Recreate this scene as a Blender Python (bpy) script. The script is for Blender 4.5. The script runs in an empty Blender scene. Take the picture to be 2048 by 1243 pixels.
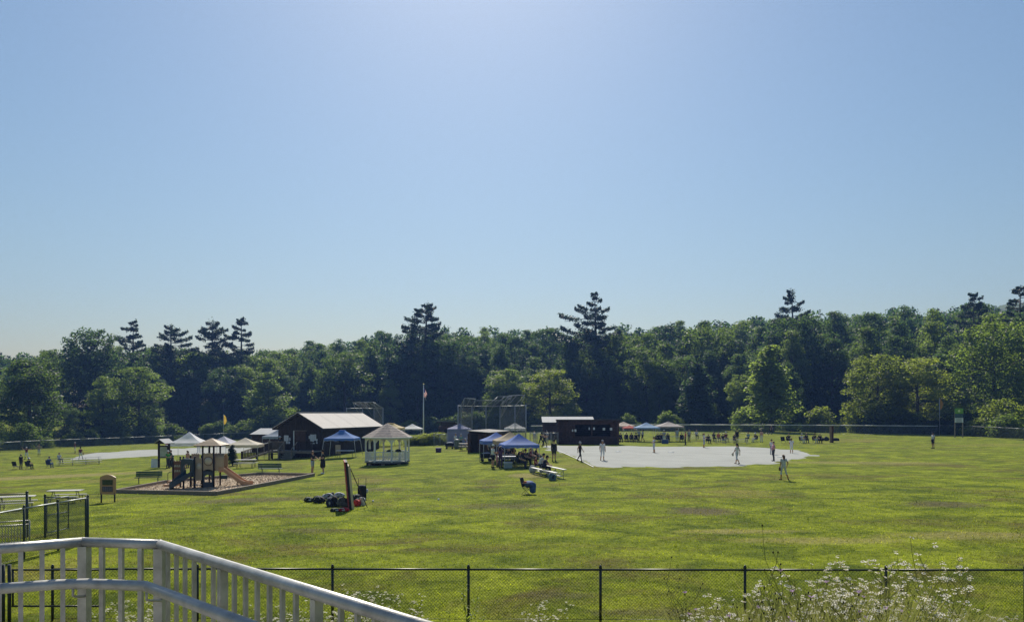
import bpy, bmesh, math, random
import numpy as np
from mathutils import Vector, Matrix

random.seed(11)
RNG = np.random.default_rng(11)
scene = bpy.context.scene
COL = scene.collection
rad = math.radians

# ------------------------------------------------------------------ camera, sky, sun, exposure
F = 1550.0            # focal length in photograph pixels (2048 wide)
CX, HY = 1024.0, 825.0  # principal column and horizon row
CZ = 6.0              # eye height above the datum

cam_data = bpy.data.cameras.new('camera')
cam = bpy.data.objects.new('camera', cam_data)
COL.objects.link(cam)
cam.location = (0, 0, CZ)
cam.rotation_euler = (rad(90), 0, 0)
cam_data.sensor_width = 36.0
cam_data.lens = 36.0 * F / 2048.0
cam_data.shift_y = (HY - 1243 / 2.0) / 2048.0
cam_data.clip_start = 0.1
cam_data.clip_end = 6000
scene.camera = cam

SUN_AZ = math.atan((940 - CX) / F)     # to the right of +Y
SUN_EL = rad(43)
world = bpy.data.worlds.new('World')
scene.world = world
world.use_nodes = True
wn, wl = world.node_tree.nodes, world.node_tree.links
bg = wn['Background']
sky = wn.new('ShaderNodeTexSky')
sky.sky_type = 'NISHITA'
sky.sun_disc = False
sky.sun_elevation = SUN_EL
sky.sun_rotation = SUN_AZ
sky.altitude = 200
sky.air_density = 1.8
sky.dust_density = 0.95
sky.ozone_density = 6.5
wl.new(sky.outputs[0], bg.inputs[0])
bg.inputs[1].default_value = 0.060

sun_data = bpy.data.lights.new('sun', 'SUN')
sun_data.energy = 5.0
sun_data.angle = rad(0.53)
sun_data.color = (1.0, 0.93, 0.80)
sun = bpy.data.objects.new('sun', sun_data)
COL.objects.link(sun)
sdir = Vector((math.sin(SUN_AZ) * math.cos(SUN_EL), math.cos(SUN_AZ) * math.cos(SUN_EL), math.sin(SUN_EL)))
sun.rotation_euler = sdir.to_track_quat('Z', 'Y').to_euler()
sun.location = (0, 30, 40)

vs = scene.view_settings
vs.view_transform = 'Standard'
vs.look = 'None'
vs.exposure = 0.38
vs.gamma = 1.0
vs.use_curve_mapping = False
cy = scene.cycles
cy.max_bounces = 6
cy.diffuse_bounces = 3
cy.glossy_bounces = 2
cy.transmission_bounces = 4
cy.volume_bounces = 0
cy.transparent_max_bounces = 8
cy.use_denoising = True
cy.denoising_prefilter = 'FAST'
cy.caustics_reflective = False
cy.caustics_refractive = False
try:
    cy.volume_step_rate = 4.0
    cy.volume_max_steps = 64
except Exception:
    pass

# ------------------------------------------------------------------ helpers
def tag(o, label=None, cat=None, group=None, kind=None):
    if label: o['label'] = label
    if cat: o['category'] = cat
    if group: o['group'] = group
    if kind: o['kind'] = kind
    return o

def empty(name, loc=(0, 0, 0), rz=0.0, label=None, cat=None, group=None):
    o = bpy.data.objects.new(name, None)
    o.empty_display_size = 0.2
    o.location = loc
    o.rotation_euler = (0, 0, rz)
    COL.objects.link(o)
    return tag(o, label, cat, group)

def link(name, me, mat=None, parent=None, loc=None, rz=0.0):
    o = bpy.data.objects.new(name, me)
    COL.objects.link(o)
    if mat is not None and not me.materials:
        me.materials.append(mat)
    if parent is not None:
        o.parent = parent
    if loc is not None:
        o.location = loc
    if rz:
        o.rotation_euler = (0, 0, rz)
    return o

def np_mesh(name, verts, faces, smooth=False):
    """verts (n,3) array, faces (m,k) array with one k."""
    verts = np.asarray(verts, dtype=np.float32)
    faces = np.asarray(faces, dtype=np.int32)
    me = bpy.data.meshes.new(name)
    me.vertices.add(len(verts))
    me.vertices.foreach_set('co', verts.ravel())
    m, k = faces.shape
    me.loops.add(m * k)
    me.loops.foreach_set('vertex_index', faces.ravel())
    me.polygons.add(m)
    me.polygons.foreach_set('loop_start', np.arange(0, m * k, k, dtype=np.int32))
    me.update(calc_edges=True)
    if smooth:
        me.polygons.foreach_set('use_smooth', np.ones(m, dtype=bool))
    return me

class MB:
    """collects simple solids, then links them as one mesh object"""
    def __init__(s):
        s.v, s.f, s.sm = [], [], []
    def add(s, vs_, fs, smooth=False):
        n = len(s.v)
        s.v += [tuple(p) for p in vs_]
        s.f += [tuple(i + n for i in f) for f in fs]
        s.sm += [smooth] * len(fs)
        return s
    def box(s, c, d, rz=0.0, ch=0.0):
        cx, cy_, cz = c
        hx, hy, hz = d[0] / 2, d[1] / 2, d[2] / 2
        co, si = math.cos(rz), math.sin(rz)
        pts = []
        for z in (-hz, hz):
            for x, y in ((-hx, -hy), (hx, -hy), (hx, hy), (-hx, hy)):
                pts.append((cx + x * co - y * si, cy_ + x * si + y * co, cz + z))
        return s.add(pts, [(3, 2, 1, 0), (4, 5, 6, 7), (0, 1, 5, 4), (1, 2, 6, 5), (2, 3, 7, 6), (3, 0, 4, 7)])
    def beam(s, a, b, w, h=None, up=(0, 0, 1)):
        """rectangular bar from a to b, w across, h along 'up'"""
        a, b = Vector(a), Vector(b)
        h = w if h is None else h
        d = (b - a).normalized()
        u = Vector(up)
        if abs(d.dot(u)) > 0.98:
            u = Vector((0, 1, 0))
        sx = d.cross(u).normalized()
        uz = sx.cross(d).normalized()
        pts = []
        for p in (a, b):
            for i, j in ((-1, -1), (1, -1), (1, 1), (-1, 1)):
                pts.append(p + sx * (i * w / 2) + uz * (j * h / 2))
        return s.add(pts, [(0, 1, 2, 3), (7, 6, 5, 4), (4, 5, 1, 0), (5, 6, 2, 1), (6, 7, 3, 2), (7, 4, 0, 3)])
    def tube(s, pts, r, n=8, cap=True, smooth=True):
        pts = [Vector(p) for p in pts]
        rs = r if isinstance(r, (list, tuple)) else [r] * len(pts)
        rings = []
        prev = None
        for i, p in enumerate(pts):
            d = (pts[min(i + 1, len(pts) - 1)] - pts[max(i - 1, 0)]).normalized()
            if prev is None:
                u = Vector((0, 0, 1)) if abs(d.z) < 0.9 else Vector((1, 0, 0))
                sx = d.cross(u).normalized()
            else:
                sx = (prev - d * prev.dot(d))
                sx = sx.normalized() if sx.length > 1e-6 else d.orthogonal().normalized()
            prev = sx
            uz = sx.cross(d)
            rings.append([p + (sx * math.cos(2 * math.pi * k / n) + uz * math.sin(2 * math.pi * k / n)) * rs[i] for k in range(n)])
        n0 = len(s.v)
        fs = []
        for i in range(len(pts) - 1):
            for k in range(n):
                k2 = (k + 1) % n
                fs.append((i * n + k, (i + 1) * n + k, (i + 1) * n + k2, i * n + k2))
        s.add([q for ring in rings for q in ring], fs, smooth)
        if cap:
            s.f += [tuple(n0 + k for k in range(n)), tuple(n0 + (len(pts) - 1) * n + k for k in reversed(range(n)))]
            s.sm += [False, False]
        return s
    def lathe(s, prof, c=(0, 0, 0), n=12, smooth=True):
        pts, fs = [], []
        for r, z in prof:
            for k in range(n):
                a = 2 * math.pi * k / n
                pts.append((c[0] + r * math.cos(a), c[1] + r * math.sin(a), c[2] + z))
        for i in range(len(prof) - 1):
            for k in range(n):
                k2 = (k + 1) % n
                fs.append((i * n + k, i * n + k2, (i + 1) * n + k2, (i + 1) * n + k))
        fs.append(tuple(reversed(range(n))))
        fs.append(tuple((len(prof) - 1) * n + k for k in range(n)))
        return s.add(pts, fs, smooth)
    def ball(s, c, r, n=8, m=6, sq=(1, 1, 1)):
        prof = [(max(math.sin(math.pi * i / m), 0.02) * r, -math.cos(math.pi * i / m) * r) for i in range(m + 1)]
        n0 = len(s.v)
        s.lathe(prof, (0, 0, 0), n)
        for i in range(n0, len(s.v)):
            x, y, z = s.v[i]
            s.v[i] = (c[0] + x * sq[0], c[1] + y * sq[1], c[2] + z * sq[2])
        return s
    def prism(s, poly, thick, axis='z', off=0.0):
        """extrude a 2-D outline; axis names the extrusion direction"""
        n = len(poly)
        def P(a, b, c):
            return {'z': (a, b, c), 'y': (a, c, b), 'x': (c, a, b)}[axis]
        pts = [P(a, b, off) for a, b in poly] + [P(a, b, off + thick) for a, b in poly]
        fs = [tuple(range(n)), tuple(n + i for i in reversed(range(n)))]
        for i in range(n):
            j = (i + 1) % n
            fs.append((i, n + i, n + j, j))
        return s.add(pts, fs)
    def mesh(s, name):
        me = bpy.data.meshes.new(name)
        me.from_pydata(s.v, [], s.f)
        me.polygons.foreach_set('use_smooth', s.sm)
        bm = bmesh.new()
        bm.from_mesh(me)
        bmesh.ops.recalc_face_normals(bm, faces=bm.faces)
        bm.to_mesh(me)
        bm.free()
        me.update()
        return me
    def build(s, name, mat=None, parent=None, loc=None, rz=0.0):
        return link(name, s.mesh(name), mat, parent, loc, rz)

def copy_tree(o, parent=None):
    c = o.copy()
    COL.objects.link(c)
    c.parent = parent
    for ch in list(o.children):
        copy_tree(ch, c)
    return c

ORD = ['first', 'second', 'third', 'fourth', 'fifth', 'sixth', 'seventh', 'eighth', 'ninth', 'tenth', 'eleventh', 'twelfth', 'thirteenth', 'fourteenth', 'fifteenth', 'sixteenth']
LANDMARKS = [(60, 'far left players'), (200, 'left infield'), (366, 'white peaked tent'), (447, 'yellow foul pole'), (600, 'cabin front'), (720, 'cabin back'), (790, 'gazebo'), (860, 'flagpole'),
             (985, 'tall backstop'), (1176, 'large dugout'), (1310, 'light blue tent'), (1430, 'far bleacher'), (1543, 'tall poplar'), (1663, 'brown post'), (1780, 'right fence'), (1879, 'orange foul pole'), (1990, 'right edge fence')]
def ordinal_labels(items, text, unit):
    """items: (column, object); names each by its order from the left at the nearest landmark"""
    by = {}
    for px, o in items:
        k = min(range(len(LANDMARKS)), key=lambda i: abs(LANDMARKS[i][0] - px))
        by.setdefault(k, []).append((px, o))
    for k, L in by.items():
        L.sort(key=lambda t: t[0])
        for i, (px, o) in enumerate(L):
            o['label'] = ('%s, %s from the left behind the %s' % (text, ORD[min(i, 15)], LANDMARKS[k][1])) if len(L) > 1 else '%s, the only one behind the %s' % (text, LANDMARKS[k][1])

# ------------------------------------------------------------------ materials
def lin(c):
    """sRGB 0-255 triple to linear"""
    out = []
    for v in c:
        v /= 255.0
        out.append(v / 12.92 if v <= 0.04045 else ((v + 0.055) / 1.055) ** 2.4)
    return tuple(out)

MATS = {}
def mat(name, col, rough=0.7, var=0.12, scale=6.0, metal=0.0, bump=0.0, bscale=None, transl=0.0, spec=0.3, col2=None, stretch=None):
    """procedural principled material: two tones mixed by noise, with optional fine relief"""
    if name in MATS:
        return MATS[name]
    m = bpy.data.materials.new(name)
    m.use_nodes = True
    nt = m.node_tree
    n, l = nt.nodes, nt.links
    p = n['Principled BSDF']
    tc = n.new('ShaderNodeTexCoord')
    src = tc.outputs['Object']
    if stretch:
        mp = n.new('ShaderNodeMapping')
        mp.inputs['Scale'].default_value = stretch
        l.new(src, mp.inputs[0])
        src = mp.outputs[0]
    ns = n.new('ShaderNodeTexNoise')
    ns.inputs['Scale'].default_value = scale
    ns.inputs['Detail'].default_value = 6
    ns.inputs['Roughness'].default_value = 0.65
    l.new(src, ns.inputs['Vector'])
    rp = n.new('ShaderNodeValToRGB')
    a = col2 if col2 else tuple(c * (1 - var * 1.6) for c in col)
    b = col if col2 else tuple(min(1, c * (1 + var)) for c in col)
    rp.color_ramp.elements[0].position = 0.3
    rp.color_ramp.elements[1].position = 0.7
    rp.color_ramp.elements[0].color = (*a[:3], 1)
    rp.color_ramp.elements[1].color = (*b[:3], 1)
    l.new(ns.outputs['Fac'], rp.inputs['Fac'])
    l.new(rp.outputs[0], p.inputs['Base Color'])
    p.inputs['Roughness'].default_value = rough
    p.inputs['Metallic'].default_value = metal
    p.inputs['Specular IOR Level'].default_value = spec
    if bump:
        nb = n.new('ShaderNodeTexNoise')
        nb.inputs['Scale'].default_value = bscale or scale * 6
        nb.inputs['Detail'].default_value = 4
        l.new(src, nb.inputs['Vector'])
        bp = n.new('ShaderNodeBump')
        bp.inputs['Strength'].default_value = bump
        bp.inputs['Distance'].default_value = 0.02
        l.new(nb.outputs['Fac'], bp.inputs['Height'])
        l.new(bp.outputs[0], p.inputs['Normal'])
    if transl:
        tr = n.new('ShaderNodeBsdfTranslucent')
        l.new(rp.outputs[0], tr.inputs['Color'])
        mx = n.new('ShaderNodeMixShader')
        mx.inputs[0].default_value = transl
        l.new(p.outputs[0], mx.inputs[1])
        l.new(tr.outputs[0], mx.inputs[2])
        l.new(mx.outputs[0], n['Material Output'].inputs[0])
    MATS[name] = m
    return m

def leaf_mat(name, dark, light, transl=0.45, tcol=None, objvar=0.5, spec=0.10):
    """leaves: hue from leaf to leaf (random per island) and from tree to tree (object random)"""
    if name in MATS:
        return MATS[name]
    m = bpy.data.materials.new(name)
    m.use_nodes = True
    nt = m.node_tree
    n, l = nt.nodes, nt.links
    p = n['Principled BSDF']
    geo = n.new('ShaderNodeNewGeometry')
    oi = n.new('ShaderNodeObjectInfo')
    mth = n.new('ShaderNodeMix'); mth.data_type = 'FLOAT'
    mth.inputs[0].default_value = objvar
    l.new(geo.outputs['Random Per Island'], mth.inputs[2])
    l.new(oi.outputs['Random'], mth.inputs[3])
    rp = n.new('ShaderNodeValToRGB')
    rp.color_ramp.elements[0].position = 0.1
    rp.color_ramp.elements[1].position = 0.9
    rp.color_ramp.elements[0].color = (*dark, 1)
    rp.color_ramp.elements[1].color = (*light, 1)
    l.new(mth.outputs[0], rp.inputs[0])
    l.new(rp.outputs[0], p.inputs['Base Color'])
    p.inputs['Roughness'].default_value = 0.5
    p.inputs['Specular IOR Level'].default_value = spec
    tr = n.new('ShaderNodeBsdfTranslucent')
    if tcol:
        mc = n.new('ShaderNodeMix'); mc.data_type = 'RGBA'; mc.blend_type = 'MULTIPLY'
        mc.inputs[0].default_value = 1.0
        l.new(rp.outputs[0], mc.inputs[6])
        mc.inputs[7].default_value = (*tcol, 1)
        l.new(mc.outputs[2], tr.inputs['Color'])
    else:
        l.new(rp.outputs[0], tr.inputs['Color'])
    mx = n.new('ShaderNodeMixShader')
    mx.inputs[0].default_value = transl
    l.new(p.outputs[0], mx.inputs[1])
    l.new(tr.outputs[0], mx.inputs[2])
    l.new(mx.outputs[0], n['Material Output'].inputs[0])
    MATS[name] = m
    return m

# ------------------------------------------------------------------ terrain: heights measured at known spots of the park
CONTROL = [  # photograph column, row, distance
    (1567, 959, 50), (1546, 921, 70), (1205, 920.5, 64.5), (1308, 905, 79), (1090, 893, 88), (1583, 906, 84),
    (1523, 884, 110), (1866, 896.5, 86), (1400, 866, 140), (1870, 869, 140), (2040, 877, 118), (1108, 922, 63),
    (640, 947, 58), (775, 935, 69), (600, 915, 83), (430, 990, 45), (217, 1005, 46), (35, 1017, 46),
    (160, 919, 105), (40, 937, 89), (0, 903, 125), (250, 890, 165), (500, 878, 182), (1000, 868, 155),
    (0, 1247, 17.6), (1000, 1247, 17.6), (2000, 1247, 17.6), (150, 1072, 28), (48, 1113, 25),
    (325, 935, 74), (297, 966, 59), (1700, 1000, 40), (1050, 1000, 42), (1054, 988, 45), (980, 900, 78),
    (200, 929, 96), (-400, 930, 100), (2500, 890, 100), (2300, 1000, 40), (760, 895, 100),
]
_cx = np.array([(c[0] - CX) / F * c[2] for c in CONTROL])
_cy = np.array([float(c[2]) for c in CONTROL])
_cz = np.array([CZ - (c[1] - HY) / F * c[2] for c in CONTROL])
def _tps_u(r2):
    return np.where(r2 > 1e-9, 0.5 * r2 * np.log(np.maximum(r2, 1e-9)), 0.0)
_n = len(CONTROL)
_K = _tps_u(((_cx[:, None] - _cx[None]) / 50) ** 2 + ((_cy[:, None] - _cy[None]) / 50) ** 2) + np.eye(_n) * 0.15
_P = np.stack([np.ones(_n), _cx / 50, _cy / 50], 1)
_A = np.block([[_K, _P], [_P.T, np.zeros((3, 3))]])
_w = np.linalg.solve(_A, np.concatenate([_cz, np.zeros(3)]))

TREELINE = [(-900, 95), (-400, 112), (0, 142), (250, 182), (500, 198), (900, 190), (1200, 178), (1450, 166), (1700, 160), (1880, 150), (2050, 124), (2400, 96), (3200, 70)]
def treeline(px):
    return np.interp(px, [t[0] for t in TREELINE], [t[1] for t in TREELINE])
def smooth01(t):
    t = np.clip(t, 0, 1)
    return t * t * (3 - 2 * t)
def terrain(x, y):
    x = np.asarray(x, dtype=float); y = np.asarray(y, dtype=float)
    yc = np.clip(y, 17.0, 175.0)
    xc = np.clip(x, -95, 95)
    r2 = ((xc[..., None] - _cx) / 50) ** 2 + ((yc[..., None] - _cy) / 50) ** 2
    z = _tps_u(r2) @ _w[:_n] + _w[_n] + _w[_n + 1] * xc / 50 + _w[_n + 2] * yc / 50
    # grassy bank up to the walkway the photographer stands on
    t = smooth01((17.0 - y) / 14.0)
    z = z * (1 - t) + (CZ - 1.95) * t
    # wooded hill behind the fields
    px = CX + x / np.maximum(y, 20) * F
    off = y - treeline(px) - 18
    slope = np.interp(px, [0, 500, 900, 1700, 2000], [0.15, 0.17, 0.24, 0.24, 0.2])
    h = np.where(off > 0, slope * off * smooth01(off / 25), 0)
    return z + np.minimum(h, np.interp(px, [0, 500, 800, 1300, 1900], [8, 9, 15, 18, 20]))
def Z(x, y):
    return float(terrain(np.array([x]), np.array([y]))[0])
def G(px, py, lo=15.0, hi=230.0):
    """the spot on the ground seen at that place of the photograph"""
    ds = np.concatenate([np.arange(lo, 60, 0.05), np.arange(60, hi, 0.1)])
    xs = (px - CX) / F * ds
    zs = terrain(xs, ds)
    ray = CZ - (py - HY) / F * ds
    k = np.argmax(ray <= zs)
    d = ds[k] if (ray <= zs).any() else hi
    return Vector((float((px - CX) / F * d), float(d), Z((px - CX) / F * d, d)))
def GD(px, d):
    """the spot on the ground at that column and distance"""
    x = (px - CX) / F * d
    return Vector((x, d, Z(x, d)))
def PXM(d):
    return F / d
def W(px, py, d):
    return Vector(((px - CX) / F * d, d, CZ - (py - HY) / F * d))
# ------------------------------------------------------------------ the setting: ground sheet
def lawn_material(name, blade=False):
    m = bpy.data.materials.new(name)
    m.use_nodes = True
    nt = m.node_tree; n, l = nt.nodes, nt.links
    p = n['Principled BSDF']
    tc = n.new('ShaderNodeTexCoord')
    def noise(scale, detail, rough, stretch=(1, 1, 1), dist=0.0):
        mp = n.new('ShaderNodeMapping'); mp.inputs['Scale'].default_value = stretch
        l.new(tc.outputs['Object'], mp.inputs[0])
        t = n.new('ShaderNodeTexNoise')
        t.inputs['Scale'].default_value = scale; t.inputs['Detail'].default_value = detail
        t.inputs['Roughness'].default_value = rough; t.inputs['Distortion'].default_value = dist
        l.new(mp.outputs[0], t.inputs['Vector'])
        return t.outputs['Fac']
    def ramp(src, a, b, ca=(0, 0, 0, 1), cb=(1, 1, 1, 1)):
        r = n.new('ShaderNodeValToRGB')
        r.color_ramp.elements[0].position = a; r.color_ramp.elements[1].position = b
        r.color_ramp.elements[0].color = ca; r.color_ramp.elements[1].color = cb
        l.new(src, r.inputs[0])
        return r.outputs[0]
    def mix(fac, a, b, mode='MIX'):
        q = n.new('ShaderNodeMix'); q.data_type = 'RGBA'; q.blend_type = mode
        if isinstance(fac, float): q.inputs[0].default_value = fac
        else: l.new(fac, q.inputs[0])
        for k, s in ((6, a), (7, b)):
            if isinstance(s, tuple): q.inputs[k].default_value = (*s[:3], 1)
            else: l.new(s, q.inputs[k])
        return q.outputs[2]
    green = mix(ramp(noise(0.55, 5, 0.65, (0.8, 1, 1), 0.6), 0.36, 0.64), LAWN[0], LAWN[1])
    col = mix(ramp(noise(0.22, 6, 0.7, (0.7, 1.1, 1), 0.8), 0.52, 0.66), green, LAWN[2])          # dry, brownish turf
    col = mix(ramp(noise(0.10, 4, 0.6, (0.5, 1.3, 1), 0.5), 0.58, 0.72), col, LAWN[3])            # worn, straw coloured
    wob = noise(0.9, 5, 0.7)
    for cx_, cy_, rx_, ry_, amt, tone in PATCHES:      # worn spots of the turf
        mp = n.new('ShaderNodeMapping'); mp.vector_type = 'POINT'
        mp.inputs['Location'].default_value = (-cx_ / rx_, -cy_ / ry_, 0); mp.inputs['Scale'].default_value = (1 / rx_, 1 / ry_, 0)
        l.new(tc.outputs['Object'], mp.inputs[0])
        ln = n.new('ShaderNodeVectorMath'); ln.operation = 'LENGTH'; l.new(mp.outputs[0], ln.inputs[0])
        ad = n.new('ShaderNodeMath'); ad.operation = 'MULTIPLY_ADD'; ad.inputs[1].default_value = 1.6; l.new(wob, ad.inputs[0]); l.new(ln.outputs['Value'], ad.inputs[2])
        msk = ramp(ad.outputs[0], 0.9, 0.995) if False else ramp(ad.outputs[0], 0.0, 1.0)
        r_ = msk.node.color_ramp
        r_.elements[0].color = (amt, amt, amt, 1); r_.elements[1].color = (0, 0, 0, 1)
        mr = n.new('ShaderNodeMapRange'); mr.inputs['From Min'].default_value = 1.35; mr.inputs['From Max'].default_value = 2.0
        l.new(ad.outputs[0], mr.inputs['Value']); l.new(mr.outputs[0], msk.node.inputs[0])
        col = mix(msk, col, tone)
    col = mix(ramp(noise(5.0, 7, 0.75), 0.38, 0.60), mix(1.0, col, (0.55, 0.58, 0.5), 'MULTIPLY'), col)
    col = mix(ramp(noise(45.0, 3, 0.7), 0.35, 0.6), mix(1.0, col, (0.62, 0.64, 0.55), 'MULTIPLY'), col)
    l.new(col, p.inputs['Base Color'])
    p.inputs['Roughness'].default_value = 0.9
    p.inputs['Specular IOR Level'].default_value = 0.02
    if blade:
        geo = n.new('ShaderNodeNewGeometry')
        v = ramp(geo.outputs['Random Per Island'], 0.0, 1.0, (0.7, 0.78, 0.6, 1), (1.9, 1.8, 1.6, 1))
        col = mix(1.0, col, v, 'MULTIPLY')
        l.new(col, p.inputs['Base Color'])
        tr = n.new('ShaderNodeBsdfTranslucent')
        l.new(mix(1.0, col, (1.3, 1.35, 0.7), 'MULTIPLY'), tr.inputs['Color'])
        mx = n.new('ShaderNodeMixShader'); mx.inputs[0].default_value = 0.6
        l.new(p.outputs[0], mx.inputs[1]); l.new(tr.outputs[0], mx.inputs[2])
        l.new(mx.outputs[0], n['Material Output'].inputs[0])
        return m
    bp = n.new('ShaderNodeBump'); bp.inputs['Strength'].default_value = 0.9; bp.inputs['Distance'].default_value = 0.06
    l.new(noise(9.0, 8, 0.75), bp.inputs['Height'])
    l.new(bp.outputs[0], p.inputs['Normal'])
    return m
def make_ground():
    ys = np.concatenate([np.arange(-30, 12, 1.5), np.arange(12, 60, 0.8), np.arange(60, 150, 1.6), np.arange(150, 330, 4), np.arange(330, 720, 12)])
    us = np.linspace(-1, 1, 181)
    us = np.sign(us) * np.abs(us) ** 1.15
    Y, U = np.meshgrid(ys, us, indexing='ij')
    X = U * (45 + np.abs(Y) * 1.0)
    Zt = terrain(X, Y)
    v = np.stack([X, Y, Zt], -1).reshape(-1, 3)
    nr, nc = Y.shape
    i = np.arange(nr - 1)[:, None] * nc + np.arange(nc - 1)[None]
    f = np.stack([i, i + 1, i + nc + 1, i + nc], -1).reshape(-1, 4)
    me = np_mesh('ground', v, f, True)
    m = lawn_material('lawn')
    o = link('ground', me, m)
    tag(o, 'mown lawn of the park, green with dry brown patches', 'ground', kind='structure')
    return o
DIRT, STRAW = (0.155, 0.135, 0.082), (0.33, 0.29, 0.12)
PATCHES = []
for _px, _py, _rx, _ry, _a, _t in ((1400, 1021, 1.7, 1.5, 0.95, DIRT), (1885, 1008, 2.2, 1.3, 0.8, DIRT), (1000, 1012, 2.6, 1.2, 0.6, DIRT), (480, 1000, 3.6, 1.4, 0.75, DIRT), (560, 1032, 2.4, 0.7, 0.7, DIRT), (760, 978, 2.0, 1.2, 0.6, DIRT),
        (90, 953, 13.0, 2.6, 0.9, STRAW), (1470, 1062, 2.4, 0.6, 0.8, STRAW), (1640, 1080, 3.0, 0.8, 0.7, STRAW), (1950, 1070, 4.0, 0.9, 0.7, STRAW), (1052, 950, 1.2, 1.6, 0.9, STRAW), (1720, 925, 9.0, 2.0, 0.6, STRAW), (1330, 1225, 1.6, 0.5, 0.7, DIRT), (1120, 1190, 1.2, 0.4, 0.6, DIRT), (620, 1060, 1.5, 0.6, 0.6, DIRT)):
    _g = G(_px, _py)
    PATCHES.append((_g.x, _g.y, _rx, _ry, _a, _t))
LAWN = [(0.102, 0.138, 0.024), (0.305, 0.345, 0.038), (0.160, 0.145, 0.050), (0.29, 0.25, 0.085)]
make_ground()

def make_blades():
    rng = np.random.default_rng(4)
    n = 230000
    lo, hi = 10.0, 62.0
    y = lo * (hi / lo) ** rng.random(n)
    x = rng.uniform(-0.72, 0.72, n) * y
    keep = rng.random(n) < np.where(y < 17, 0.7, 1.0) * np.clip((56 - y) / 38, 0, 1)
    x, y = x[keep], y[keep]; n = len(x)
    z = terrain(x, y)
    tall = np.where(y < 16.8, 1.0 + rng.random(n) * 1.2, 1.0)
    h = rng.uniform(0.025, 0.07, n) * (y / 18) ** 0.4 * tall
    w = rng.uniform(0.005, 0.011, n) * (y / 14) ** 0.8
    a = rng.uniform(0, 6.283, n)
    ln = rng.uniform(0.1, 0.9, n) * h
    la = rng.uniform(0, 6.283, n)
    dx, dy = np.cos(a) * w, np.sin(a) * w
    v = np.stack([np.stack([x - dx, y - dy, z - 0.01], 1), np.stack([x + dx, y + dy, z - 0.01], 1),
                  np.stack([x + np.cos(la) * ln, y + np.sin(la) * ln, z + h], 1)], 1).reshape(-1, 3)
    me = np_mesh('grass', v, np.arange(n * 3).reshape(n, 3))
    o = link('grass', me, lawn_material('grass_blades', True))
    tag(o, 'short mown grass of the lawn in front', 'grass', kind='stuff')
make_blades()

def sheet(name, pts, mt, lift=0.03, cell=1.0):
    """a thin sheet laid on the ground inside an outline given on the ground"""
    n = len(pts)
    bm = bmesh.new()
    vs_ = [bm.verts.new((p[0], p[1], 0)) for p in pts]
    bm.faces.new(vs_)
    bmesh.ops.triangulate(bm, faces=bm.faces[:])
    for _ in range(6):
        es = [e for e in bm.edges if e.calc_length() > cell * 3]
        if not es: break
        bmesh.ops.subdivide_edges(bm, edges=es, cuts=1)
        bmesh.ops.triangulate(bm, faces=[f for f in bm.faces if len(f.verts) > 3])
    bm.verts.ensure_lookup_table()
    co = np.array([v.co[:] for v in bm.verts])
    zz = terrain(co[:, 0], co[:, 1])
    for v, z in zip(bm.verts, zz):
        v.co.z = z + (lift - 0.05 if v.is_boundary else lift)
    bmesh.ops.recalc_face_normals(bm, faces=bm.faces)
    for f in bm.faces:
        if f.normal.z < 0: f.normal_flip()
        f.smooth = True
    me = bpy.data.meshes.new(name)
    bm.to_mesh(me); bm.free()
    return link(name, me, mt)

def rough_outline(pix, step=1.2, amp=0.25, smooth=True):
    pts = [G(*p) for p in pix]
    out = []
    n = len(pts)
    for i in range(n):
        p0, p1, p2, p3 = pts[i - 1], pts[i], pts[(i + 1) % n], pts[(i + 2) % n]
        k = max(1, int((p2 - p1).length / step))
        for j in range(k):
            t = j / k
            q = 0.5 * ((2 * p1) + (p2 - p0) * t + (2 * p0 - 5 * p1 + 4 * p2 - p3) * t * t + (3 * p1 - p0 - 3 * p2 + p3) * t ** 3) if smooth else p1.lerp(p2, t)
            out.append((q.x + random.uniform(-amp, amp), q.y + random.uniform(-amp, amp)))
    return out

M_DUST = mat('stone_dust', (0.34, 0.35, 0.33), 0.95, 0.08, 0.35, bump=0.6, bscale=9, col2=(0.275, 0.285, 0.265), spec=0.1)
o = sheet('softball_infield', rough_outline([(1080, 890), (1180, 891), (1290, 891.5), (1380, 892), (1480, 892), (1560, 896.5), (1615, 901.5), (1642, 910), (1618, 917.5), (1550, 927.5), (1470, 932.5), (1380, 934.5), (1270, 935), (1192, 934.5), (1150, 921), (1112, 907), (1088, 898)]), M_DUST)
tag(o, 'pale grey stone dust infield of the softball diamond', 'infield', kind='structure')
o = sheet('baseball_infield', rough_outline([(132, 917), (165, 908), (230, 902.5), (300, 898.5), (420, 894), (520, 891), (575, 893), (540, 902), (470, 906), (330, 911), (215, 917), (160, 919)]), M_DUST)
tag(o, 'pale grey dirt infield of the baseball diamond behind the white tents', 'infield', kind='structure')

# far wooded ridge
def make_ridge():
    xs = np.linspace(90, 700, 160)
    prof = np.interp(xs, [90, 265, 285, 310, 350, 420, 520, 700], [10, 30, 62, 74, 80, 88, 100, 110])
    prof = prof + RNG.normal(0, 1.2, len(xs))
    depth = np.array([0, 40, 90, 160, 240])
    hs = np.array([0.0, 0.45, 0.8, 1.0, 0.7])
    v, f = [], []
    for j, (d, h) in enumerate(zip(depth, hs)):
        for i, x in enumerate(xs):
            v.append((x, 430 + d + RNG.normal(0, 3), 4 + prof[i] * h + (RNG.normal(0, 1.5) if j else 0)))
    n = len(xs)
    for j in range(len(depth) - 1):
        for i in range(n - 1):
            f.append((j * n + i, j * n + i + 1, (j + 1) * n + i + 1, (j + 1) * n + i))
    me = np_mesh('hill', v, f)
    o = link('hill', me, mat('ridge_woods', (0.05, 0.085, 0.03), 0.9, 0.5, 0.06, bump=1.0, bscale=0.3))
    tag(o, 'distant wooded ridge showing above the trees at right', 'hill', kind='structure')
make_ridge()

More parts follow.
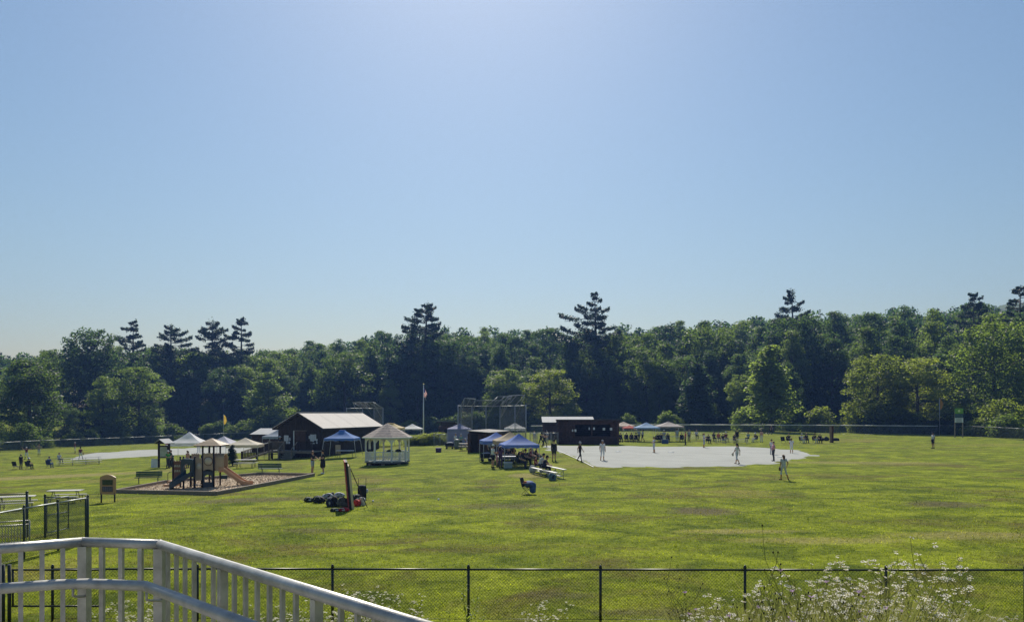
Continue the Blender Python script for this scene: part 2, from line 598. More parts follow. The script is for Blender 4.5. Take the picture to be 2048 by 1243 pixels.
# ------------------------------------------------------------------ trees
M_BARK = mat('bark', (0.075, 0.06, 0.048), 0.9, 0.4, 3.0, bump=0.6, stretch=(1, 1, 0.2))
M_LEAF = [leaf_mat('leaves_maple', (0.026, 0.044, 0.016), (0.090, 0.118, 0.034), 0.5, (3.5, 3.7, 1.5)),
          leaf_mat('leaves_oak', (0.020, 0.037, 0.016), (0.064, 0.090, 0.031), 0.5, (3.0, 3.3, 1.6)),
          leaf_mat('leaves_poplar', (0.068, 0.096, 0.034), (0.130, 0.160, 0.054), 0.52, (3.1, 3.3, 1.4)),
          leaf_mat('leaves_sumac', (0.080, 0.104, 0.027), (0.165, 0.185, 0.048), 0.52, (3.0, 3.1, 1.2))]
M_NEEDLE = leaf_mat('needles_pine', (0.012, 0.024, 0.016), (0.030, 0.046, 0.025), 0.3, (2.0, 2.2, 1.3), objvar=0.3)

def leaf_quads(c, nrm, size, rng, thin=1.0):
    """one small folded diamond leaf spray per centre"""
    n = len(c)
    nrm = nrm / np.maximum(np.linalg.norm(nrm, axis=1, keepdims=True), 1e-6)
    t = rng.normal(size=(n, 3))
    t -= nrm * (t * nrm).sum(1, keepdims=True)
    t /= np.maximum(np.linalg.norm(t, axis=1, keepdims=True), 1e-6)
    b = np.cross(nrm, t)
    s = (size * rng.uniform(0.6, 1.3, n))[:, None]
    w = s * rng.uniform(0.45, 0.85, (n, 1)) * thin
    v = np.stack([c - t * s * 0.5, c - b * w * 0.5 + nrm * s * 0.1, c + t * s * 0.5, c + b * w * 0.5 + nrm * s * 0.1], 1)
    f = np.arange(n * 4).reshape(n, 4)
    return v.reshape(-1, 3), f

def crown_leaves(clumps, per_m2, size, rng, up=0.55):
    vs_, fs, o = [], [], 0
    cs, ns = [], []
    for (cx, cy_, cz, r, fl) in clumps:
        n = max(6, int(per_m2 * 4 * math.pi * r * r * 0.6))
        d = rng.normal(size=(n, 3))
        d /= np.linalg.norm(d, axis=1, keepdims=True)
        rr = r * (rng.uniform(0.12, 1.0, (n, 1)) ** 0.55 + np.abs(rng.normal(0, 0.14, (n, 1))))
        p = d * rr
        p[:, 2] *= fl
        cs.append(p + np.array([cx, cy_, cz]))
        nn = d + rng.normal(size=(n, 3)) * 0.7
        nn[:, 2] += up
        ns.append(nn)
    c = np.concatenate(cs); nn = np.concatenate(ns)
    return leaf_quads(c, nn, size, rng)

def tree_meshes(seed, h=20.0, w=6.0, base=0.2, shape='round', clump=1.7, ncl=70, dens=9.0, size=0.5):
    """a trunk with limbs and a crown of leaf sprays; returns (trunk, crown) meshes, standing at the origin"""
    rng = np.random.default_rng(seed)
    rnd = random.Random(seed)
    mb = MB()
    lean = Vector((rnd.uniform(-.03, .03), rnd.uniform(-.03, .03), 0)) * h
    top = Vector((0, 0, h * 0.86)) + lean
    r0 = 0.018 * h
    mb.tube([(0, 0, -0.6), (0, 0, h * 0.05), top * 0.35, top * 0.7, top], [r0 * 1.5, r0 * 1.05, r0 * 0.8, r0 * 0.45, r0 * 0.1], 7)
    clumps = []
    for k in range(ncl):
        t = rnd.random() ** 0.85
        z = h * (base + (1 - base) * t)
        if shape == 'round':
            e = math.sqrt(max(0.02, 1 - (2 * (t * 0.92 + 0.02) - 1) ** 2)) * (1.0 if t < 0.55 else 0.95)
        elif shape == 'tall':
            e = 0.45 + 0.55 * math.sin(math.pi * min(1, t * 0.9 + 0.08))
            e *= 1 - 0.55 * max(0, t - 0.7) / 0.3
        elif shape == 'cone':
            e = max(0.1, 1.0 - t * 0.92)
        else:
            e = math.sqrt(max(0.05, 1 - t * t * 0.9))
        a = rnd.uniform(0, 2 * math.pi)
        rr = w * e * (0.35 + 0.65 * math.sqrt(rnd.random())) * (0.8 + 0.35 * math.sin(2 * a + seed) * 0.6 + 0.1 * math.sin(5 * a))
        cr = clump * rnd.uniform(0.55, 1.25) * (0.75 if t > 0.85 else 1)
        clumps.append((math.cos(a) * rr + lean.x * t, math.sin(a) * rr + lean.y * t, z - cr * 0.6, cr, rnd.uniform(0.55, 0.85)))
        if k % 4 == 0:
            zb = max(h * 0.12, z - rr * 0.9)
            b0 = Vector((0, 0, zb)) + lean * (zb / h)
            tip = Vector(clumps[-1][:3])
            mid = b0.lerp(tip, 0.5) + Vector((0, 0, -0.05 * h * rnd.random()))
            mb.tube([b0, mid, tip], [r0 * 0.35, r0 * 0.22, r0 * 0.06], 5, cap=False)
    v, f = crown_leaves(clumps, dens, size, rng)
    return mb.mesh('trunk'), np_mesh('crown', v, f)

def pine_meshes(seed, h=24.0, w=4.6, base=0.35, ragged=0.35):
    rng = np.random.default_rng(seed)
    rnd = random.Random(seed)
    mb = MB()
    r0 = 0.014 * h
    lx, ly = rnd.uniform(-.03, .03) * h, rnd.uniform(-.03, .03) * h
    mb.tube([(0, 0, -0.6), (lx * .1, ly * .1, h * 0.3), (lx * .5, ly * .5, h * 0.7), (lx, ly, h * 0.985)], [r0 * 1.4, r0, r0 * 0.55, r0 * 0.12], 7)
    cs, ns = [], []
    a_b = rnd.uniform(0, 6.28)
    def side_bias(a): return 1 + 0.28 * ragged * 2 * math.cos(a - a_b)
    z = h * base
    while z < h * 0.99:
        t = (z / h - base) / (1 - base)
        prof = min(1, 0.7 + t * 1.4) * (1 - max(0, t - 0.3) / 0.7) ** 0.55 * rnd.uniform(0.75, 1.1)
        L = w * max(0.1, prof)
        nb = rnd.randint(4, 5)
        a0 = rnd.uniform(0, 6.3)
        for k in range(nb):
            if rnd.random() < ragged * 0.35: continue
            a = a0 + 2 * math.pi * k / nb + rnd.uniform(-.3, .3)
            ll = L * rnd.uniform(1 - ragged, 1.2) * side_bias(a)
            rise = ll * rnd.uniform(0.04, 0.30)
            b0 = Vector((lx * (z / h) ** 2, ly * (z / h) ** 2, z + rnd.uniform(-.45, .45)))
            tip = b0 + Vector((math.cos(a) * ll, math.sin(a) * ll, rise))
            mid = b0.lerp(tip, 0.5) - Vector((0, 0, ll * 0.04))
            mb.tube([b0, mid, tip], [r0 * 0.22, r0 * 0.14, r0 * 0.04], 4, cap=False)
            n = int(20 + 62 * ll)
            u = rng.uniform(0.25, 1.05, n) ** 0.6
            side = rng.normal(size=n) * (0.10 + 0.15 * ll * np.sin(np.clip(u, 0, 1) * math.pi * 0.8 + 0.3))
            pz = rng.normal(size=n) * (0.09 + 0.025 * ll) + 0.10
            d = np.array([math.cos(a), math.sin(a), 0]); s = np.array([-math.sin(a), math.cos(a), 0])
            p = np.array(b0)[None] + d[None] * (u * ll)[:, None] + s[None] * side[:, None]
            p[:, 2] += rise * u ** 1.5 + pz - 0.07 * ll * np.sin(u * math.pi)
            cs.append(p)
            nn = rng.normal(size=(n, 3)) * 0.8; nn[:, 2] += 0.5
            ns.append(nn)
        z += rnd.uniform(0.7, 1.5) * (0.7 + 0.4 * (1 - t)) * h / 22
    n = 60
    p = rng.normal(size=(n, 3)) * np.array([0.3, 0.3, 0.35]) + np.array([lx, ly, h * 0.975]); cs.append(p); ns.append(rng.normal(size=(n, 3)))
    v, f = leaf_quads(np.concatenate(cs), np.concatenate(ns), 0.46, rng, 0.55)
    return mb.mesh('trunk'), np_mesh('crown', v, f)

KINDS = {}
for i in range(5):
    KINDS['broad%d' % i] = (*tree_meshes(100 + i, 20, [6.2, 5.6, 6.6, 5.2, 5.9][i], 0.10, 'round', 1.6, 105, 9.0, 0.42), 20.0)
for i in range(5):
    KINDS['tall%d' % i] = (*tree_meshes(120 + i, 22, [4.6, 4.0, 5.0, 4.3, 3.8][i], 0.08, 'tall', 1.45, 105, 9.0, 0.40), 22.0)
for i in range(2):
    KINDS['poplar%d' % i] = (*tree_meshes(140 + i, 15, 3.3, 0.06, 'cone' if i else 'tall', 1.25, 85, 10.0, 0.42), 15.0)
for i in range(3):
    KINDS['shrub%d' % i] = (*tree_meshes(160 + i, 5, 2.8, 0.05, 'dome', 1.0, 45, 13.0, 0.34), 5.0)
PW = [5.0, 5.8, 4.6, 5.2, 4.9, 4.4, 5.6, 5.3, 4.7, 5.0]
for i in range(10):
    KINDS['pine%d' % i] = (*pine_meshes(181 + 7 * i, 24, PW[i], [0.25, 0.4, 0.45, 0.35, 0.3, 0.45, 0.4, 0.3, 0.42, 0.35][i], [0.25, 0.6, 0.5, 0.4, 0.35, 0.55, 0.45, 0.3, 0.6, 0.4][i]), 24.0)

_crown_cache = {}
def plant(kind, name, loc, height, wide=1.0, rz=None, leaf=None, label=None, cat='tree', group=None):
    tr, cr, h0 = KINDS[kind]
    k = height / h0
    e = empty(name, loc, random.uniform(0, 6.28) if rz is None else rz, label, cat, group)
    e.scale = (k * wide, k * wide, k)
    key = (kind, leaf.name)
    if key not in _crown_cache:
        c = cr.copy()
        c.materials.clear(); c.materials.append(leaf)
        _crown_cache[key] = c
    link('trunk', tr, M_BARK, e)
    link('crown', _crown_cache[key], None, e)
    return e

SKYLINE = [(-300, 690), (0, 696), (60, 706), (120, 684), (170, 662), (220, 685), (320, 692), (400, 682), (550, 692), (620, 682), (700, 672), (760, 662), (880, 648), (1000, 652), (1080, 658), (1130, 652), (1200, 660), (1300, 640), (1400, 642), (1500, 632), (1600, 624), (1700, 617), (1800, 610), (1880, 602), (1960, 601), (2048, 608), (2400, 600)]
def skyline(px):
    return float(np.interp(px, [s[0] for s in SKYLINE], [s[1] for s in SKYLINE]))
def top_height(px, d, py):
    g = GD(px, d)
    return g, CZ + (HY - py) / F * d - g.z

# rows of woodland trees, front to back
GROUP_W = 'trees of the wood behind the fields'
rw = random.Random(5)
ROWS = [(5, 9.0, 0.34, 0.62, 'edge'), (13, 6.8, 0.62, 0.88, 'mid'), (24, 6.8, 0.80, 0.98, 'main'), (38, 7.6, 0.88, 1.02, 'main'), (62, 8.6, 0.92, 1.02, 'back')]
WLAB = {'edge': 'leafy low tree at the sunlit front edge of the wood', 'mid': 'dark green leafy tree standing behind the front edge of the wood',
        'main': 'tall dark leafy tree in the thick of the wood', 'back': 'leafy tree on the rising ground at the back of the wood'}
n_trees = 0
WOODS = {}
for off, sp, lo, hi, role in ROWS:
    x = -175 + rw.uniform(0, 5)
    while x < 165:
        d0 = 190.0
        for _ in range(4):
            d0 = float(treeline(CX + x / d0 * F)) + off
        d = d0 + rw.uniform(-4, 4)
        px = CX + x / d * F
        if -60 < px < 2110:
            g = GD(px, d)
            sk = skyline(px)
            base_py = HY - (g.z - CZ) / d * F
            fr = rw.uniform(lo, hi)
            py = base_py + (sk - base_py) * fr
            h = CZ + (HY - py) / F * d - g.z
            if role == 'edge' and 1590 < px < 1690:
                h *= 0.4
            if h > 3.5:
                if role == 'edge':
                    kind = rw.choice(['tall0', 'tall3', 'poplar1', 'poplar0', 'broad2', 'tall4', 'broad4']); lf = rw.choice([M_LEAF[0], M_LEAF[0], M_LEAF[2], M_LEAF[1], M_LEAF[1]])
                else:
                    kind = rw.choice(['broad0', 'broad1', 'broad2', 'broad3', 'broad4', 'tall0', 'tall1', 'tall2', 'tall3', 'tall4']); lf = rw.choice([M_LEAF[0], M_LEAF[1], M_LEAF[1]])
                wide = rw.uniform(0.95, 1.25) if h > 12 else rw.uniform(1.1, 1.5)
                t_ = plant(kind, 'woodland_tree', (g.x, d, g.z - 0.2), h, wide, None, lf, WLAB[role], 'tree', GROUP_W + ', ' + {'edge': 'front edge', 'mid': 'second row', 'main': 'thick of the wood', 'back': 'back rows'}[role])
                n_trees += 1
                WOODS.setdefault((role, off), []).append((px, t_))
        x += sp * rw.uniform(0.75, 1.25)

for (role, off), L in WOODS.items():
    ordinal_labels(L, {5: 'low tree of the front edge row', 13: 'leafy tree of the second row', 24: 'tall tree of the third row', 38: 'tall tree of the fourth row', 62: 'treetop of the backmost row'}[off], 'tree')

# pines and other trees that stand out: column, row of the top, distance past the tree line, kind, width, leaf, name, label
SPECIAL = [
    (847, 606, 20, 'pine0', 1.25, M_NEEDLE, 'pine_tree', 'tall dark pine with a bare lower trunk standing behind the flagpole'),
    (1193, 584, 24, 'pine1', 1.15, M_NEEDLE, 'pine_tree', 'tall pine with ragged flat branches above the log dugout'),
    (1588, 575, 34, 'pine2', 1.0, M_NEEDLE, 'pine_tree', 'pine rising above the wood behind the tall pale green tree'),
    (1946, 584, 46, 'pine3', 1.0, M_NEEDLE, 'pine_tree', 'small pine top showing over the wood above the scoreboard'),
    (2040, 572, 40, 'pine4', 1.2, M_NEEDLE, 'pine_tree', 'pine at the right edge of the picture in front of the far ridge'),
    (265, 642, 30, 'pine5', 1.1, M_NEEDLE, 'pine_tree', 'leftmost of the four pines above the wood at left'),
    (341, 647, 30, 'pine6', 1.2, M_NEEDLE, 'pine_tree', 'second pine from the left, with wide drooping branches'),
    (426, 638, 30, 'pine7', 1.15, M_NEEDLE, 'pine_tree', 'third pine from the left, broad and dense at its top'),
    (482, 637, 32, 'pine8', 1.1, M_NEEDLE, 'pine_tree', 'fourth pine from the left, nearest to the dark cabin'),
    (178, 652, 22, 'broad1', 1.15, M_LEAF[1], 'oak_tree', 'round crowned tree rising above the wood at far left'),
    (540, 740, -6, 'poplar0', 1.15, M_LEAF[2], 'poplar_tree', 'narrow bright green tree just behind the dark cabin'),
    (1543, 686, -12, 'poplar1', 1.45, M_LEAF[2], 'poplar_tree', 'tall pale green poplar standing free in front of the wood'),
    (1392, 722, -3, 'poplar1', 1.4, M_LEAF[1], 'spruce_tree', 'dull green pointed tree left of the tall pale green poplar'),
    (1100, 735, -4, 'broad2', 1.3, M_LEAF[3], 'maple_tree', 'yellow green leafy tree behind the softball backstop'),
    (1012, 735, 0, 'broad3', 1.3, M_LEAF[0], 'maple_tree', 'rounded green tree between the backstop and the tall pine'),
    (1755, 705, -8, 'broad1', 1.25, M_LEAF[3], 'maple_tree', 'light green spreading tree left of the orange foul flag'),
    (1835, 712, -6, 'broad2', 1.3, M_LEAF[3], 'maple_tree', 'light green bushy tree just behind the orange foul flag'),
    (1990, 640, 12, 'broad1', 1.25, M_LEAF[0], 'maple_tree', 'large tree overhanging the right end of the outfield fence'),
    (60, 715, 2, 'broad3', 1.3, M_LEAF[0], 'maple_tree', 'yellow green tree at the left edge of the wood'),
    (205, 748, 0, 'tall1', 1.3, M_LEAF[0], 'maple_tree', 'leafy pointed tree behind the three ball players at left'),
    (280, 730, 0, 'broad0', 1.2, M_LEAF[0], 'maple_tree', 'broad leafy tree behind the white peaked tent'),
    (690, 700, 4, 'broad2', 1.2, M_LEAF[0], 'maple_tree', 'leafy tree with a sunlit top behind the cabin roof'),
]
for px, py, off, kind, wide, lf, nm, lb in SPECIAL:
    d = float(treeline(px)) + off
    g, h = top_height(px, d, py)
    plant(kind, nm, (g.x, d, g.z - 0.2), h, wide * (22 / max(h, 12)) ** 0.5 if 'pine' not in kind else wide, None, lf, lb, 'tree')

# shrubs along the far fence
SHR = []
for i in range(74):
    px = rw.uniform(-40, 2080)
    d = float(treeline(px)) - rw.uniform(3, 11)
    if px > 1880: d = float(treeline(px)) - rw.uniform(0, 5)
    g = GD(px, d)
    lf = rw.choice([M_LEAF[0], M_LEAF[2], M_LEAF[1], M_LEAF[3] if px > 1600 else M_LEAF[0]])
    s_ = plant(rw.choice(['shrub0', 'shrub1', 'shrub2']), 'wild_shrub', (g.x, d, g.z - 0.1), rw.uniform(2.2, 5.5) * (1.25 if px > 1600 else 1), rw.uniform(0.9, 1.4), None, lf,
          'wild bush growing between the outfield fence and the wood', 'shrub', 'wild bushes along the outfield fence')
    SHR.append((px, s_))

ordinal_labels(SHR, 'wild bush past the outfield fence', 'bush')

# the wood going on over the hill: one mass
def far_wood():
    v0 = []; f0 = []; o = 0
    rng = np.random.default_rng(77)
    protos = []
    for s in range(3):
        cl = []
        rr = random.Random(900 + s)
        for k in range(14):
            a = rr.uniform(0, 6.28); t = rr.random()
            r = 4.5 * math.sqrt(max(.05, 1 - (1.6 * t - .8) ** 2)) * math.sqrt(rr.random())
            cl.append((math.cos(a) * r, math.sin(a) * r, 8 + t * 9, rr.uniform(1.6, 2.6), 0.75))
        protos.append(crown_leaves(cl, 1.9, 1.0, rng, 0.5))
    r2 = random.Random(31)
    for i in range(430):
        px = r2.uniform(-150, 2200)
        off = 78 + 120 * r2.random()
        d = float(treeline(px)) + off
        g = GD(px, d)
        top = CZ + (HY - skyline(px) - r2.uniform(-4, 10)) / F * d
        v, f = protos[i % 3]
        k = r2.uniform(0.85, 1.2)
        a = r2.uniform(0, 6.28)
        ca, sa = math.cos(a) * k, math.sin(a) * k
        zt = min(top, g.z + 20 * k)
        vv = np.stack([v[:, 0] * ca - v[:, 1] * sa + g.x, v[:, 0] * sa + v[:, 1] * ca + d, v[:, 2] * k + (zt - 18.5 * k)], 1)
        v0.append(vv); f0.append(f + o); o += len(vv)
    me = np_mesh('far_wood', np.concatenate(v0), np.concatenate(f0))
    ob = link('far_wood', me, M_LEAF[1])
    tag(ob, 'mass of treetops going on over the hill behind the wood', 'wood', kind='stuff')
far_wood()
print('woodland trees', n_trees)
# ------------------------------------------------------------------ near things: railing, fences, picnic tables, weeds
M_ALU = mat('aluminium', (0.45, 0.44, 0.415), 0.45, 0.2, 7.0, metal=0.5, bump=0.08, bscale=60)
M_FENCE = mat('fence_black', (0.018, 0.022, 0.020), 0.42, 0.3, 8.0, spec=0.5)
M_FGREEN = mat('fence_green', (0.028, 0.045, 0.036), 0.45, 0.3, 8.0, spec=0.5)
M_GALV = mat('galvanised', (0.36, 0.38, 0.38), 0.45, 0.2, 8.0, metal=0.6)
M_CONC = mat('concrete', (0.33, 0.32, 0.30), 0.9, 0.12, 2.0, bump=0.2)

def wires(mb_v, mb_f, a, b, z0a, z0b, h, pitch, r, base):
    """chain-link wires of one straight bay between posts a and b (x, y), as three-sided prisms"""
    L = math.hypot(b[0] - a[0], b[1] - a[1])
    ux, uy = (b[0] - a[0]) / L, (b[1] - a[1]) / L
    nx, ny = -uy, ux
    segs = []
    k = int((L + h) / pitch) + 1
    for i in range(k):
        s = -h + i * pitch
        t0, t1 = max(0, -s), min(h, L - s)
        if t1 - t0 > 0.02:
            segs.append((s + t0, t0, s + t1, t1, 1))
            segs.append((L - s - t0, t0, L - s - t1, t1, -1))
    if not segs: return base
    S = np.array(segs)
    def pt(s, t, o):
        zb = z0a + (z0b - z0a) * s / L
        return np.stack([a[0] + ux * s + nx * o, a[1] + uy * s + ny * o, zb + t], 1)
    off = S[:, 4] * r * 0.9
    p0, p1 = pt(S[:, 0], S[:, 1], off), pt(S[:, 2], S[:, 3], off)
    n3 = np.array([nx, ny, 0.0])
    d = p1 - p0
    d /= np.linalg.norm(d, axis=1, keepdims=True)
    q = np.cross(d, n3)
    vs_ = []
    for p in (p0, p1):
        for k in range(3):
            an = 2 * math.pi * k / 3
            vs_.append(p + (n3[None] * math.cos(an) + q * math.sin(an)) * r)
    V = np.stack(vs_, 1).reshape(-1, 3)
    m = len(S)
    b0 = base + np.arange(m)[:, None] * 6
    fs = np.concatenate([b0 + np.array([[0, 1, 4, 3]]), b0 + np.array([[1, 2, 5, 4]]), b0 + np.array([[2, 0, 3, 5]])], 0)
    mb_v.append(V); mb_f.append(fs)
    return base + m * 6

def chain_fence(label, pts, h, m_post, m_rail, m_wire, pr=0.03, rr=0.021, pitch=0.08, wr=0.0022, cat='fence', name='chain_link_fence', drop=0.03, mid=False, bottom=True, group=None):
    """posts at every point of pts (ground vectors)"""
    e = empty(name, pts[0], 0, label, cat, group)
    o = Vector(pts[0])
    P = [Vector(p) - o for p in pts]
    pm = MB().tube([(0, 0, -0.3), (0, 0, h + 0.04)], pr, 8).lathe([(pr * 1.15, h + 0.0), (pr * 1.15, h + 0.04), (pr * 0.6, h + 0.075), (pr * 0.1, h + 0.085)], (0, 0, 0), 8).mesh('post')
    for p in P:
        link('post', pm, m_post, e, p)
    for a, b in zip(P[:-1], P[1:]):
        MB().tube([a + Vector((0, 0, h - drop)), b + Vector((0, 0, h - drop))], rr, 8).build('top_rail', m_rail, e)
        if bottom:
            MB().tube([a + Vector((0, 0, 0.05)), b + Vector((0, 0, 0.05))], 0.006, 4).build('tension_wire', m_wire, e)
    V, Fc, base = [], [], 0
    for a, b in zip(P[:-1], P[1:]):
        base = wires(V, Fc, a, b, a.z + 0.04, b.z + 0.04, h - drop - 0.05, pitch, wr, base)
    me = np_mesh('wire_mesh', np.concatenate(V), np.concatenate(Fc))
    tag(link('wire_mesh', me, m_wire, e), kind='stuff')
    return e

# walkway slab the railing stands on
def make_walkway():
    zt = CZ - 1.92
    pts = [(-6.5, 5.25), (-2.75, 5.10), (-2.2, 5.06), (0.9, 2.1), (2.6, 0.2), (2.6, -6), (-6.5, -6)]
    mb = MB().prism(pts, 0.2, 'z', zt - 0.2)
    o = mb.build('walkway', M_CONC)
    tag(o, 'concrete walkway behind the aluminium railing', 'walkway', kind='structure')
make_walkway()

def make_railing():
    e = empty('guard_railing', (-2.25, 4.95, CZ - 1.92), 0, 'brushed aluminium guard railing with round top rail, handrail and pickets in the near foreground', 'railing')
    o = Vector(e.location)
    zt = CZ - 0.827
    A = W(166, 1080, 0); 
    def at(px, py, d): return W(px, py, d) - o
    C0, C1, C2 = at(-140, 1108, 4.55), at(166, 1083, 4.97), at(320, 1088, 4.93)
    C3 = at(690, 1204, 3.42)
    C4 = C2 + (C3 - C2) * 1.6
    corners = [C0, C1, C2, C4]
    R = 0.031
    for a, b in zip(corners[:-1], corners[1:]):
        d = (b - a).normalized()
        MB().tube([a - d * 0.012, b + d * 0.012], R, 14).build('top_rail', M_ALU, e)
    for c in (C1, C2):
        MB().ball(c, R * 1.02, 14, 10).build('elbow', M_ALU, e)
    # pickets and posts
    bot = -0.02
    def upright(p, half, name, depth=None):
        depth = depth or half
        mb = MB()
        ztop = p.z - R * 0.8
        mb.box((p.x, p.y, (ztop + bot) / 2), (half * 2, depth * 2, ztop - bot), ang)
        # softened edges: thin chamfer strips
        return mb.build(name, M_ALU, e)
    segs = [(C0, C1, 0.106, []), (C1, C2, 0.118, [0.02, 1.0]), (C2, C4, 0.128, [0.0, 0.265, 0.555, 0.83])]
    for a, b, sp, posts in segs:
        L = (b - a).length
        ang = math.atan2(b.y - a.y, b.x - a.x)
        done = []
        for t in posts:
            if a is C2 and t == 0.0: continue
            upright(a.lerp(b, t), 0.029 if a is not C2 else 0.022, 'post'); done.append(t * L)
        if a is C2: done.append(0)
        n = int(L / sp)
        for k in range(1, n):
            s = k * L / n
            if all(abs(s - q) > sp * 0.62 for q in done):
                upright(a.lerp(b, s / L), 0.0135 if a is not C2 else 0.0105, 'picket')
        dd = (b - a) / L
        MB().beam(a + Vector((0, 0, -0.98)), b + Vector((0, 0, -0.98)), 0.04, 0.03).build('bottom_rail', M_ALU, e)
    # handrail on brackets, on the walkway side
    H0, H1, H1b, H2 = at(-140, 1186, 4.42), at(110, 1168, 4.8), at(175, 1166, 4.82), at(292, 1171, 4.75)
    H3 = at(560, 1273, 3.6)
    H4 = H2 + (H3 - H2) * 1.4
    r = 0.032
    MB().tube([H0, H1, H1b, H2, H2.lerp(H4, 0.02), H4], r, 14).build('handrail', M_ALU, e)
    for p, q in ((at(146, 1168, 4.8), at(170, 1192, 4.95)), (at(293, 1176, 4.75), at(322, 1200, 4.9))):
        MB().tube([p, p + Vector((0, 0, -0.07)), p.lerp(q, 0.25) + Vector((0, 0, -0.055)), q], 0.008, 8).build('bracket', M_ALU, e)
make_railing()

# front fence
FP = [GD(px, 17.7) for px in (105, 395, 665, 937, 1201, 1490, 1772, 2050, 2330)]
chain_fence('black chain-link fence running across the whole foreground', FP, 1.21, M_FENCE, M_FENCE, M_FENCE, pr=0.032, rr=0.024, pitch=0.078, wr=0.0026)
def make_gate():
    a, b = GD(24, 17.55), GD(203, 17.55)
    e = empty('chain_link_gate', a, 0, 'closed black chain-link gate seen through the aluminium railing at lower left', 'gate')
    L = b.x - a.x
    for x in (0.02, L):
        MB().tube([(x, 0, 0.38), (x, 0, 1.20)], 0.022, 8).build('upright', M_FENCE, e)
    for z in (0.38, 1.20):
        MB().tube([(0, 0, z), (L, 0, z)], 0.022, 8).build('gate_rail', M_FENCE, e)
    for x in (-0.2, 0.0 - 0.06):
        MB().tube([(x, 0, -0.3), (x, 0, 1.32)], 0.04, 10).build('post', M_FENCE, e)
    V, Fc = [], []
    wires(V, Fc, (0.02, 0), (L, 0), 0.4, 0.4, 0.79, 0.078, 0.0026, 0)
    tag(link('wire_mesh', np_mesh('wire_mesh', np.concatenate(V), np.concatenate(Fc)), M_FENCE, e), kind='stuff')
make_gate()

# side fence at left with an opening and its gate
S0, S1, S2, S3 = GD(176, 28.0), GD(116, 26.5), GD(48, 25.0), GD(-60, 22.8)
chain_fence('dark green chain-link fence slanting towards the left edge', [S0, S1, S2, S3], 1.66, M_FGREEN, M_GALV, M_FGREEN, pr=0.035, rr=0.026, pitch=0.085, wr=0.0042)
chain_fence('short chain-link fence panel between the open gate and the corner post', [GD(90, 29.5), GD(172, 28.3)], 1.6, M_FGREEN, M_FGREEN, M_FGREEN, pr=0.04, rr=0.022, pitch=0.085, wr=0.0042)
chain_fence('chain-link fence left of the gate opening, beside the picnic table', [GD(54, 30.0), GD(-60, 30.0)], 1.7, M_FGREEN, M_FGREEN, M_FGREEN, pr=0.05, rr=0.022, pitch=0.085, wr=0.004)
def swung_gate():
    a = GD(91, 30.2); b = GD(137, 31.5)
    e = empty('chain_link_gate', a, math.atan2(b.y - a.y, b.x - a.x), 'open chain-link gate leaf with galvanised cross bars near the picnic tables', 'gate')
    L = math.hypot(b.x - a.x, b.y - a.y)
    for x in (0.06, L):
        MB().tube([(x, 0, 0.1), (x, 0, 1.4)], 0.024, 8).build('upright', M_FGREEN, e)
    for z in (0.1, 0.78, 1.4):
        MB().tube([(0.06, 0, z), (L, 0, z)], 0.02, 8).build('gate_rail', M_GALV, e)
    V, Fc = [], []
    wires(V, Fc, (0.06, 0), (L, 0), 0.12, 0.12, 1.26, 0.085, 0.003, 0)
    tag(link('wire_mesh', np_mesh('wire_mesh', np.concatenate(V), np.concatenate(Fc)), M_FGREEN, e), kind='stuff')
swung_gate()
def low_rail():
    a = GD(-70, 27.5); b = GD(59, 28.2)
    e = empty('picket_railing', a, math.atan2(b.y - a.y, b.x - a.x), 'silver picket railing of a ramp behind the side fence at far left', 'railing')
    L = math.hypot(b.x - a.x, b.y - a.y)
    dz = (b.z - a.z)
    for z in (0.84, 0.70):
        MB().tube([(0, 0, z), (L, 0, z + dz)], 0.022, 8).build('rail', M_ALU, e)
    MB().beam((0, 0, 0.08), (L, 0, 0.08 + dz), 0.05, 0.04).build('bottom_rail', M_ALU, e)
    pk = MB().box((0, 0, 0.39), (0.022, 0.022, 0.6)).mesh('picket')
    n = 21
    for i in range(1, n):
        link('picket', pk, M_ALU, e, (L * i / n, 0, dz * i / n))
    MB().tube([(L, 0, -0.2), (L, 0, 0.84 + dz)], 0.026, 8).build('post', M_ALU, e)
    MB().tube([(0, 0, -0.2), (0, 0, 0.84)], 0.026, 8).build('post', M_ALU, e)
low_rail()

M_TABLE = mat('table_top', (0.46, 0.45, 0.42), 0.7, 0.1, 5.0, stretch=(0.6, 6, 1))
M_STEEL = mat('dark_steel', (0.06, 0.065, 0.07), 0.5, 0.2, 8.0, spec=0.4)
def picnic_table(loc, rz, label, L=1.85, m_top=None):
    m_top = m_top or M_TABLE
    e = empty('picnic_table', loc, rz, label, 'table', 'picnic tables')
    for k in range(5):
        MB().box((0, -0.3 + 0.15 * k, 0.745), (L, 0.138, 0.04)).build('table_plank', m_top, e)
    for s in (-1, 1):
        for k in range(2):
            MB().box((0, s * (0.66 + 0.13 * k), 0.44), (L, 0.12, 0.04)).build('seat_plank', m_top, e)
    for x in (-L * 0.36, L * 0.36):
        for s in (-1, 1):
            MB().tube([(x, s * 0.06, 0.72), (x, s * 0.52, 0.0)], 0.02, 6).build('leg', M_STEEL, e)
            MB().tube([(x, s * 0.3, 0.40), (x, s * 0.78, 0.40), (x, s * 0.78, 0.0)], 0.018, 6).build('seat_support', M_STEEL, e)
        MB().tube([(x, -0.33, 0.70), (x, 0.33, 0.70)], 0.018, 6).build('cross_bar', M_STEEL, e)
    return e
p = G(32, 1019); picnic_table(p, rad(24), 'grey topped picnic table at the left edge behind the side fence')
p = G(131, 1005); picnic_table(p, rad(10), 'grey topped picnic table behind the open gate leaf')

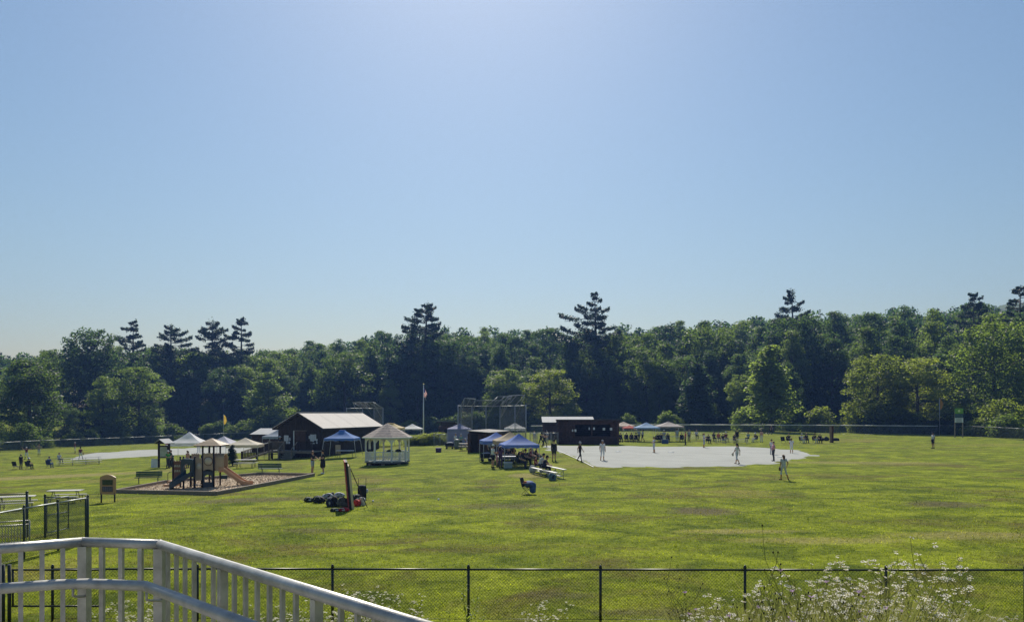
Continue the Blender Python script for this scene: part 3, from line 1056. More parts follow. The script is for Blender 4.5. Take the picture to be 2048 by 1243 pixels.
# ------------------------------------------------------------------ wildflowers on the bank
M_STEM = leaf_mat('weed_stem', (0.14, 0.17, 0.05), (0.30, 0.30, 0.13), 0.4, (1.3, 1.3, 0.8))
M_WLEAF = leaf_mat('weed_leaf', (0.09, 0.14, 0.03), (0.20, 0.25, 0.06), 0.5, (1.5, 1.5, 0.7))
M_PETAL = leaf_mat('white_petals', (0.78, 0.76, 0.66), (0.92, 0.90, 0.82), 0.5)
M_PURPLE = leaf_mat('purple_petals', (0.42, 0.28, 0.46), (0.60, 0.45, 0.62), 0.45)
M_BUD = mat('flower_bud', (0.035, 0.035, 0.02), 0.8, 0.3, 30)
M_YEL = leaf_mat('yellow_disc', (0.5, 0.36, 0.04), (0.62, 0.48, 0.08), 0.2)

def disc_flower(V, Fc, c, r, up, rnd, petals=9):
    c = Vector(c); up = Vector(up).normalized()
    t = up.orthogonal().normalized(); b = up.cross(t)
    for k in range(petals):
        a = 2 * math.pi * k / petals + rnd.uniform(-.1, .1)
        d = t * math.cos(a) + b * math.sin(a); s = up.cross(d)
        n = len(V)
        w = r * 0.34
        V += [c + d * r * 0.2, c + d * r * 0.7 + s * w, c + d * r + up * r * rnd.uniform(-.05, .2), c + d * r * 0.7 - s * w]
        Fc.append((n, n + 1, n + 2, n + 3))

def weed_meshes(seed, kind):
    rnd = random.Random(seed)
    st, V_l, F_l, V_f, F_f, V_d = MB(), [], [], [], [], MB()
    H = 1.0
    nst = {'fleabane': 3, 'knapweed': 2, 'goldenrod': 2}[kind]
    for s in range(nst):
        lean = Vector((rnd.uniform(-.22, .30), rnd.uniform(-.25, .25), 0))
        h = H * rnd.uniform(0.78, 1.0)
        pts = [Vector((rnd.uniform(-.04, .04), rnd.uniform(-.04, .04), -0.05))]
        for k in range(1, 6):
            t = k / 5
            pts.append(Vector((lean.x * t * t + rnd.uniform(-.012, .012), lean.y * t * t + rnd.uniform(-.012, .012), h * t)))
        st.tube(pts, [0.0030, 0.0028, 0.0026, 0.0022, 0.0018, 0.0012], 4, cap=False)
        nl = {'fleabane': 14, 'knapweed': 10, 'goldenrod': 34}[kind]
        for k in range(nl):
            t = rnd.uniform(0.05, 0.95 if kind == 'goldenrod' else 0.75)
            i = min(4, int(t * 5)); p = pts[i].lerp(pts[i + 1], t * 5 - i)
            a = rnd.uniform(0, 6.28)
            L = rnd.uniform(0.05, 0.11) * (1.25 - 0.7 * t) * (1.2 if kind == 'goldenrod' else 0.9)
            d = Vector((math.cos(a), math.sin(a), rnd.uniform(0.3, 1.0))).normalized()
            sd = d.cross(Vector((0, 0, 1))).normalized() * L * 0.13
            n = len(V_l)
            m_ = p + d * L * 0.5 + Vector((0, 0, L * 0.08))
            V_l += [p, m_ + sd, p + d * L - Vector((0, 0, L * 0.15)), m_ - sd]
            F_l.append((n, n + 1, n + 2, n + 3))
        nb = {'fleabane': 9, 'knapweed': 6, 'goldenrod': 0}[kind]
        for k in range(nb):
            t = rnd.uniform(0.62, 1.0)
            i = min(4, int(t * 5)); p = pts[i].lerp(pts[i + 1], t * 5 - i)
            a = rnd.uniform(0, 6.28)
            L = rnd.uniform(0.05, 0.16)
            q = p + Vector((math.cos(a) * L * 0.65, math.sin(a) * L * 0.65, L))
            st.tube([p, p.lerp(q, 0.5) + Vector((math.cos(a) * 0.012, math.sin(a) * 0.012, -0.005)), q], [0.002, 0.0016, 0.0012], 3, cap=False)
            if kind == 'fleabane':
                for m in range(rnd.randint(1, 4)):
                    c = q + Vector((rnd.uniform(-.022, .022), rnd.uniform(-.022, .022), rnd.uniform(-.008, .012)))
                    disc_flower(V_f, F_f, c, rnd.uniform(0.010, 0.0145), (rnd.uniform(-.4, .4), rnd.uniform(-.5, .5), 1), rnd, 8)
                    V_d.ball(c + Vector((0, 0, 0.001)), 0.0035, 5, 3)
            else:
                V_d.ball(q, 0.0052, 6, 5, (0.8, 0.8, 1.2))
                if rnd.random() < 0.2:
                    for m in range(16):
                        a2 = rnd.uniform(0, 6.28); n = len(V_f)
                        d = Vector((math.cos(a2), math.sin(a2), rnd.uniform(0.3, 1.4))).normalized()
                        sd = d.cross(Vector((0, 0, 1))).normalized() * 0.003
                        b0 = q + Vector((0, 0, 0.006))
                        V_f += [b0, b0 + d * 0.012 + sd, b0 + d * 0.021, b0 + d * 0.012 - sd]
                        F_f.append((n, n + 1, n + 2, n + 3))
    out = {'stem': (st.mesh('stem'), M_STEM)}
    lv = bpy.data.meshes.new('leaves'); lv.from_pydata([tuple(v) for v in V_l], [], F_l); out['leaves'] = (lv, M_WLEAF)
    if V_f:
        fl = bpy.data.meshes.new('flower_heads'); fl.from_pydata([tuple(v) for v in V_f], [], F_f)
        out['flower_heads'] = (fl, M_PETAL if kind == 'fleabane' else M_PURPLE)
    if V_d.v:
        out['flower_discs' if kind == 'fleabane' else 'flower_buds'] = (V_d.mesh('discs'), M_YEL if kind == 'fleabane' else M_BUD)
    return out
WEEDS = {k: [weed_meshes(300 + i + 50 * j, k) for i in range(nv)] for j, (k, nv) in enumerate((('fleabane', 6), ('knapweed', 4), ('goldenrod', 3)))}
def weed(kind, px, d, py_top, label, group):
    v = random.choice(WEEDS[kind])
    g = GD(px, d)
    h = CZ - (py_top - HY) / F * d - g.z
    if h < 0.15: return
    e = empty({'fleabane': 'fleabane_plant', 'knapweed': 'knapweed_plant', 'goldenrod': 'leafy_weed'}[kind], g, random.uniform(-0.6, 0.6), label, 'wildflower' if kind != 'goldenrod' else 'weed', group)
    k = h / (1.10 if kind == 'knapweed' else 1.02 if kind == 'fleabane' else 1.0)
    e.scale = (min(k, 1.2), min(k, 1.2), k)
    for nm, (me, mt) in v.items():
        q_ = link(nm, me, mt, e)
        if nm.startswith('flower'): q_['kind'] = 'stuff'
rq = random.Random(21)
LW = ('white flowered weed on the bank in front of the black fence at right', 'white wildflowers on the bank at right')
def bell(px, c, w): return math.exp(-((px - c) / w) ** 2)
for i in range(78):
    px = rq.gauss(1690, 235)
    if not (1320 < px < 2050): continue
    top = 1240 - 110 * bell(px, 1690, 240) * rq.random() ** 1.6 - rq.uniform(0, 12)
    if px > 1850: top += 12
    weed('fleabane', px, rq.uniform(4.4, 7.0), top, *LW)
for px, py in ((1876, 1088), (1840, 1112), (1858, 1120), (1790, 1118), (1720, 1124), (1895, 1140), (1760, 1120)):
    weed('fleabane', px, rq.uniform(4.6, 5.6), py, *LW)
for px, py in ((1367, 1116), (1411, 1134), (1500, 1112), (1540, 1124), (1580, 1100), (1612, 1092), (1626, 1070), (1652, 1096), (1656, 1134), (1642, 1160), (1490, 1158), (1408, 1178), (1700, 1118), (1450, 1105), (1560, 1150)):
    weed('knapweed', px - 6, rq.uniform(4.1, 5.2), py, 'purple flowered weed with dark buds on the bank at lower right', 'purple wildflowers on the bank at right')
for i in range(30):
    px = rq.uniform(430, 830)
    weed('fleabane', px, rq.uniform(7.0, 9.5), 1168 + 0.14 * abs(px - 700) + rq.uniform(0, 60), 'white flowered weed behind the descending part of the aluminium railing', 'white wildflowers behind the railing')
for i in range(14):
    px = rq.uniform(210, 330)
    weed('fleabane', px, rq.uniform(7.5, 10), 1195 + rq.uniform(0, 45), 'white flowered weed low behind the left pickets of the railing', 'white wildflowers at far lower left')
for px, py in ((1090, 1196), (1096, 1212), (1075, 1222), (1110, 1226), (1060, 1232)):
    weed('fleabane', px, rq.uniform(6.5, 7.5), py, 'white flowered weed standing alone below the middle of the fence', 'white wildflowers below the middle of the fence')
weed('goldenrod', 934, 9.6, 1148, 'tall leafy green weed beside the fence post right of the railing', None)
weed('goldenrod', 952, 9.0, 1196, 'shorter leafy green weed right of the tall one by the fence post', None)
weed('goldenrod', 893, 9.2, 1206, 'leafy green weed just above the lower end of the railing', None)
for i in range(22):
    px = rq.gauss(1700, 210)
    weed('goldenrod', px, rq.uniform(5.5, 8.0), 1196 + rq.uniform(0, 42), 'green leafy weed among the white flowers on the bank', 'leafy weeds among the flowers')

def bank_growth():
    """tangle of long grass stems on the bank below the fence"""
    rng = np.random.default_rng(8)
    n = 8000
    y = rng.uniform(3.8, 9.5, n)
    px = rng.uniform(1330, 2060, n)
    x = (px - CX) / F * y
    z = terrain(x, y)
    top = 1248 - 95 * np.exp(-((px - 1680) / 240) ** 2) * rng.random(n) ** 1.5
    h = np.clip(CZ - (top - HY) / F * y - z, 0.1, 1.2)
    w = rng.uniform(0.0008, 0.0020, n)
    a = rng.uniform(0, 6.28, n)
    lx, ly = rng.normal(0.10, 0.28, n) * h, rng.normal(0, 0.25, n) * h
    dx, dy = np.cos(a) * w, np.sin(a) * w * 0.4
    v = np.stack([np.stack([x - dx, y - dy, z - 0.02], 1), np.stack([x + dx, y + dy, z - 0.02], 1),
                  np.stack([x + lx * 0.6 + dx * 0.7, y + ly * 0.6 + dy * 0.7, z + h * 0.62], 1), np.stack([x + lx, y + ly, z + h], 1)], 1).reshape(-1, 3)
    o = link('tall_grass', np_mesh('tall_grass', v, np.arange(n * 4).reshape(n, 4)), M_STEM)
    tag(o, 'tangle of long grass and stems on the bank at right', 'grass', kind='stuff')
bank_growth()
# ------------------------------------------------------------------ buildings and furniture of the park
M_DWOOD = mat('dark_stained_boards', (0.040, 0.026, 0.020), 0.8, 0.35, 3.0, bump=0.4, stretch=(1, 1, 0.3))
M_LOG = mat('stained_logs', (0.085, 0.045, 0.035), 0.75, 0.35, 4.0, bump=0.5)
M_LOGEND = mat('log_ends', (0.22, 0.16, 0.10), 0.8, 0.25, 6.0)
M_ROOFM = mat('pale_metal_roof', (0.52, 0.485, 0.45), 0.75, 0.04, 1.2, bump=0.1, spec=0.12)
M_ROOFW = mat('white_metal_roof', (0.34, 0.35, 0.36), 0.75, 0.08, 1.5, spec=0.12)
M_ROOFD = mat('grey_roofing', (0.24, 0.23, 0.22), 0.85, 0.2, 3.0, bump=0.3)
M_SHING = mat('weathered_shingles', (0.32, 0.275, 0.25), 0.9, 0.25, 5.0, bump=0.7, bscale=25)
M_WHITE = mat('white_paint', (0.74, 0.75, 0.74), 0.55, 0.06, 4.0)
M_BLACK = mat('black_plastic', (0.012, 0.012, 0.014), 0.5, 0.3, 10)
M_PAPER = mat('paper', (0.70, 0.72, 0.76), 0.8, 0.05, 8)
M_PRINT = mat('print_ink', (0.12, 0.14, 0.2), 0.8, 0.2, 8)
M_TIMBER = mat('weathered_timber', (0.235, 0.195, 0.155), 0.85, 0.25, 4.0, bump=0.4, stretch=(1, 4, 4))
M_INSIDE = mat('interior_shade', (0.018, 0.012, 0.010), 0.9, 0.3, 3)  # near-black colour carrying the shade inside openings
M_DOOR = mat('brown_door', (0.07, 0.035, 0.028), 0.6, 0.2, 3)
M_DECKG = mat('grey_deck_boards', (0.20, 0.21, 0.20), 0.8, 0.2, 3)

# --- the cabin
def make_cabin():
    yax = Vector((0.269, 0.965, 0)); xax = Vector((0.965, -0.269, 0))
    fr = Vector((-20.65, 84.0, 0))
    gw, gl = 5.3, 14.4
    c = fr - xax * gw / 2
    zg = Z(c.x, c.y)
    e = empty('cabin', (c.x, c.y, zg), math.atan2(-0.269, 0.965), 'dark brown cabin with pale metal gable roof, porch deck and posted papers', 'cabin')
    H = CZ - 1.46 - zg - 0.08          # eave height
    RZ = CZ - 0.06 - zg                # ridge
    hw = gw / 2
    # walls: boards on the gable and the long side
    MB().prism([(-hw, -0.3), (hw, -0.3), (hw, H), (0, RZ - 0.12), (-hw, H)], gl, 'y', 0.02).build('wall_core', M_DWOOD, e)
    n = 22
    bwd = gw / n
    for i in range(n):
        x0 = -hw + i * bwd
        xm = x0 + bwd / 2
        top = H + (RZ - 0.14 - H) * (1 - abs(xm) / hw) - 0.04
        MB().box((xm, 0.0, (top - 0.25) / 2), (bwd - 0.015, 0.05 + 0.012 * (i % 3), top + 0.25)).build('wall_board', M_DWOOD, e)
    nb = 17
    for i in range(nb):
        z0 = i * H / nb
        MB().box((hw + 0.005, gl / 2, z0 + H / nb / 2 - 0.05), (0.05 + 0.01 * (i % 2), gl - 0.04, H / nb - 0.02)).build('siding_board', M_DWOOD, e)
    # roof: standing seam sheets
    ov, og = 0.45, 0.45
    sl = (RZ - H) / hw
    ns = 4
    for side in (-1, 1):
        for i in range(ns):
            y0 = -og + i * (gl + 2 * og) / ns
            y1 = y0 + (gl + 2 * og) / ns
            xe = side * (hw + ov)
            ze = H - sl * ov + 0.12
            zr = RZ + 0.12
            b = MB()
            t = 0.05
            b.add([(0, y0, zr), (xe, y0, ze), (xe, y1 - 0.01, ze), (0, y1 - 0.01, zr), (0, y0, zr - t), (xe, y0, ze - t), (xe, y1 - 0.01, ze - t), (0, y1 - 0.01, zr - t)],
                  [(0, 1, 2, 3), (7, 6, 5, 4), (0, 4, 5, 1), (1, 5, 6, 2), (2, 6, 7, 3), (3, 7, 4, 0)])
            b.beam((0.0, y0, zr + 0.012), (xe, y0, ze + 0.012), 0.02, 0.008)
            b.build('roof_sheet', M_ROOFM, e)
        MB().beam((side * (hw + ov), -og, H - sl * ov + 0.0), (side * (hw + ov), gl + og, H - sl * ov + 0.0), 0.06, 0.18).build('fascia', M_DWOOD, e)
        MB().beam((0, -og + 0.03, RZ + 0.0), (side * (hw + ov), -og + 0.03, H - sl * ov + 0.0), 0.05, 0.2).build('rake_board', M_DWOOD, e)
    MB().beam((0, -og, RZ + 0.15), (0, gl + og, RZ + 0.15), 0.3, 0.04).build('ridge_cap', M_ROOFM, e)
    # gable vent
    v = MB().box((0, -0.04, RZ - 0.95), (0.5, 0.06, 0.6)).build('vent', M_INSIDE, e)
    for k in range(5):
        MB().box((0, -0.08, RZ - 1.19 + 0.12 * k), (0.5, 0.03, 0.05)).build('vent_slat', M_DWOOD, v)
    # door
    DZ = 0.82
    d = MB().box((0.1, -0.03, DZ + 1.0), (1.42, 0.08, 2.0)).build('door', M_DOOR, e)
    for k in range(2):
        MB().box((0.1 + (k - .5) * 0.7, -0.085, DZ + 1.0), (0.62, 0.03, 1.86)).build('door_panel', M_DOOR, d)
    MB().box((-0.66, -0.06, DZ + 1.03), (0.10, 0.12, 2.1)).build('door_trim', M_WHITE, e)
    MB().box((0.86, -0.05, DZ + 1.03), (0.06, 0.12, 2.1)).build('door_trim', M_DWOOD, e)
    MB().box((0.1, -0.06, DZ + 2.08), (1.6, 0.12, 0.07)).build('door_trim', M_TIMBER, e)
    # papers on the wall: x, z above deck, w, h
    for x, z, w_, h_ in ((-1.62, 1.25, 0.55, 0.62), (-1.18, 1.15, 0.14, 0.32), (-1.55, 0.78, 0.22, 0.28), (-1.27, 0.78, 0.22, 0.26),
                         (1.22, 1.38, 0.16, 0.32), (1.42, 1.32, 0.22, 0.72), (1.66, 1.28, 0.24, 0.78), (1.92, 1.36, 0.24, 0.66), (2.12, 0.95, 0.17, 0.52), (1.6, 0.72, 0.5, 0.14)):
        p = MB().box((x, -0.065, DZ + z), (w_, 0.012, h_)).build('notice', M_PAPER, e)
        m = MB()
        for k in range(max(2, int(h_ / 0.09))):
            m.box((x - w_ * 0.06, -0.074, DZ + z + h_ / 2 - 0.05 - k * 0.085), (w_ * 0.72, 0.003, 0.018))
        m.build('print', M_PRINT, p)
    # deck
    dk = MB().box((0, -1.0, DZ - 0.12), (gw + 0.1, 1.9, 0.08)).build('deck', M_DECKG, e)
    for k in range(12):
        MB().box((0, -0.12 - k * 0.158, DZ - 0.06), (gw + 0.14, 0.15, 0.04)).build('deck_board', M_DECKG, dk)
    MB().box((0, -1.97, DZ - 0.16), (gw + 0.12, 0.04, 0.24)).build('rim_board', M_WHITE if False else M_TIMBER, e)
    for x in (-2.6, -1.3, 1.3, 2.6):
        MB().box((x, -1.85, 0.25), (0.12, 0.12, 1.1)).build('deck_post', M_DWOOD, e)
    for k in range(4):
        MB().box((0.1, -2.12 - k * 0.27, DZ - 0.16 - k * 0.19), (1.35, 0.27, 0.05)).build('step', M_DECKG, e)
        MB().box((0.1, -2.0 - k * 0.27, DZ - 0.25 - k * 0.19), (1.3, 0.03, 0.17)).build('riser', M_DECKG, e)
    # deck railings
    def rail(x0, x1, y, m):
        MB().box(((x0 + x1) / 2, y, DZ + 0.95), (abs(x1 - x0), 0.12, 0.05)).build('deck_rail', m, e)
        MB().box(((x0 + x1) / 2, y, DZ + 0.12), (abs(x1 - x0), 0.05, 0.06)).build('deck_rail', m, e)
        pk = MB().box((0, 0, DZ + 0.53), (0.045, 0.04, 0.8)).mesh('baluster')
        k = int(abs(x1 - x0) / 0.14)
        for i in range(1, k):
            link('baluster', pk, m, e, (x0 + (x1 - x0) * i / k, y, 0))
        for x in (x0, x1):
            MB().box((x, y, DZ + 0.45), (0.11, 0.11, 1.1)).build('rail_post', m, e)
    rail(-2.6, -0.75, -1.9, M_TIMBER); rail(0.95, 2.6, -1.9, M_DWOOD)
    for x in (-0.68, 0.88):
        MB().beam((x, -1.95, DZ + 0.95), (x, -3.1, DZ + 0.2), 0.09, 0.05).build('stair_rail', M_TIMBER, e)
        MB().box((x, -3.1, 0.35), (0.1, 0.1, 1.2)).build('stair_post', M_TIMBER, e)
    MB().beam((2.66, -0.1, DZ + 0.95), (2.66, -1.9, DZ + 0.95), 0.1, 0.05).build('deck_rail', M_DWOOD, e)
    # window on the long side
    for y in (4.5, 9.5):
        w_ = MB().box((hw + 0.04, y, 1.9), (0.06, 1.1, 0.9)).build('window', M_INSIDE, e)
        MB().box((hw + 0.075, y, 1.42), (0.06, 1.25, 0.07)).build('sill', M_DWOOD, w_)
    # access ramp down to the lawn at left
    q = G(484, 921)
    inv = e.matrix_basis.inverted()
    q = inv @ q
    a = Vector((-2.6, -1.35, DZ - 0.06)); b = Vector((q.x, q.y, q.z + 0.05))
    MB().beam(a, b, 1.3, 0.08).build('ramp', M_DECKG, e)
    dv = (b - a).normalized(); sd = dv.cross(Vector((0, 0, 1))).normalized()
    L = (b - a).length
    for s in (-1, 1):
        o = sd * 0.62 * s
        MB().beam(a + o + Vector((0, 0, 0.95)), b + o + Vector((0, 0, 0.95)), 0.12, 0.05).build('ramp_rail', M_WHITE if s > 0 else M_TIMBER, e)
        MB().beam(a + o * 1.06 + Vector((0, 0, -0.0)), b + o * 1.06 + Vector((0, 0, -0.0)), 0.04, 0.2).build('ramp_edge', M_TIMBER, e)
        MB().beam(a + o + Vector((0, 0, 0.2)), b + o + Vector((0, 0, 0.2)), 0.05, 0.06).build('ramp_rail', M_DWOOD, e)
        pk = MB().box((0, 0, 0.55), (0.045, 0.045, 0.76)).mesh('baluster')
        k = int(L / 0.16)
        for i in range(k + 1):
            p = a + dv * L * i / k + o
            if i % 10 == 0:
                MB().box((p.x, p.y, (p.z + 0.95 - 0.25) / 2), (0.11, 0.11, p.z + 0.95 + 0.25)).build('ramp_post', M_DWOOD, e)
            else:
                link('baluster', pk, M_DWOOD, e, p)
    return e
make_cabin()

# --- gazebo
def make_gazebo():
    g = GD(775, 69.0)
    e = empty('gazebo', g, rad(19.5), 'white octagonal gazebo with arched openings and weathered shingle roof', 'gazebo')
    n = 8
    R = 1.92
    def pt(k, r, z): return Vector((r * math.cos(2 * math.pi * k / n), r * math.sin(2 * math.pi * k / n), z))
    fz, ez = 0.28, 2.42
    MB().lathe([(R + 0.12, fz - 0.09), (R + 0.12, fz)], (0, 0, 0), 8, False).build('floor', M_DECKG, e)
    MB().lathe([(R - 0.05, -0.1), (R - 0.05, fz - 0.1)], (0, 0, 0), 8, False).build('skirt', M_INSIDE, e)
    for k in range(n):
        MB().box(pt(k + .5, R * 0.9, 0.02), (0.3, 0.3, 0.2), 2 * math.pi * (k + .5) / n).build('footing', M_TIMBER, e)
    for k in range(n):
        p = pt(k, R, 0)
        a = 2 * math.pi * k / n
        MB().box((p.x, p.y, (fz + ez) / 2), (0.13, 0.13, ez - fz), a).build('post', M_WHITE, e)
        q = pt(k + 1, R, 0)
        mid = (p + q) / 2
        d = (q - p).normalized()
        # header and arch brace
        MB().beam(p + Vector((0, 0, ez - 0.07)), q + Vector((0, 0, ez - 0.07)), 0.09, 0.14).build('header', M_WHITE, e)
        half = (q - p).length / 2 - 0.06
        b = MB()
        ang = math.atan2(d.y, d.x)
        N = 10
        for s in range(N):
            t0, t1 = math.pi * s / N, math.pi * (s + 1) / N
            o0 = mid - d * math.cos(t0) * half; o1 = mid - d * math.cos(t1) * half
            z0, z1 = ez - 0.72 + 0.58 * math.sin(t0), ez - 0.72 + 0.58 * math.sin(t1)
            nrm = Vector((-d.y, d.x, 0)) * 0.02
            zt = ez - 0.13
            b.add([(*(o0 - nrm).xy, z0), (*(o1 - nrm).xy, z1), (*(o1 - nrm).xy, zt), (*(o0 - nrm).xy, zt), (*(o0 + nrm).xy, z0), (*(o1 + nrm).xy, z1), (*(o1 + nrm).xy, zt), (*(o0 + nrm).xy, zt)],
                  [(0, 1, 2, 3), (7, 6, 5, 4), (0, 4, 5, 1), (2, 6, 7, 3)])
        b.build('arch_brace', M_WHITE, e)
        if k != 2:   # one bay at the back is the entrance
            for z in (fz + 0.1, fz + 0.86):
                MB().beam(p + Vector((0, 0, z)), q + Vector((0, 0, z)), 0.07, 0.07).build('rail', M_WHITE, e)
            m = 11
            pk = MB().box((0, 0, fz + 0.48), (0.042, 0.035, 0.72), ang).mesh('baluster')
            for i in range(1, m):
                link('baluster', pk, M_WHITE, e, p.lerp(q, i / m))
    # roof: eight faces, each with courses of shingles
    RO = R + 0.32
    apex = Vector((0, 0, ez + 1.22))
    for k in range(n):
        a, b_ = pt(k, RO, ez - 0.02), pt(k + 1, RO, ez - 0.02)
        f = MB()
        C = 9
        for c in range(C):
            t0, t1 = c / C, (c + 1) / C
            lo0, lo1 = a.lerp(apex, t0), b_.lerp(apex, t0)
            hi0, hi1 = a.lerp(apex, min(t1, 0.985)), b_.lerp(apex, min(t1, 0.985))
            up = Vector((0, 0, 0.022))
            f.add([lo0 + up, lo1 + up, hi1, hi0, lo0 - up * 0.3, lo1 - up * 0.3], [(0, 1, 2, 3), (4, 5, 1, 0)])
        f.build('roof_face', M_SHING, e)
        MB().beam(a + Vector((0, 0, -0.03)), b_ + Vector((0, 0, -0.03)), 0.04, 0.11).build('eave_board', M_WHITE, e)
    # bench inside
    for k in (4, 5, 6):
        p, q = pt(k, R - 0.35, fz + 0.45), pt(k + 1, R - 0.35, fz + 0.45)
        MB().beam(p, q, 0.4, 0.05).build('inner_bench', M_WHITE, e)
make_gazebo()

# --- log dugouts
def dugout(g, rz, w, dep, h, label, opening=True, roof=None, slope=0.25, name='log_dugout', over=0.35, papers=()):
    """front faces local -y; logs run along x on front and back, along y on the sides"""
    e = empty(name, g, rz, label, 'dugout', 'log dugouts')
    r = 0.125
    n = int(h / (2 * r * 0.94))
    step = h / n
    roof = roof or M_ROOFD
    x0, x1 = -w * 0.22, w * 0.38
    for i in range(n):
        z = step * (i + .5)
        op = opening and (h * 0.36 < z < h * 0.80)
        sl = slope * dep
        if op:
            MB().tube([(-w / 2 - 0.22, 0, z), (x0, 0, z)], r, 8).build('log', M_LOG, e)
            MB().tube([(x1, 0, z), (w / 2 + 0.22, 0, z)], r, 8).build('log', M_LOG, e)
        else:
            MB().tube([(-w / 2 - 0.22 - 0.1 * (i % 2), 0, z), (w / 2 + 0.22 + 0.1 * (i % 2), 0, z)], r, 8).build('log', M_LOG, e)
        zb = z - step * 0.5
        for s in (-1, 1):
            if zb + r < h:
                MB().tube([(s * w / 2, -0.22 - 0.1 * (i % 2), zb + 0.01), (s * w / 2, dep + 0.2, zb + 0.01)], r, 8).build('log', M_LOG, e)
        MB().tube([(-w / 2 - 0.2, dep, z), (w / 2 + 0.2, dep, z)], r, 8).build('log', M_LOG if not op else M_INSIDE, e)  # back logs level with the opening: interior shade put into their colour
    if opening:
        MB().box(((x0 + x1) / 2 - 0.1, 0, h * 0.58), (0.14, 0.22, h * 0.46)).build('opening_post', M_LOG, e)
        MB().box(((x0 + x1) / 2, dep * 0.75, 0.45), ((x1 - x0) * 1.2, 0.4, 0.06)).build('players_bench', M_TIMBER, e)
    zl, zh = h + 0.06, h + 0.06 + slope * dep
    b = MB()
    f0, f1 = (zh, zl) if slope >= 0 else (h + 0.06, h + 0.06 - slope * dep)
    if slope < 0:
        pass
    ya, yb = -over - 0.2, dep + over
    k = 8
    for i in range(k):
        xa = -w / 2 - over + i * (w + 2 * over) / k
        xb = xa + (w + 2 * over) / k - 0.012
        m = MB().add([(xa, ya, f0), (xb, ya, f0), (xb, yb, f1), (xa, yb, f1), (xa, ya, f0 - 0.06), (xb, ya, f0 - 0.06), (xb, yb, f1 - 0.06), (xa, yb, f1 - 0.06)],
                     [(0, 1, 2, 3), (7, 6, 5, 4), (0, 4, 5, 1), (1, 5, 6, 2), (2, 6, 7, 3), (3, 7, 4, 0)])
        m.build('roof_sheet', roof, e)
    MB().beam((-w / 2 - over, ya - 0.02, f0 - 0.12), (w / 2 + over, ya - 0.02, f0 - 0.12), 0.05, 0.18).build('fascia', M_DWOOD, e)
    # filler between the top log and the roof
    zf = max(f0, f1) - h
    MB().prism([(-0.08, h - 0.05), (dep + 0.08, h - 0.05), (dep + 0.08, f1 - 0.08), (-0.08, f0 - 0.08)], w - 0.1, 'x', -w / 2 + 0.05).build('gable_fill', M_DWOOD, e)
    for (x, z, ww, hh) in papers:
        MB().box((x, -0.15, z), (ww, 0.01, hh)).build('notice', M_PAPER, e)
    return e
g = G(1176, 888)
dugout(g, rad(-2), 7.4, 2.6, 3.0, 'large dark red log dugout with a wide opening facing the softball infield', slope=0.04,
       papers=((-1.95, 1.75, 0.16, 0.28), (-1.6, 1.75, 0.24, 0.32), (0.15, 2.0, 0.14, 0.3), (0.75, 2.0, 0.22, 0.3), (2.0, 1.95, 0.3, 0.3), (2.9, 1.95, 0.3, 0.3)))
g = GD(1137, 119)
dugout(g, rad(0), 7.4, 2.6, 2.55, 'log dugout with white metal roof behind the large dark red one', opening=False, roof=M_ROOFW, slope=-0.32)
g = Vector((-2.65, 79.0, 0)); g.z = Z(g.x, g.y)
yax = math.atan2(-0.274, 0.96)
e0 = dugout(g + Vector((0.96, 3.4, 0)), yax + rad(90), 7.0, 1.75, 1.98, 'log dugout with grey slanted roof and sky blue banner beside the blue tents', opening=False, slope=-0.10, over=0.25)
MB().box((-3.64, 1.2, 0.9), (0.05, 0.7, 1.8)).build('doorway', M_INSIDE, e0)  # dark panel over solid logs, doorway shade given as colour
g = GD(532, 108)
dugout(g, rad(-8), 3.6, 2.4, 2.35, 'log dugout with white roof left of the dark cabin', opening=False, roof=M_ROOFW, slope=-0.32)
g = GD(896, 128)
dugout(g, rad(-35), 3.2, 2.2, 2.3, 'small far log dugout with white roof edge left of the backstop', opening=True, roof=M_ROOFW, slope=0.3)
def banner():
    a = G(962, 897)
    e = empty('banner', (a.x + 0.15, a.y - 0.9, a.z), rad(8), 'sky blue printed banner standing against the log dugout', 'banner')
    MB().tube([(-0.32, 0, 0), (-0.32, 0, 2.15)], 0.015, 6).build('pole', M_STEEL, e)
    MB().tube([(0.32, 0, 0), (0.32, 0, 2.15)], 0.015, 6).build('pole', M_STEEL, e)
    c = MB().box((0, 0, 1.25), (0.62, 0.015, 1.75)).build('cloth', mat('banner_blue', (0.25, 0.45, 0.55), 0.8, 0.25, 3, transl=0.3), e)
    m = MB()
    for x, z, w_, h_ in ((-0.08, 1.55, 0.2, 0.5), (0.12, 1.2, 0.16, 0.7), (-0.12, 0.85, 0.25, 0.3), (0.1, 1.85, 0.25, 0.16)):
        m.prism([(x - w_ / 2, z - h_ / 2), (x + w_ / 2, z - h_ / 3), (x + w_ / 3, z + h_ / 2), (x - w_ / 3, z + h_ / 3)], 0.004, 'y', -0.0125)
    m.build('print', mat('banner_green', (0.12, 0.25, 0.14), 0.8, 0.3, 5), c)
banner()

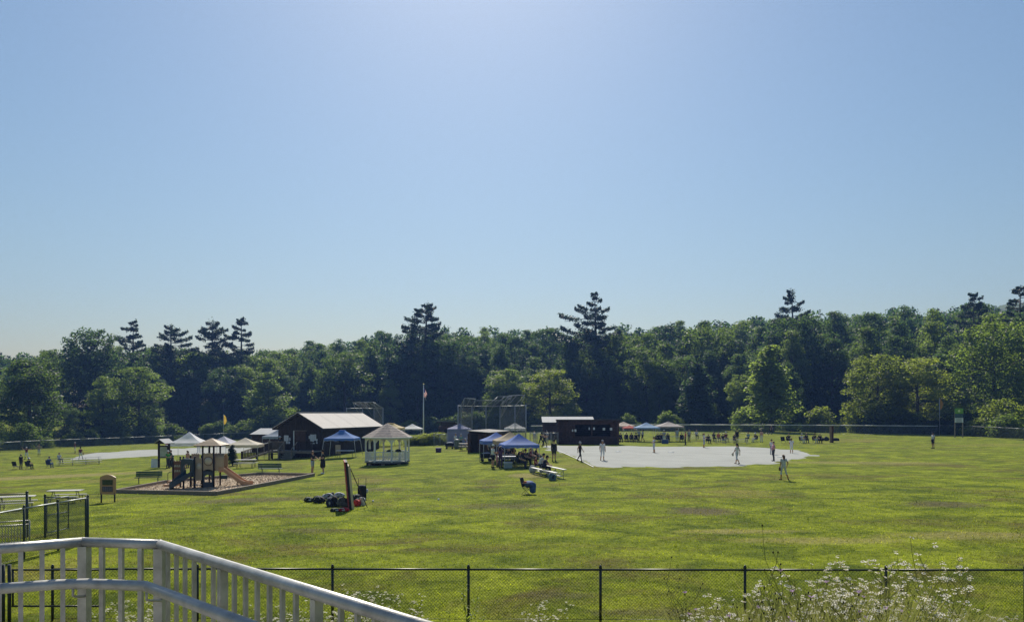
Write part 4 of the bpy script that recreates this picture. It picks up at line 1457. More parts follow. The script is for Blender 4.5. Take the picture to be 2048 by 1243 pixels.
# --- backstops
M_NET = mat('backstop_wire', (0.14, 0.15, 0.155), 0.5, 0.2, 5, metal=0.3)
def backstop(label, posts, h, hoods, pitch=0.15, wr=0.0065):
    """posts: ground vectors in order; hoods: (i, j, out vector) panels sloping up from the top rail"""
    o = Vector(posts[0])
    e = empty('backstop', o, 0, label, 'backstop', 'backstops')
    P = [Vector(p) - o for p in posts]
    zt = max(p.z for p in P) + h
    V, Fc, base = [], [], 0
    for p in P:
        MB().tube([(p.x, p.y, p.z - 0.2), (p.x, p.y, zt + 0.1)], 0.055, 8).build('post', M_GALV, e)
    for a, b in zip(P[:-1], P[1:]):
        MB().tube([(a.x, a.y, zt), (b.x, b.y, zt)], 0.05, 8).build('top_rail', M_GALV, e)
        MB().tube([(a.x, a.y, a.z + 1.2), (b.x, b.y, b.z + 1.2)], 0.03, 6).build('mid_rail', M_GALV, e)
        base = wires(V, Fc, a, b, a.z + 0.05, b.z + 0.05, h - 0.05, pitch, wr, base)
    me = np_mesh('wire_mesh', np.concatenate(V), np.concatenate(Fc))
    tag(link('wire_mesh', me, M_NET, e), kind='stuff')
    for a, b, out in hoods:
        a = P[a] if isinstance(a, int) else Vector(a); b = P[b] if isinstance(b, int) else Vector(b)
        a = Vector((a.x, a.y, zt)); b = Vector((b.x, b.y, zt)); out = Vector(out)
        q = [a, b, b + out, a + out]
        hd = MB()
        for k in range(4):
            hd.tube([q[k], q[(k + 1) % 4]], 0.045, 6)
        m_ = (a + b) / 2
        hd.tube([m_, m_ + out], 0.035, 6)
        hd = hd.build('hood_frame', M_GALV, e)
        L = (b - a).length; hh = out.length
        v2, f2 = [], []
        wires(v2, f2, (0, 0), (L, 0), 0, 0, hh, pitch, wr, 0)
        v2 = np.concatenate(v2)
        ux = np.array((b - a) / L); uz = np.array(out / hh); un = np.cross(ux, uz)
        v3 = np.array(a) + v2[:, :1] * ux + v2[:, 2:] * uz + v2[:, 1:2] * un
        tag(link('hood_mesh', np_mesh('hood_mesh', v3, np.concatenate(f2)), M_NET, hd), kind='stuff')
        for p in (a, b):
            MB().tube([p + out, (p.x, p.y, zt - 1.8)], 0.03, 6).build('brace', M_GALV, e)
    return e
bp = [GD(916, 95), GD(922, 97.5), GD(944, 103), GD(972, 104), GD(1000, 103), GD(1030, 98), GD(1052, 93.5)]
backstop('tall chain-link backstop with sloping hood behind home plate of the softball field', bp, 4.85,
         [(1, 2, (0.5, -1.2, 0.95)), (2, 4, (0.5, -1.2, 0.75)), (4, 5, (1.2, -1.5, 1.35)), (3, 4, (1.6, 0.3, 1.3))])
bp2 = [GD(693, 118), GD(725, 121), GD(748, 121), GD(766, 117)]
backstop('smaller chain-link backstop rising behind the cabin roof', bp2, 5.4, [(1, 2, (-1.4, -0.8, 0.95)), (2, 3, (-1.4, -0.8, 0.95))])

# --- far fences
M_RAILW = mat('white_fence_cap', (0.70, 0.69, 0.60), 0.5, 0.1, 3)
RF = [GD(px, d) for px, d in ((1062, 151), (1130, 150), (1180, 148.5), (1230, 147), (1280, 145.5), (1330, 144), (1380, 142.5), (1430, 141), (1480, 140), (1530, 140), (1580, 140), (1630, 140), (1680, 140), (1730, 140), (1780, 139.5), (1830, 139), (1876, 138.5))]
chain_fence('long outfield fence with bright white top rail at right', RF, 1.62, M_FGREEN, M_RAILW, M_GALV, pr=0.04, rr=0.075, pitch=0.2, wr=0.006)
RF2 = [GD(px, d) for px, d in ((1880, 138), (1912, 134), (1945, 129), (1978, 124), (2012, 118), (2047, 112), (2085, 106))]
chain_fence('dim outfield fence in the shade under the trees at far right', RF2, 1.75, M_FGREEN, M_GALV, M_FGREEN, pr=0.035, rr=0.022, pitch=0.2, wr=0.006)
LF = [GD(px, d) for px, d in ((-40, 119), (0, 124), (40, 130), (80, 136.5), (120, 143), (160, 149.5), (200, 156), (240, 162), (290, 168), (345, 173), (400, 177), (455, 180), (510, 182), (560, 183))]
chain_fence('dark outfield fence along the wood behind the players at left', LF, 1.65, M_FGREEN, M_GALV, M_FGREEN, pr=0.05, rr=0.035, pitch=0.16, wr=0.007)
CF = [GD(px, d) for px, d in ((1060, 99), (1074, 98), (1088, 97.5), (1102, 97), (1116, 97))]
chain_fence('low galvanised fence beside the left end of the large log dugout', CF, 1.5, M_GALV, M_GALV, M_GALV, pr=0.04, rr=0.03, pitch=0.12, wr=0.005, mid=True)
CF2 = [GD(px, d) for px, d in ((868, 101), (880, 101), (893, 100.5), (906, 100))]
chain_fence('low galvanised fence behind the hedge, left of the lavender tent', CF2, 1.5, M_GALV, M_GALV, M_GALV, pr=0.04, rr=0.03, pitch=0.12, wr=0.005)

# --- flagpole and foul flags
def flagpole():
    g = GD(847, 113)
    e = empty('flagpole', g, 0, 'tall white flagpole with a limp striped flag in front of the dark wood', 'flagpole')
    H = CZ + (HY - 769) / F * 113 - g.z
    MB().tube([(0, 0, -0.2), (0, 0, H * 0.5), (0, 0, H)], [0.09, 0.075, 0.045], 10).build('pole', M_WHITE, e)
    MB().ball((0, 0, H + 0.08), 0.1, 10, 8).build('finial', mat('brass', (0.6, 0.5, 0.25), 0.35, 0.1, 5, metal=0.8), e)
    # hanging folds of cloth: stripes as separate strips, blue canton
    mr, mw, mbl = mat('flag_red', (0.45, 0.05, 0.06), 0.8, 0.1, 5, transl=0.35), mat('flag_white', (0.72, 0.70, 0.70), 0.8, 0.06, 5, transl=0.35), mat('flag_blue', (0.04, 0.06, 0.2), 0.8, 0.1, 5, transl=0.3)
    fl = MB()
    top = H - 0.5
    N = 9
    sub = {0: MB(), 1: MB(), 2: MB()}
    for i in range(N):
        for j in range(10):
            t0, t1 = i / N, (i + 1) / N
            def q(t, zz):
                return Vector((0.06 + 0.46 * t * (0.75 + 0.25 * math.sin(zz * 5)), 0.09 * math.sin(t * 9 + zz * 1.5), top - zz - 0.55 * t * t))
            z0, z1 = j * 0.125, (j + 1) * 0.125
            key = 2 if (j < 5 and i < 4) else j % 2
            sub[key].add([q(t0, z0), q(t1, z0), q(t1, z1), q(t0, z1)], [(0, 1, 2, 3)], True)
    f = sub[0].build('flag_stripes', mr, e); sub[1].build('white_stripes', mw, f); sub[2].build('canton', mbl, f)
flagpole()
def foul_flag(px, d, py_top, label, col):
    g = GD(px, d)
    H = CZ + (HY - py_top) / F * d - g.z
    e = empty('foul_pole', g, 0, label, 'foul pole', 'foul poles')
    MB().tube([(0, 0, -0.2), (0, 0, H)], 0.06, 8).build('pole', M_GALV, e)
    m = MB()
    N = 6
    for i in range(N):
        z0, z1 = H - 0.1 - i * 0.32, H - 0.1 - (i + 1) * 0.32
        w0 = 0.25 + 0.4 * math.sin(math.pi * i / N); w1 = 0.25 + 0.4 * math.sin(math.pi * (i + 1) / N)
        m.add([(0.05, 0.02 * math.sin(i), z0), (w0, 0.1 * math.sin(i * 1.7), z0 - 0.1), (w1, 0.1 * math.sin((i + 1) * 1.7), z1 - 0.1), (0.05, 0.02 * math.sin(i + 1), z1)], [(0, 1, 2, 3)], True)
    m.build('flag', col, e)
foul_flag(447, 158, 828, 'foul pole with a yellow pennant above the left tents', mat('flag_yellow', (0.6, 0.4, 0.05), 0.8, 0.1, 4, transl=0.4))
foul_flag(1879, 137.5, 795, 'foul pole with an orange pennant at the right end of the white topped fence', mat('flag_orange', (0.6, 0.3, 0.06), 0.8, 0.1, 4, transl=0.4))

def field_sign():
    g = GD(1918, 124)
    e = empty('field_sign', g, 0, 'tall field sign with green, dark and white panels before dark trees', 'sign')
    zt = CZ + (HY - 816) / F * 124 - g.z
    for x in (-0.62, 0.62):
        MB().box((x, 0.06, zt * 0.42), (0.12, 0.1, zt * 0.95)).build('post', M_TIMBER, e)
    a = MB().box((0, 0, zt - 0.42), (1.36, 0.05, 0.84)).build('green_panel', mat('sign_green', (0.14, 0.32, 0.03), 0.5, 0.1, 2), e)
    MB().tube([(0, -0.03, zt - 0.42), (0, -0.04, zt - 0.42)], 0.2, 16).build('emblem', mat('sign_pale_green', (0.6, 0.68, 0.35), 0.6, 0.1, 3), a)
    MB().box((0, 0, zt - 1.18), (1.34, 0.05, 0.6)).build('dark_panel', mat('sign_teal', (0.03, 0.08, 0.09), 0.5, 0.1, 2), e)
    b = MB().box((0, 0, zt - 1.9), (1.34, 0.05, 0.74)).build('white_panel', mat('sign_white', (0.55, 0.62, 0.65), 0.5, 0.06, 2), e)
    m = MB()
    for k in range(4):
        m.box((0, -0.03, zt - 1.66 - 0.16 * k), (0.95 - 0.12 * (k % 2), 0.01, 0.06))
    m.build('print', M_PRINT, b)
field_sign()

# --- canopies
TENT_GROUP = 'pop-up canopies around the fields'
M_TLEG = mat('tent_leg', (0.45, 0.46, 0.46), 0.5, 0.1, 4)
def tent(label, px, py, d, w, col, eave=1.95, peak=1.0, rz=0.0, slant=0.0, val=0.28, dep=None, walls=None, ground=None, hip=0.0):
    """px, py: where the front eave line's middle shows; legs run down to the ground"""
    dep = dep or w
    c = W(px, py, d)
    if ground is None:
        zg = Z(c.x, c.y)
        eave = c.z - zg
    else:
        zg = c.z - eave
    e = empty('canopy_tent', (c.x, c.y + dep / 2, zg), rz, label, 'tent', TENT_GROUP)
    hw, hd = w / 2, dep / 2
    m = MB()
    cs = [(-hw, -hd), (hw, -hd), (hw, hd), (-hw, hd)]
    N = 6
    for k in range(4):
        (ax, ay), (bx, by) = cs[k], cs[(k + 1) % 4]
        rows = []
        for i in range(N + 1):
            t = i / N
            sag = -0.10 * peak * math.sin(math.pi * t)
            s = 1 - t * (1 - hip)
            row = []
            for j in range(5):
                u = j / 4
                x, y = (ax + (bx - ax) * u) * s, (ay + (by - ay) * u) * s
                row.append((x, y, eave + peak * t + sag * (1 + 0.6 * math.sin(math.pi * u)) ))
            rows.append(row)
        pts = [p for r in rows for p in r]
        fs = [(i * 5 + j, i * 5 + j + 1, (i + 1) * 5 + j + 1, (i + 1) * 5 + j) for i in range(N) for j in range(4)]
        m.add(pts, fs, True)
        # valance
        o = 1.005
        pts = []
        for j in range(9):
            u = j / 8
            x, y = ax + (bx - ax) * u, ay + (by - ay) * u
            pts += [(x * o, y * o, eave - 0.0 * math.sin(math.pi * u)), (x * o, y * o, eave - val - 0.05 * math.sin(math.pi * u * 4) ** 2)]
        m.add(pts, [(2 * j, 2 * j + 1, 2 * j + 3, 2 * j + 2) for j in range(8)], False)
    if hip:
        m.box((0, 0, eave + peak + 0.04), (w * hip, dep * hip, 0.1))
    me = m.mesh('canopy')
    link('canopy', me, col, e)
    zi = [Z(*(Matrix.Rotation(rz, 3, 'Z') @ Vector((x * (1 + slant), y * (1 + slant), 0)) + e.location).xy) - zg for x, y in cs]
    for (x, y), z0 in zip(cs, zi):
        MB().tube([(x * (1 + slant), y * (1 + slant), z0 - 0.03), (x * 0.985, y * 0.985, eave - 0.03)], 0.024, 6).build('leg', M_TLEG, e)
    for k in range(4):
        (ax, ay), (bx, by) = cs[k], cs[(k + 1) % 4]
        t = MB()
        t.beam((ax, ay, eave - 0.35), ((ax + bx) / 2, (ay + by) / 2, eave - 0.06), 0.02)
        t.beam((ax, ay, eave - 0.06), ((ax + bx) / 2, (ay + by) / 2, eave - 0.35), 0.02)
        t.beam((bx, by, eave - 0.35), ((ax + bx) / 2, (ay + by) / 2, eave - 0.06), 0.02)
        t.build('truss', M_TLEG, e)
    if walls:
        for k in walls:
            (ax, ay), (bx, by) = cs[k], cs[(k + 1) % 4]
            pts = []
            for j in range(13):
                u = j / 12
                wv = 0.03 * math.sin(j * 2.1)
                pts += [(ax + (bx - ax) * u + wv, ay + (by - ay) * u + wv, eave - 0.05), (ax + (bx - ax) * u - wv, ay + (by - ay) * u - wv, 0.05)]
            MB().add(pts, [(2 * j, 2 * j + 1, 2 * j + 3, 2 * j + 2) for j in range(12)], True).build('side_wall', col, e)
    return e
def cloth(name, c, t=0.45):
    return mat('canopy_' + name, c, 0.75, 0.08, 2.0, transl=t, bump=0.15, bscale=3)
BLUE = cloth('blue', (0.10, 0.23, 0.60)); BLUE2 = cloth('royal_blue', (0.15, 0.25, 0.62)); LBLUE = cloth('light_blue', (0.28, 0.44, 0.70))
WHT = cloth('white', (0.80, 0.80, 0.88)); CRM = cloth('cream', (0.74, 0.68, 0.58)); YEL = cloth('yellow', (0.64, 0.52, 0.30))
LAV = cloth('lavender', (0.30, 0.32, 0.52)); TAN = cloth('tan', (0.46, 0.38, 0.27)); PNK = cloth('pink', (0.62, 0.50, 0.46))
RED = cloth('red', (0.55, 0.10, 0.08)); MAU = cloth('mauve', (0.47, 0.42, 0.44)); GRB = cloth('grey_blue', (0.30, 0.36, 0.50))
tent('white peaked canopy tent left of the playground', 366, 885, 82, 3.2, WHT, peak=1.15, rz=rad(8), val=0.35)
tent('pale lavender canopy tent behind the playground roof', 437, 888, 88, 3.3, GRB if False else cloth('pale_lavender', (0.62, 0.62, 0.76)), peak=0.9, rz=rad(-5))
tent('cream canopy tent over the picnic table left of the ramp', 480, 889, 80, 3.2, CRM, peak=0.7, rz=rad(6))
tent('grey blue canopy tent between the small dugout and the cabin', 548, 872, 98, 3.0, GRB, peak=0.8)
tent('blue canopy tent with slanted legs beside the dark cabin wall', 678, 876, 79, 3.1, BLUE, peak=0.72, slant=0.16, val=0.22, hip=0.18)
tent('yellow canopy with a small top vent behind the gazebo', 778, 855, 108, 3.5, YEL, peak=0.55, val=0.2, hip=0.25)
tent('paler yellow canopy partly hidden between cabin and gazebo', 764, 861, 104, 2.6, CRM, peak=0.5, val=0.25)
tent('small white canopy tent just left of the flagpole', 822, 856.5, 116, 2.9, WHT, peak=0.7, val=0.12)
tent('lavender canopy tent with hanging side walls behind the grey roofed dugout', 917, 857, 94, 2.9, LAV, peak=0.65, walls=(0, 3), rz=rad(6))
tent('white canopy tent behind the grey roofed dugout, right of the backstop', 1030, 856, 100, 2.8, WHT, peak=0.75)
tent('rearmost of the three tents by the log dugout, light blue', 992, 881, 66, 2.6, BLUE2, peak=0.72, rz=rad(10))
tent('tan canopy tent squeezed between two blue ones', 1020, 881, 64, 2.7, TAN, peak=0.72, rz=rad(10))
tent('front blue canopy tent of the group by the log dugout, shading seated people', 1038, 889, 60, 2.75, BLUE2, peak=0.85, rz=rad(10), val=0.22)
tent('pinkish white canopy tent right of the large log dugout', 1250, 851, 112, 2.9, PNK, peak=0.6, val=0.15)
tent('small red canopy in front of the pinkish one', 1261, 855, 110, 1.9, RED, peak=0.38, val=0.12)
tent('light blue canopy tent right of the red one', 1297, 854.5, 107, 3.2, LBLUE, peak=0.72, val=0.12)
tent('wide mauve canopy tent at the right end of the row', 1342, 852, 109, 3.7, MAU, peak=0.62, val=0.15, hip=0.05)

# --- kiosk, boards, benches
M_GREENP = mat('green_bench_paint', (0.020, 0.085, 0.050), 0.5, 0.15, 4)
def bench(px, py, rz, label):
    g = G(px, py)
    e = empty('park_bench', g, rz, label, 'bench', 'green park benches')
    L = 1.85
    for k in range(3):
        MB().box((0, -0.18 + 0.14 * k, 0.45), (L, 0.125, 0.04)).build('seat_slat', M_GREENP, e)
    for k in range(3):
        MB().beam((-L / 2, 0.22 + 0.03 * k, 0.57 + 0.135 * k), (L / 2, 0.22 + 0.03 * k, 0.57 + 0.135 * k), 0.035, 0.12).build('back_slat', M_GREENP, e)
    for x in (-L * 0.36, L * 0.36):
        MB().tube([(x, -0.05, 0.43), (x, -0.05, 0.0)], 0.035, 8).build('leg', M_STEEL, e)
        MB().tube([(x, -0.25, 0.42), (x, 0.2, 0.42), (x, 0.31, 0.92)], 0.022, 6).build('bracket', M_STEEL, e)
bench(297, 966, rad(14), 'dark green slatted bench at the left corner of the playground border')
bench(541, 948, rad(180 + 4), 'dark green slatted bench seen from behind between playground and cabin')

def kiosk():
    g = G(328, 934)
    e = empty('notice_kiosk', g, rad(-8), 'dark notice kiosk with small gabled roof left of the white tent', 'kiosk')
    for x in (-0.55, 0.55):
        MB().box((x, 0, 1.15), (0.16, 0.16, 2.4)).build('post', M_DWOOD, e)
    f = MB().box((0, 0, 1.55), (0.95, 0.1, 1.25)).build('board', M_DWOOD, e)
    MB().box((0, -0.07, 1.55), (0.75, 0.03, 1.0)).build('notice_sheet', mat('notice_grey', (0.45, 0.48, 0.44), 0.7, 0.2, 4), f)
    for s in (-1, 1):
        m = MB()
        m.add([(-0.85, 0, 2.85), (0.85, 0, 2.85), (0.85, s * 0.62, 2.42), (-0.85, s * 0.62, 2.42), (-0.85, 0, 2.79), (0.85, 0, 2.79), (0.85, s * 0.62, 2.36), (-0.85, s * 0.62, 2.36)],
              [(0, 1, 2, 3), (7, 6, 5, 4), (0, 4, 5, 1), (1, 5, 6, 2), (2, 6, 7, 3), (3, 7, 4, 0)])
        m.build('roof_panel', M_ROOFW, e, rz=rad(90))
    MB().prism([(-0.6, 2.36), (0.6, 2.36), (0, 2.76)], 1.3, 'y', -0.65).build('gable', M_DWOOD, e)
kiosk()
def sandwich_board():
    g = G(309, 934)
    e = empty('sandwich_board', g, rad(20), 'small white sandwich board on the grass in front of the notice kiosk', 'sign')
    for s in (-1, 1):
        MB().beam((0, s * 0.28, 0.0), (0, s * 0.03, 0.85), 0.6, 0.03, up=(0, 1, 0.3)).build('panel', M_WHITE, e)
    MB().box((0.0, 0, 0.86), (0.6, 0.06, 0.03)).build('hinge', M_STEEL, e)
sandwich_board()
def trash_can(px, py, label, col):
    g = G(px, py)
    e = empty('trash_bin', g, 0, label, 'trash bin')
    MB().lathe([(0.26, 0.0), (0.3, 0.3), (0.32, 0.85), (0.33, 0.9)], (0, 0, 0), 14).build('barrel', col, e)
    MB().lathe([(0.35, 0.9), (0.36, 0.98), (0.2, 1.1), (0.05, 1.12)], (0, 0, 0), 14).build('lid', col, e)
trash_can(341, 930, 'green trash bin beside the notice kiosk', mat('bin_green', (0.03, 0.12, 0.06), 0.5, 0.1, 4))
trash_can(914, 897, 'grey trash bin left of the grey roofed log dugout', mat('bin_grey', (0.16, 0.19, 0.18), 0.5, 0.1, 4))

# --- playground
M_TANP = mat('tan_plastic', (0.47, 0.27, 0.15), 0.45, 0.06, 3, spec=0.4)
M_BEIGE = mat('beige_plastic', (0.42, 0.32, 0.22), 0.45, 0.06, 3, spec=0.4)
M_BROWNP = mat('brown_plastic', (0.16, 0.075, 0.045), 0.45, 0.08, 3, spec=0.4)
M_NAVY = mat('navy_plastic', (0.016, 0.045, 0.075), 0.35, 0.1, 3, spec=0.5)
M_MULCH = mat('wood_mulch', (0.50, 0.40, 0.285), 0.95, 0.25, 3.0, bump=1.0, bscale=30, col2=(0.36, 0.285, 0.20))
M_BUBBLE = mat('clear_bubble', (0.50, 0.45, 0.36), 0.15, 0.05, 2, spec=0.6)

BORDER = [(232, 992), (330, 963), (480, 951), (628, 954), (432, 990)]   # outline of the timber edging
BORDER = [(232, 985), (330, 966), (520, 950), (628, 952), (432, 990)]
def playground_border():
    pts = [G(*p) for p in BORDER]
    c = sum(pts, Vector()) / len(pts)
    o = sheet('mulch_bed', [(p.x, p.y) for p in pts], M_MULCH, 0.05, 0.8)
    tag(o, 'wood mulch surface inside the timber playground edging', 'mulch', kind='structure')
    e = empty('timber_edging', pts[0], 0, 'weathered timber edging around the playground mulch', 'edging')
    o = pts[0]
    for a, b in zip(pts, pts[1:] + pts[:1]):
        L = (b - a).length
        k = max(1, round(L / 2.4))
        for i in range(k):
            p, q = a.lerp(b, i / k), a.lerp(b, (i + 1) / k)
            p = Vector((p.x, p.y, Z(p.x, p.y))); q = Vector((q.x, q.y, Z(q.x, q.y)))
            for lv in range(2):
                zz = 0.02 + 0.15 * lv
                d = (q - p).normalized() * 0.01
                MB().beam(p - o + d + Vector((0, 0, zz)), q - o - d + Vector((0, 0, zz)), 0.17, 0.145).build('timber', M_TIMBER, e)
    # loose chips near the surface
    rng = np.random.default_rng(3)
    n = 9000
    A = [np.array((p.x, p.y)) for p in pts]
    tri = [(0, 1, 4), (1, 2, 4), (2, 3, 4)]
    w_ = rng.random((n, 2)); flip = w_.sum(1) > 1; w_[flip] = 1 - w_[flip]
    ti = rng.choice(3, n, p=[0.25, 0.4, 0.35])
    T = np.array([[A[i] for i in t] for t in tri])[ti]
    P = T[:, 0] + (T[:, 1] - T[:, 0]) * w_[:, :1] + (T[:, 2] - T[:, 0]) * w_[:, 1:]
    z = terrain(P[:, 0], P[:, 1]) + 0.055 + rng.random(n) * 0.02
    cpos = np.stack([P[:, 0], P[:, 1], z], 1)
    nn = rng.normal(size=(n, 3)) * 0.5; nn[:, 2] += 1
    v, f = leaf_quads(cpos, nn, 0.10, rng)
    ob = link('mulch_chips', np_mesh('mulch_chips', v, f), M_MULCH)
    tag(ob, 'loose wood chips on the playground', 'mulch', kind='stuff')
playground_border()

def playground():
    g = GD(400, 52.0)
    e = empty('playground_structure', g, 0, 'brown and tan climbing playground structure with two slides and a louvred roof', 'playground')
    s = PXM(52.0)
    X = lambda px: (px - 400) / s
    H = lambda py: (972.0 - py) / s
    dep = 1.15
    fr = [346, 367, 389.5, 405.5, 427.5]
    tops = [911, 909, 909, 887, 887]
    for px, tp in zip(fr, tops):
        for y in (0, dep):
            MB().tube([(X(px), y, -0.2), (X(px), y, H(tp))], 0.06, 10).build('post', M_BROWNP if False else mat('dark_post', (0.022, 0.014, 0.012), 0.45, 0.2, 4), e)
            MB().ball((X(px), y, H(tp)), 0.064, 10, 6).build('post_cap', M_BLACK, e)
    z1, z2 = H(948), H(936)
    MB().box(((X(346) + X(389.5)) / 2, dep / 2, z1), (X(389.5) - X(346), dep - 0.1, 0.08)).build('deck', M_BROWNP, e)
    MB().box(((X(389.5) + X(427.5)) / 2, dep / 2, z2), (X(427.5) - X(389.5), dep - 0.1, 0.08)).build('deck', M_BROWNP, e)
    # roof: four louvred slopes
    cx, cy_ = X(417), dep / 2
    hw = 0.92
    z0, za = H(887), H(873.5)
    rf = MB().box((cx, cy_, z0 + 0.02), (hw * 1.9, hw * 1.9, 0.05)).build('roof', M_BROWNP, e)
    for k in range(6):
        t = k / 6
        a = hw * (1 - t); a2 = hw * (1 - t - 0.15)
        zz = z0 + 0.05 + (za - z0) * t
        MB().lathe([(a * 1.414, zz), (a * 1.414, zz + 0.025), (a2 * 1.414, zz + (za - z0) / 6 * 0.9)], (0, 0, 0), 4, False).build('louvre', M_BEIGE, rf, (cx, cy_, 0), rad(45))
    # panels
    def panel(x0, x1, y, zb, zt, m, nm='panel', wavy=True):
        N = 12
        pts = [(x0, zb)] + [(x1, zb)] + [(x1 + (x0 - x1) * i / N, zt + (0.035 * math.sin(i * 1.9) if wavy else 0)) for i in range(N + 1)]
        return MB().prism(pts, 0.06, 'y', y - 0.03).build(nm, m, e)
    p = panel(X(348), X(365.5), 0, H(955), H(916.5), M_BROWNP)
    m = MB()
    rr = random.Random(2)
    for r in range(2):
        for k in range(4):
            x = X(350.5 + 4.1 * k); z = H(926.5 + 10 * r)
            m.prism([(x - 0.05, z - 0.06), (x + 0.03, z - 0.08), (x + 0.06, z + 0.05), (x - 0.01, z + 0.08)], 0.012, 'y', -0.048)
    m.build('cut_outs', mat('panel_cutout', (0.45, 0.47, 0.36), 0.7, 0.15, 5), p)
    p = panel(X(391), X(404), 0, H(955), H(911.5), M_BEIGE)
    MB().ball((X(398), -0.02, H(928)), 0.2, 14, 10, (1, 0.5, 1.2)).build('bubble', M_BUBBLE, p)
    p = panel(X(407), X(426), 0, H(937), H(901.5), M_BEIGE)
    MB().tube([(X(417), -0.045, H(917)), (X(417), -0.03, H(917))], 0.31, 24).build('window_ring', M_BROWNP, p)
    MB().ball((X(417), -0.04, H(917)), 0.27, 18, 12, (1, 0.45, 1)).build('bubble', M_BUBBLE, p)
    panel(X(384) - 0.5, X(400) - 0.5, dep, H(930), H(904), M_BEIGE)
    panel(X(407), X(426), dep, H(937), H(903), M_BEIGE)
    # navy arch under the tall tower
    N = 12
    x0, x1 = X(405.5), X(427.5)
    xm, rw_ = (x0 + x1) / 2, (x1 - x0) / 2 * 0.66
    pts = [(x0, H(960)), (xm - rw_, H(960))] + [(xm - rw_ * math.cos(math.pi * i / N), H(950) + 0.2 * math.sin(math.pi * i / N)) for i in range(N + 1)] + [(xm + rw_, H(960)), (x1, H(960)), (x1, H(935))] + \
          [(x1 + (x0 - x1) * i / N, H(937) + 0.12 * math.sin(math.pi * i / N)) for i in range(N + 1)]
    MB().prism(pts, 0.06, 'y', -0.03).build('arch_panel', M_NAVY, e)
    MB().box((xm, 0, H(964)), (x1 - x0, 0.08, 0.34)).build('lower_panel', M_NAVY, e)
    # navy tunnel hood and slide at left
    hx0, hx1 = X(366), X(390)
    hm = (hx0 + hx1) / 2
    pts = [(hx0, H(948)), (hx0, H(915)), (hx0 + 0.12, H(911.5)), (hx1 - 0.1, H(912)), (hx1, H(916)), (hx1, H(948)), (hm + 0.24, H(946))] + \
          [(hm + 0.02 + 0.24 * math.cos(math.pi * i / N), H(931) + 0.3 * math.sin(math.pi * i / N)) for i in range(N + 1)] + [(hm - 0.22, H(946))]
    MB().prism(pts, 0.3, 'y', -0.36).build('slide_hood', M_NAVY, e)
    def chute(path, wdt, m, nm, lip=0.2):
        """a slide: bed with raised sides swept along path, wdt vectors across"""
        mb = MB()
        prof = [(-1, lip), (-1, 0.0), (-0.7, -0.07), (0.7, -0.07), (1, 0.0), (1, lip), (1.12, lip), (1.12, -0.05), (0.75, -0.13), (-0.75, -0.13), (-1.12, -0.05), (-1.12, lip)]
        pts = []
        for (p_, w_) in path:
            p_, w_ = Vector(p_), Vector(w_)
            for u, z in prof:
                pts.append(p_ + w_ * u * wdt + Vector((0, 0, z)))
        k = len(prof)
        fs = []
        for i in range(len(path) - 1):
            for j in range(k):
                j2 = (j + 1) % k
                fs.append((i * k + j, i * k + j2, (i + 1) * k + j2, (i + 1) * k + j))
        fs += [tuple(range(k)), tuple((len(path) - 1) * k + j for j in reversed(range(k)))]
        mb.add(pts, fs, False)
        return mb.build(nm, m, e)
    path = []
    for i in range(9):
        t = i / 8
        ang = rad(-90 - 62 * t)
        cxp = X(384) - 1.05 * t ** 1.1
        cyp = -0.36 - 0.75 * math.sin(t * 1.9)
        zz = H(940) + (0.16 - H(940)) * (t ** 0.95)
        path.append(((cxp, cyp, zz), (-math.sin(ang), math.cos(ang), 0)))
    chute(path, 0.24, M_NAVY, 'slide', 0.24)
    # tan hood and straight slide at right
    yy = dep * 0.45
    hd = MB()
    N2 = 8
    for (xa, xb) in ((X(428.5), X(446)),):
        arc = [(yy - 0.42, H(937))] + [(yy - 0.42 * math.cos(math.pi * i / N2), H(913) + 0.36 * math.sin(math.pi * i / N2)) for i in range(N2 + 1)] + [(yy + 0.42, H(937))]
        arc2 = [(yy + 0.36, H(937))] + [(yy + 0.36 * math.cos(math.pi * i / N2), H(913) + 0.28 * math.sin(math.pi * i / N2)) for i in range(N2 + 1)] + [(yy - 0.36, H(937))]
        hd.prism(arc + arc2, xb - xa, 'x', xa)
    hd.build('slide_hood', M_BEIGE, e)
    path = []
    for px, py in ((436, 936), (444, 935), (462, 948), (480, 960.5), (488, 964), (499, 965)):
        path.append(((X(px) , yy - 0.1, H(py)), (0, 1, 0)))
    chute(path, 0.30, M_TANP, 'slide', 0.22)
    for px in (470, 488):
        MB().tube([(X(px), yy - 0.1, -0.05), (X(px), yy - 0.1, H(954 if px < 480 else 964))], 0.03, 8).build('slide_leg', M_STEEL, e)
    # steps and hand loop at left
    for k, (z, l) in enumerate(((0.18, 0.75), (0.42, 0.5))):
        MB().box((X(346) - l / 2 + 0.02, dep * 0.5, z), (l, 0.8, 0.16)).build('step', M_TANP, e)
    MB().tube([(X(333), 0.2, 0.1), (X(333), 0.2, 1.0), (X(336), 0.2, 1.1), (X(345), 0.2, 1.15)], 0.022, 8).build('hand_loop', M_STEEL, e)
    # lower posts and wheel of the play panel beneath
    for px in (375, 381, 396, 400):
        MB().tube([(X(px), dep * 0.5, -0.1), (X(px), dep * 0.5, z1)], 0.05, 8).build('support', M_BLACK, e)
    MB().box((X(400), 0.3, 0.22), (1.1, 0.5, 0.05)).build('low_seat', M_BEIGE, e)
    MB().box((X(435), dep, H(952)), (X(442) - X(428), 0.06, 0.25)).build('rear_panel', M_NAVY, e)
playground()

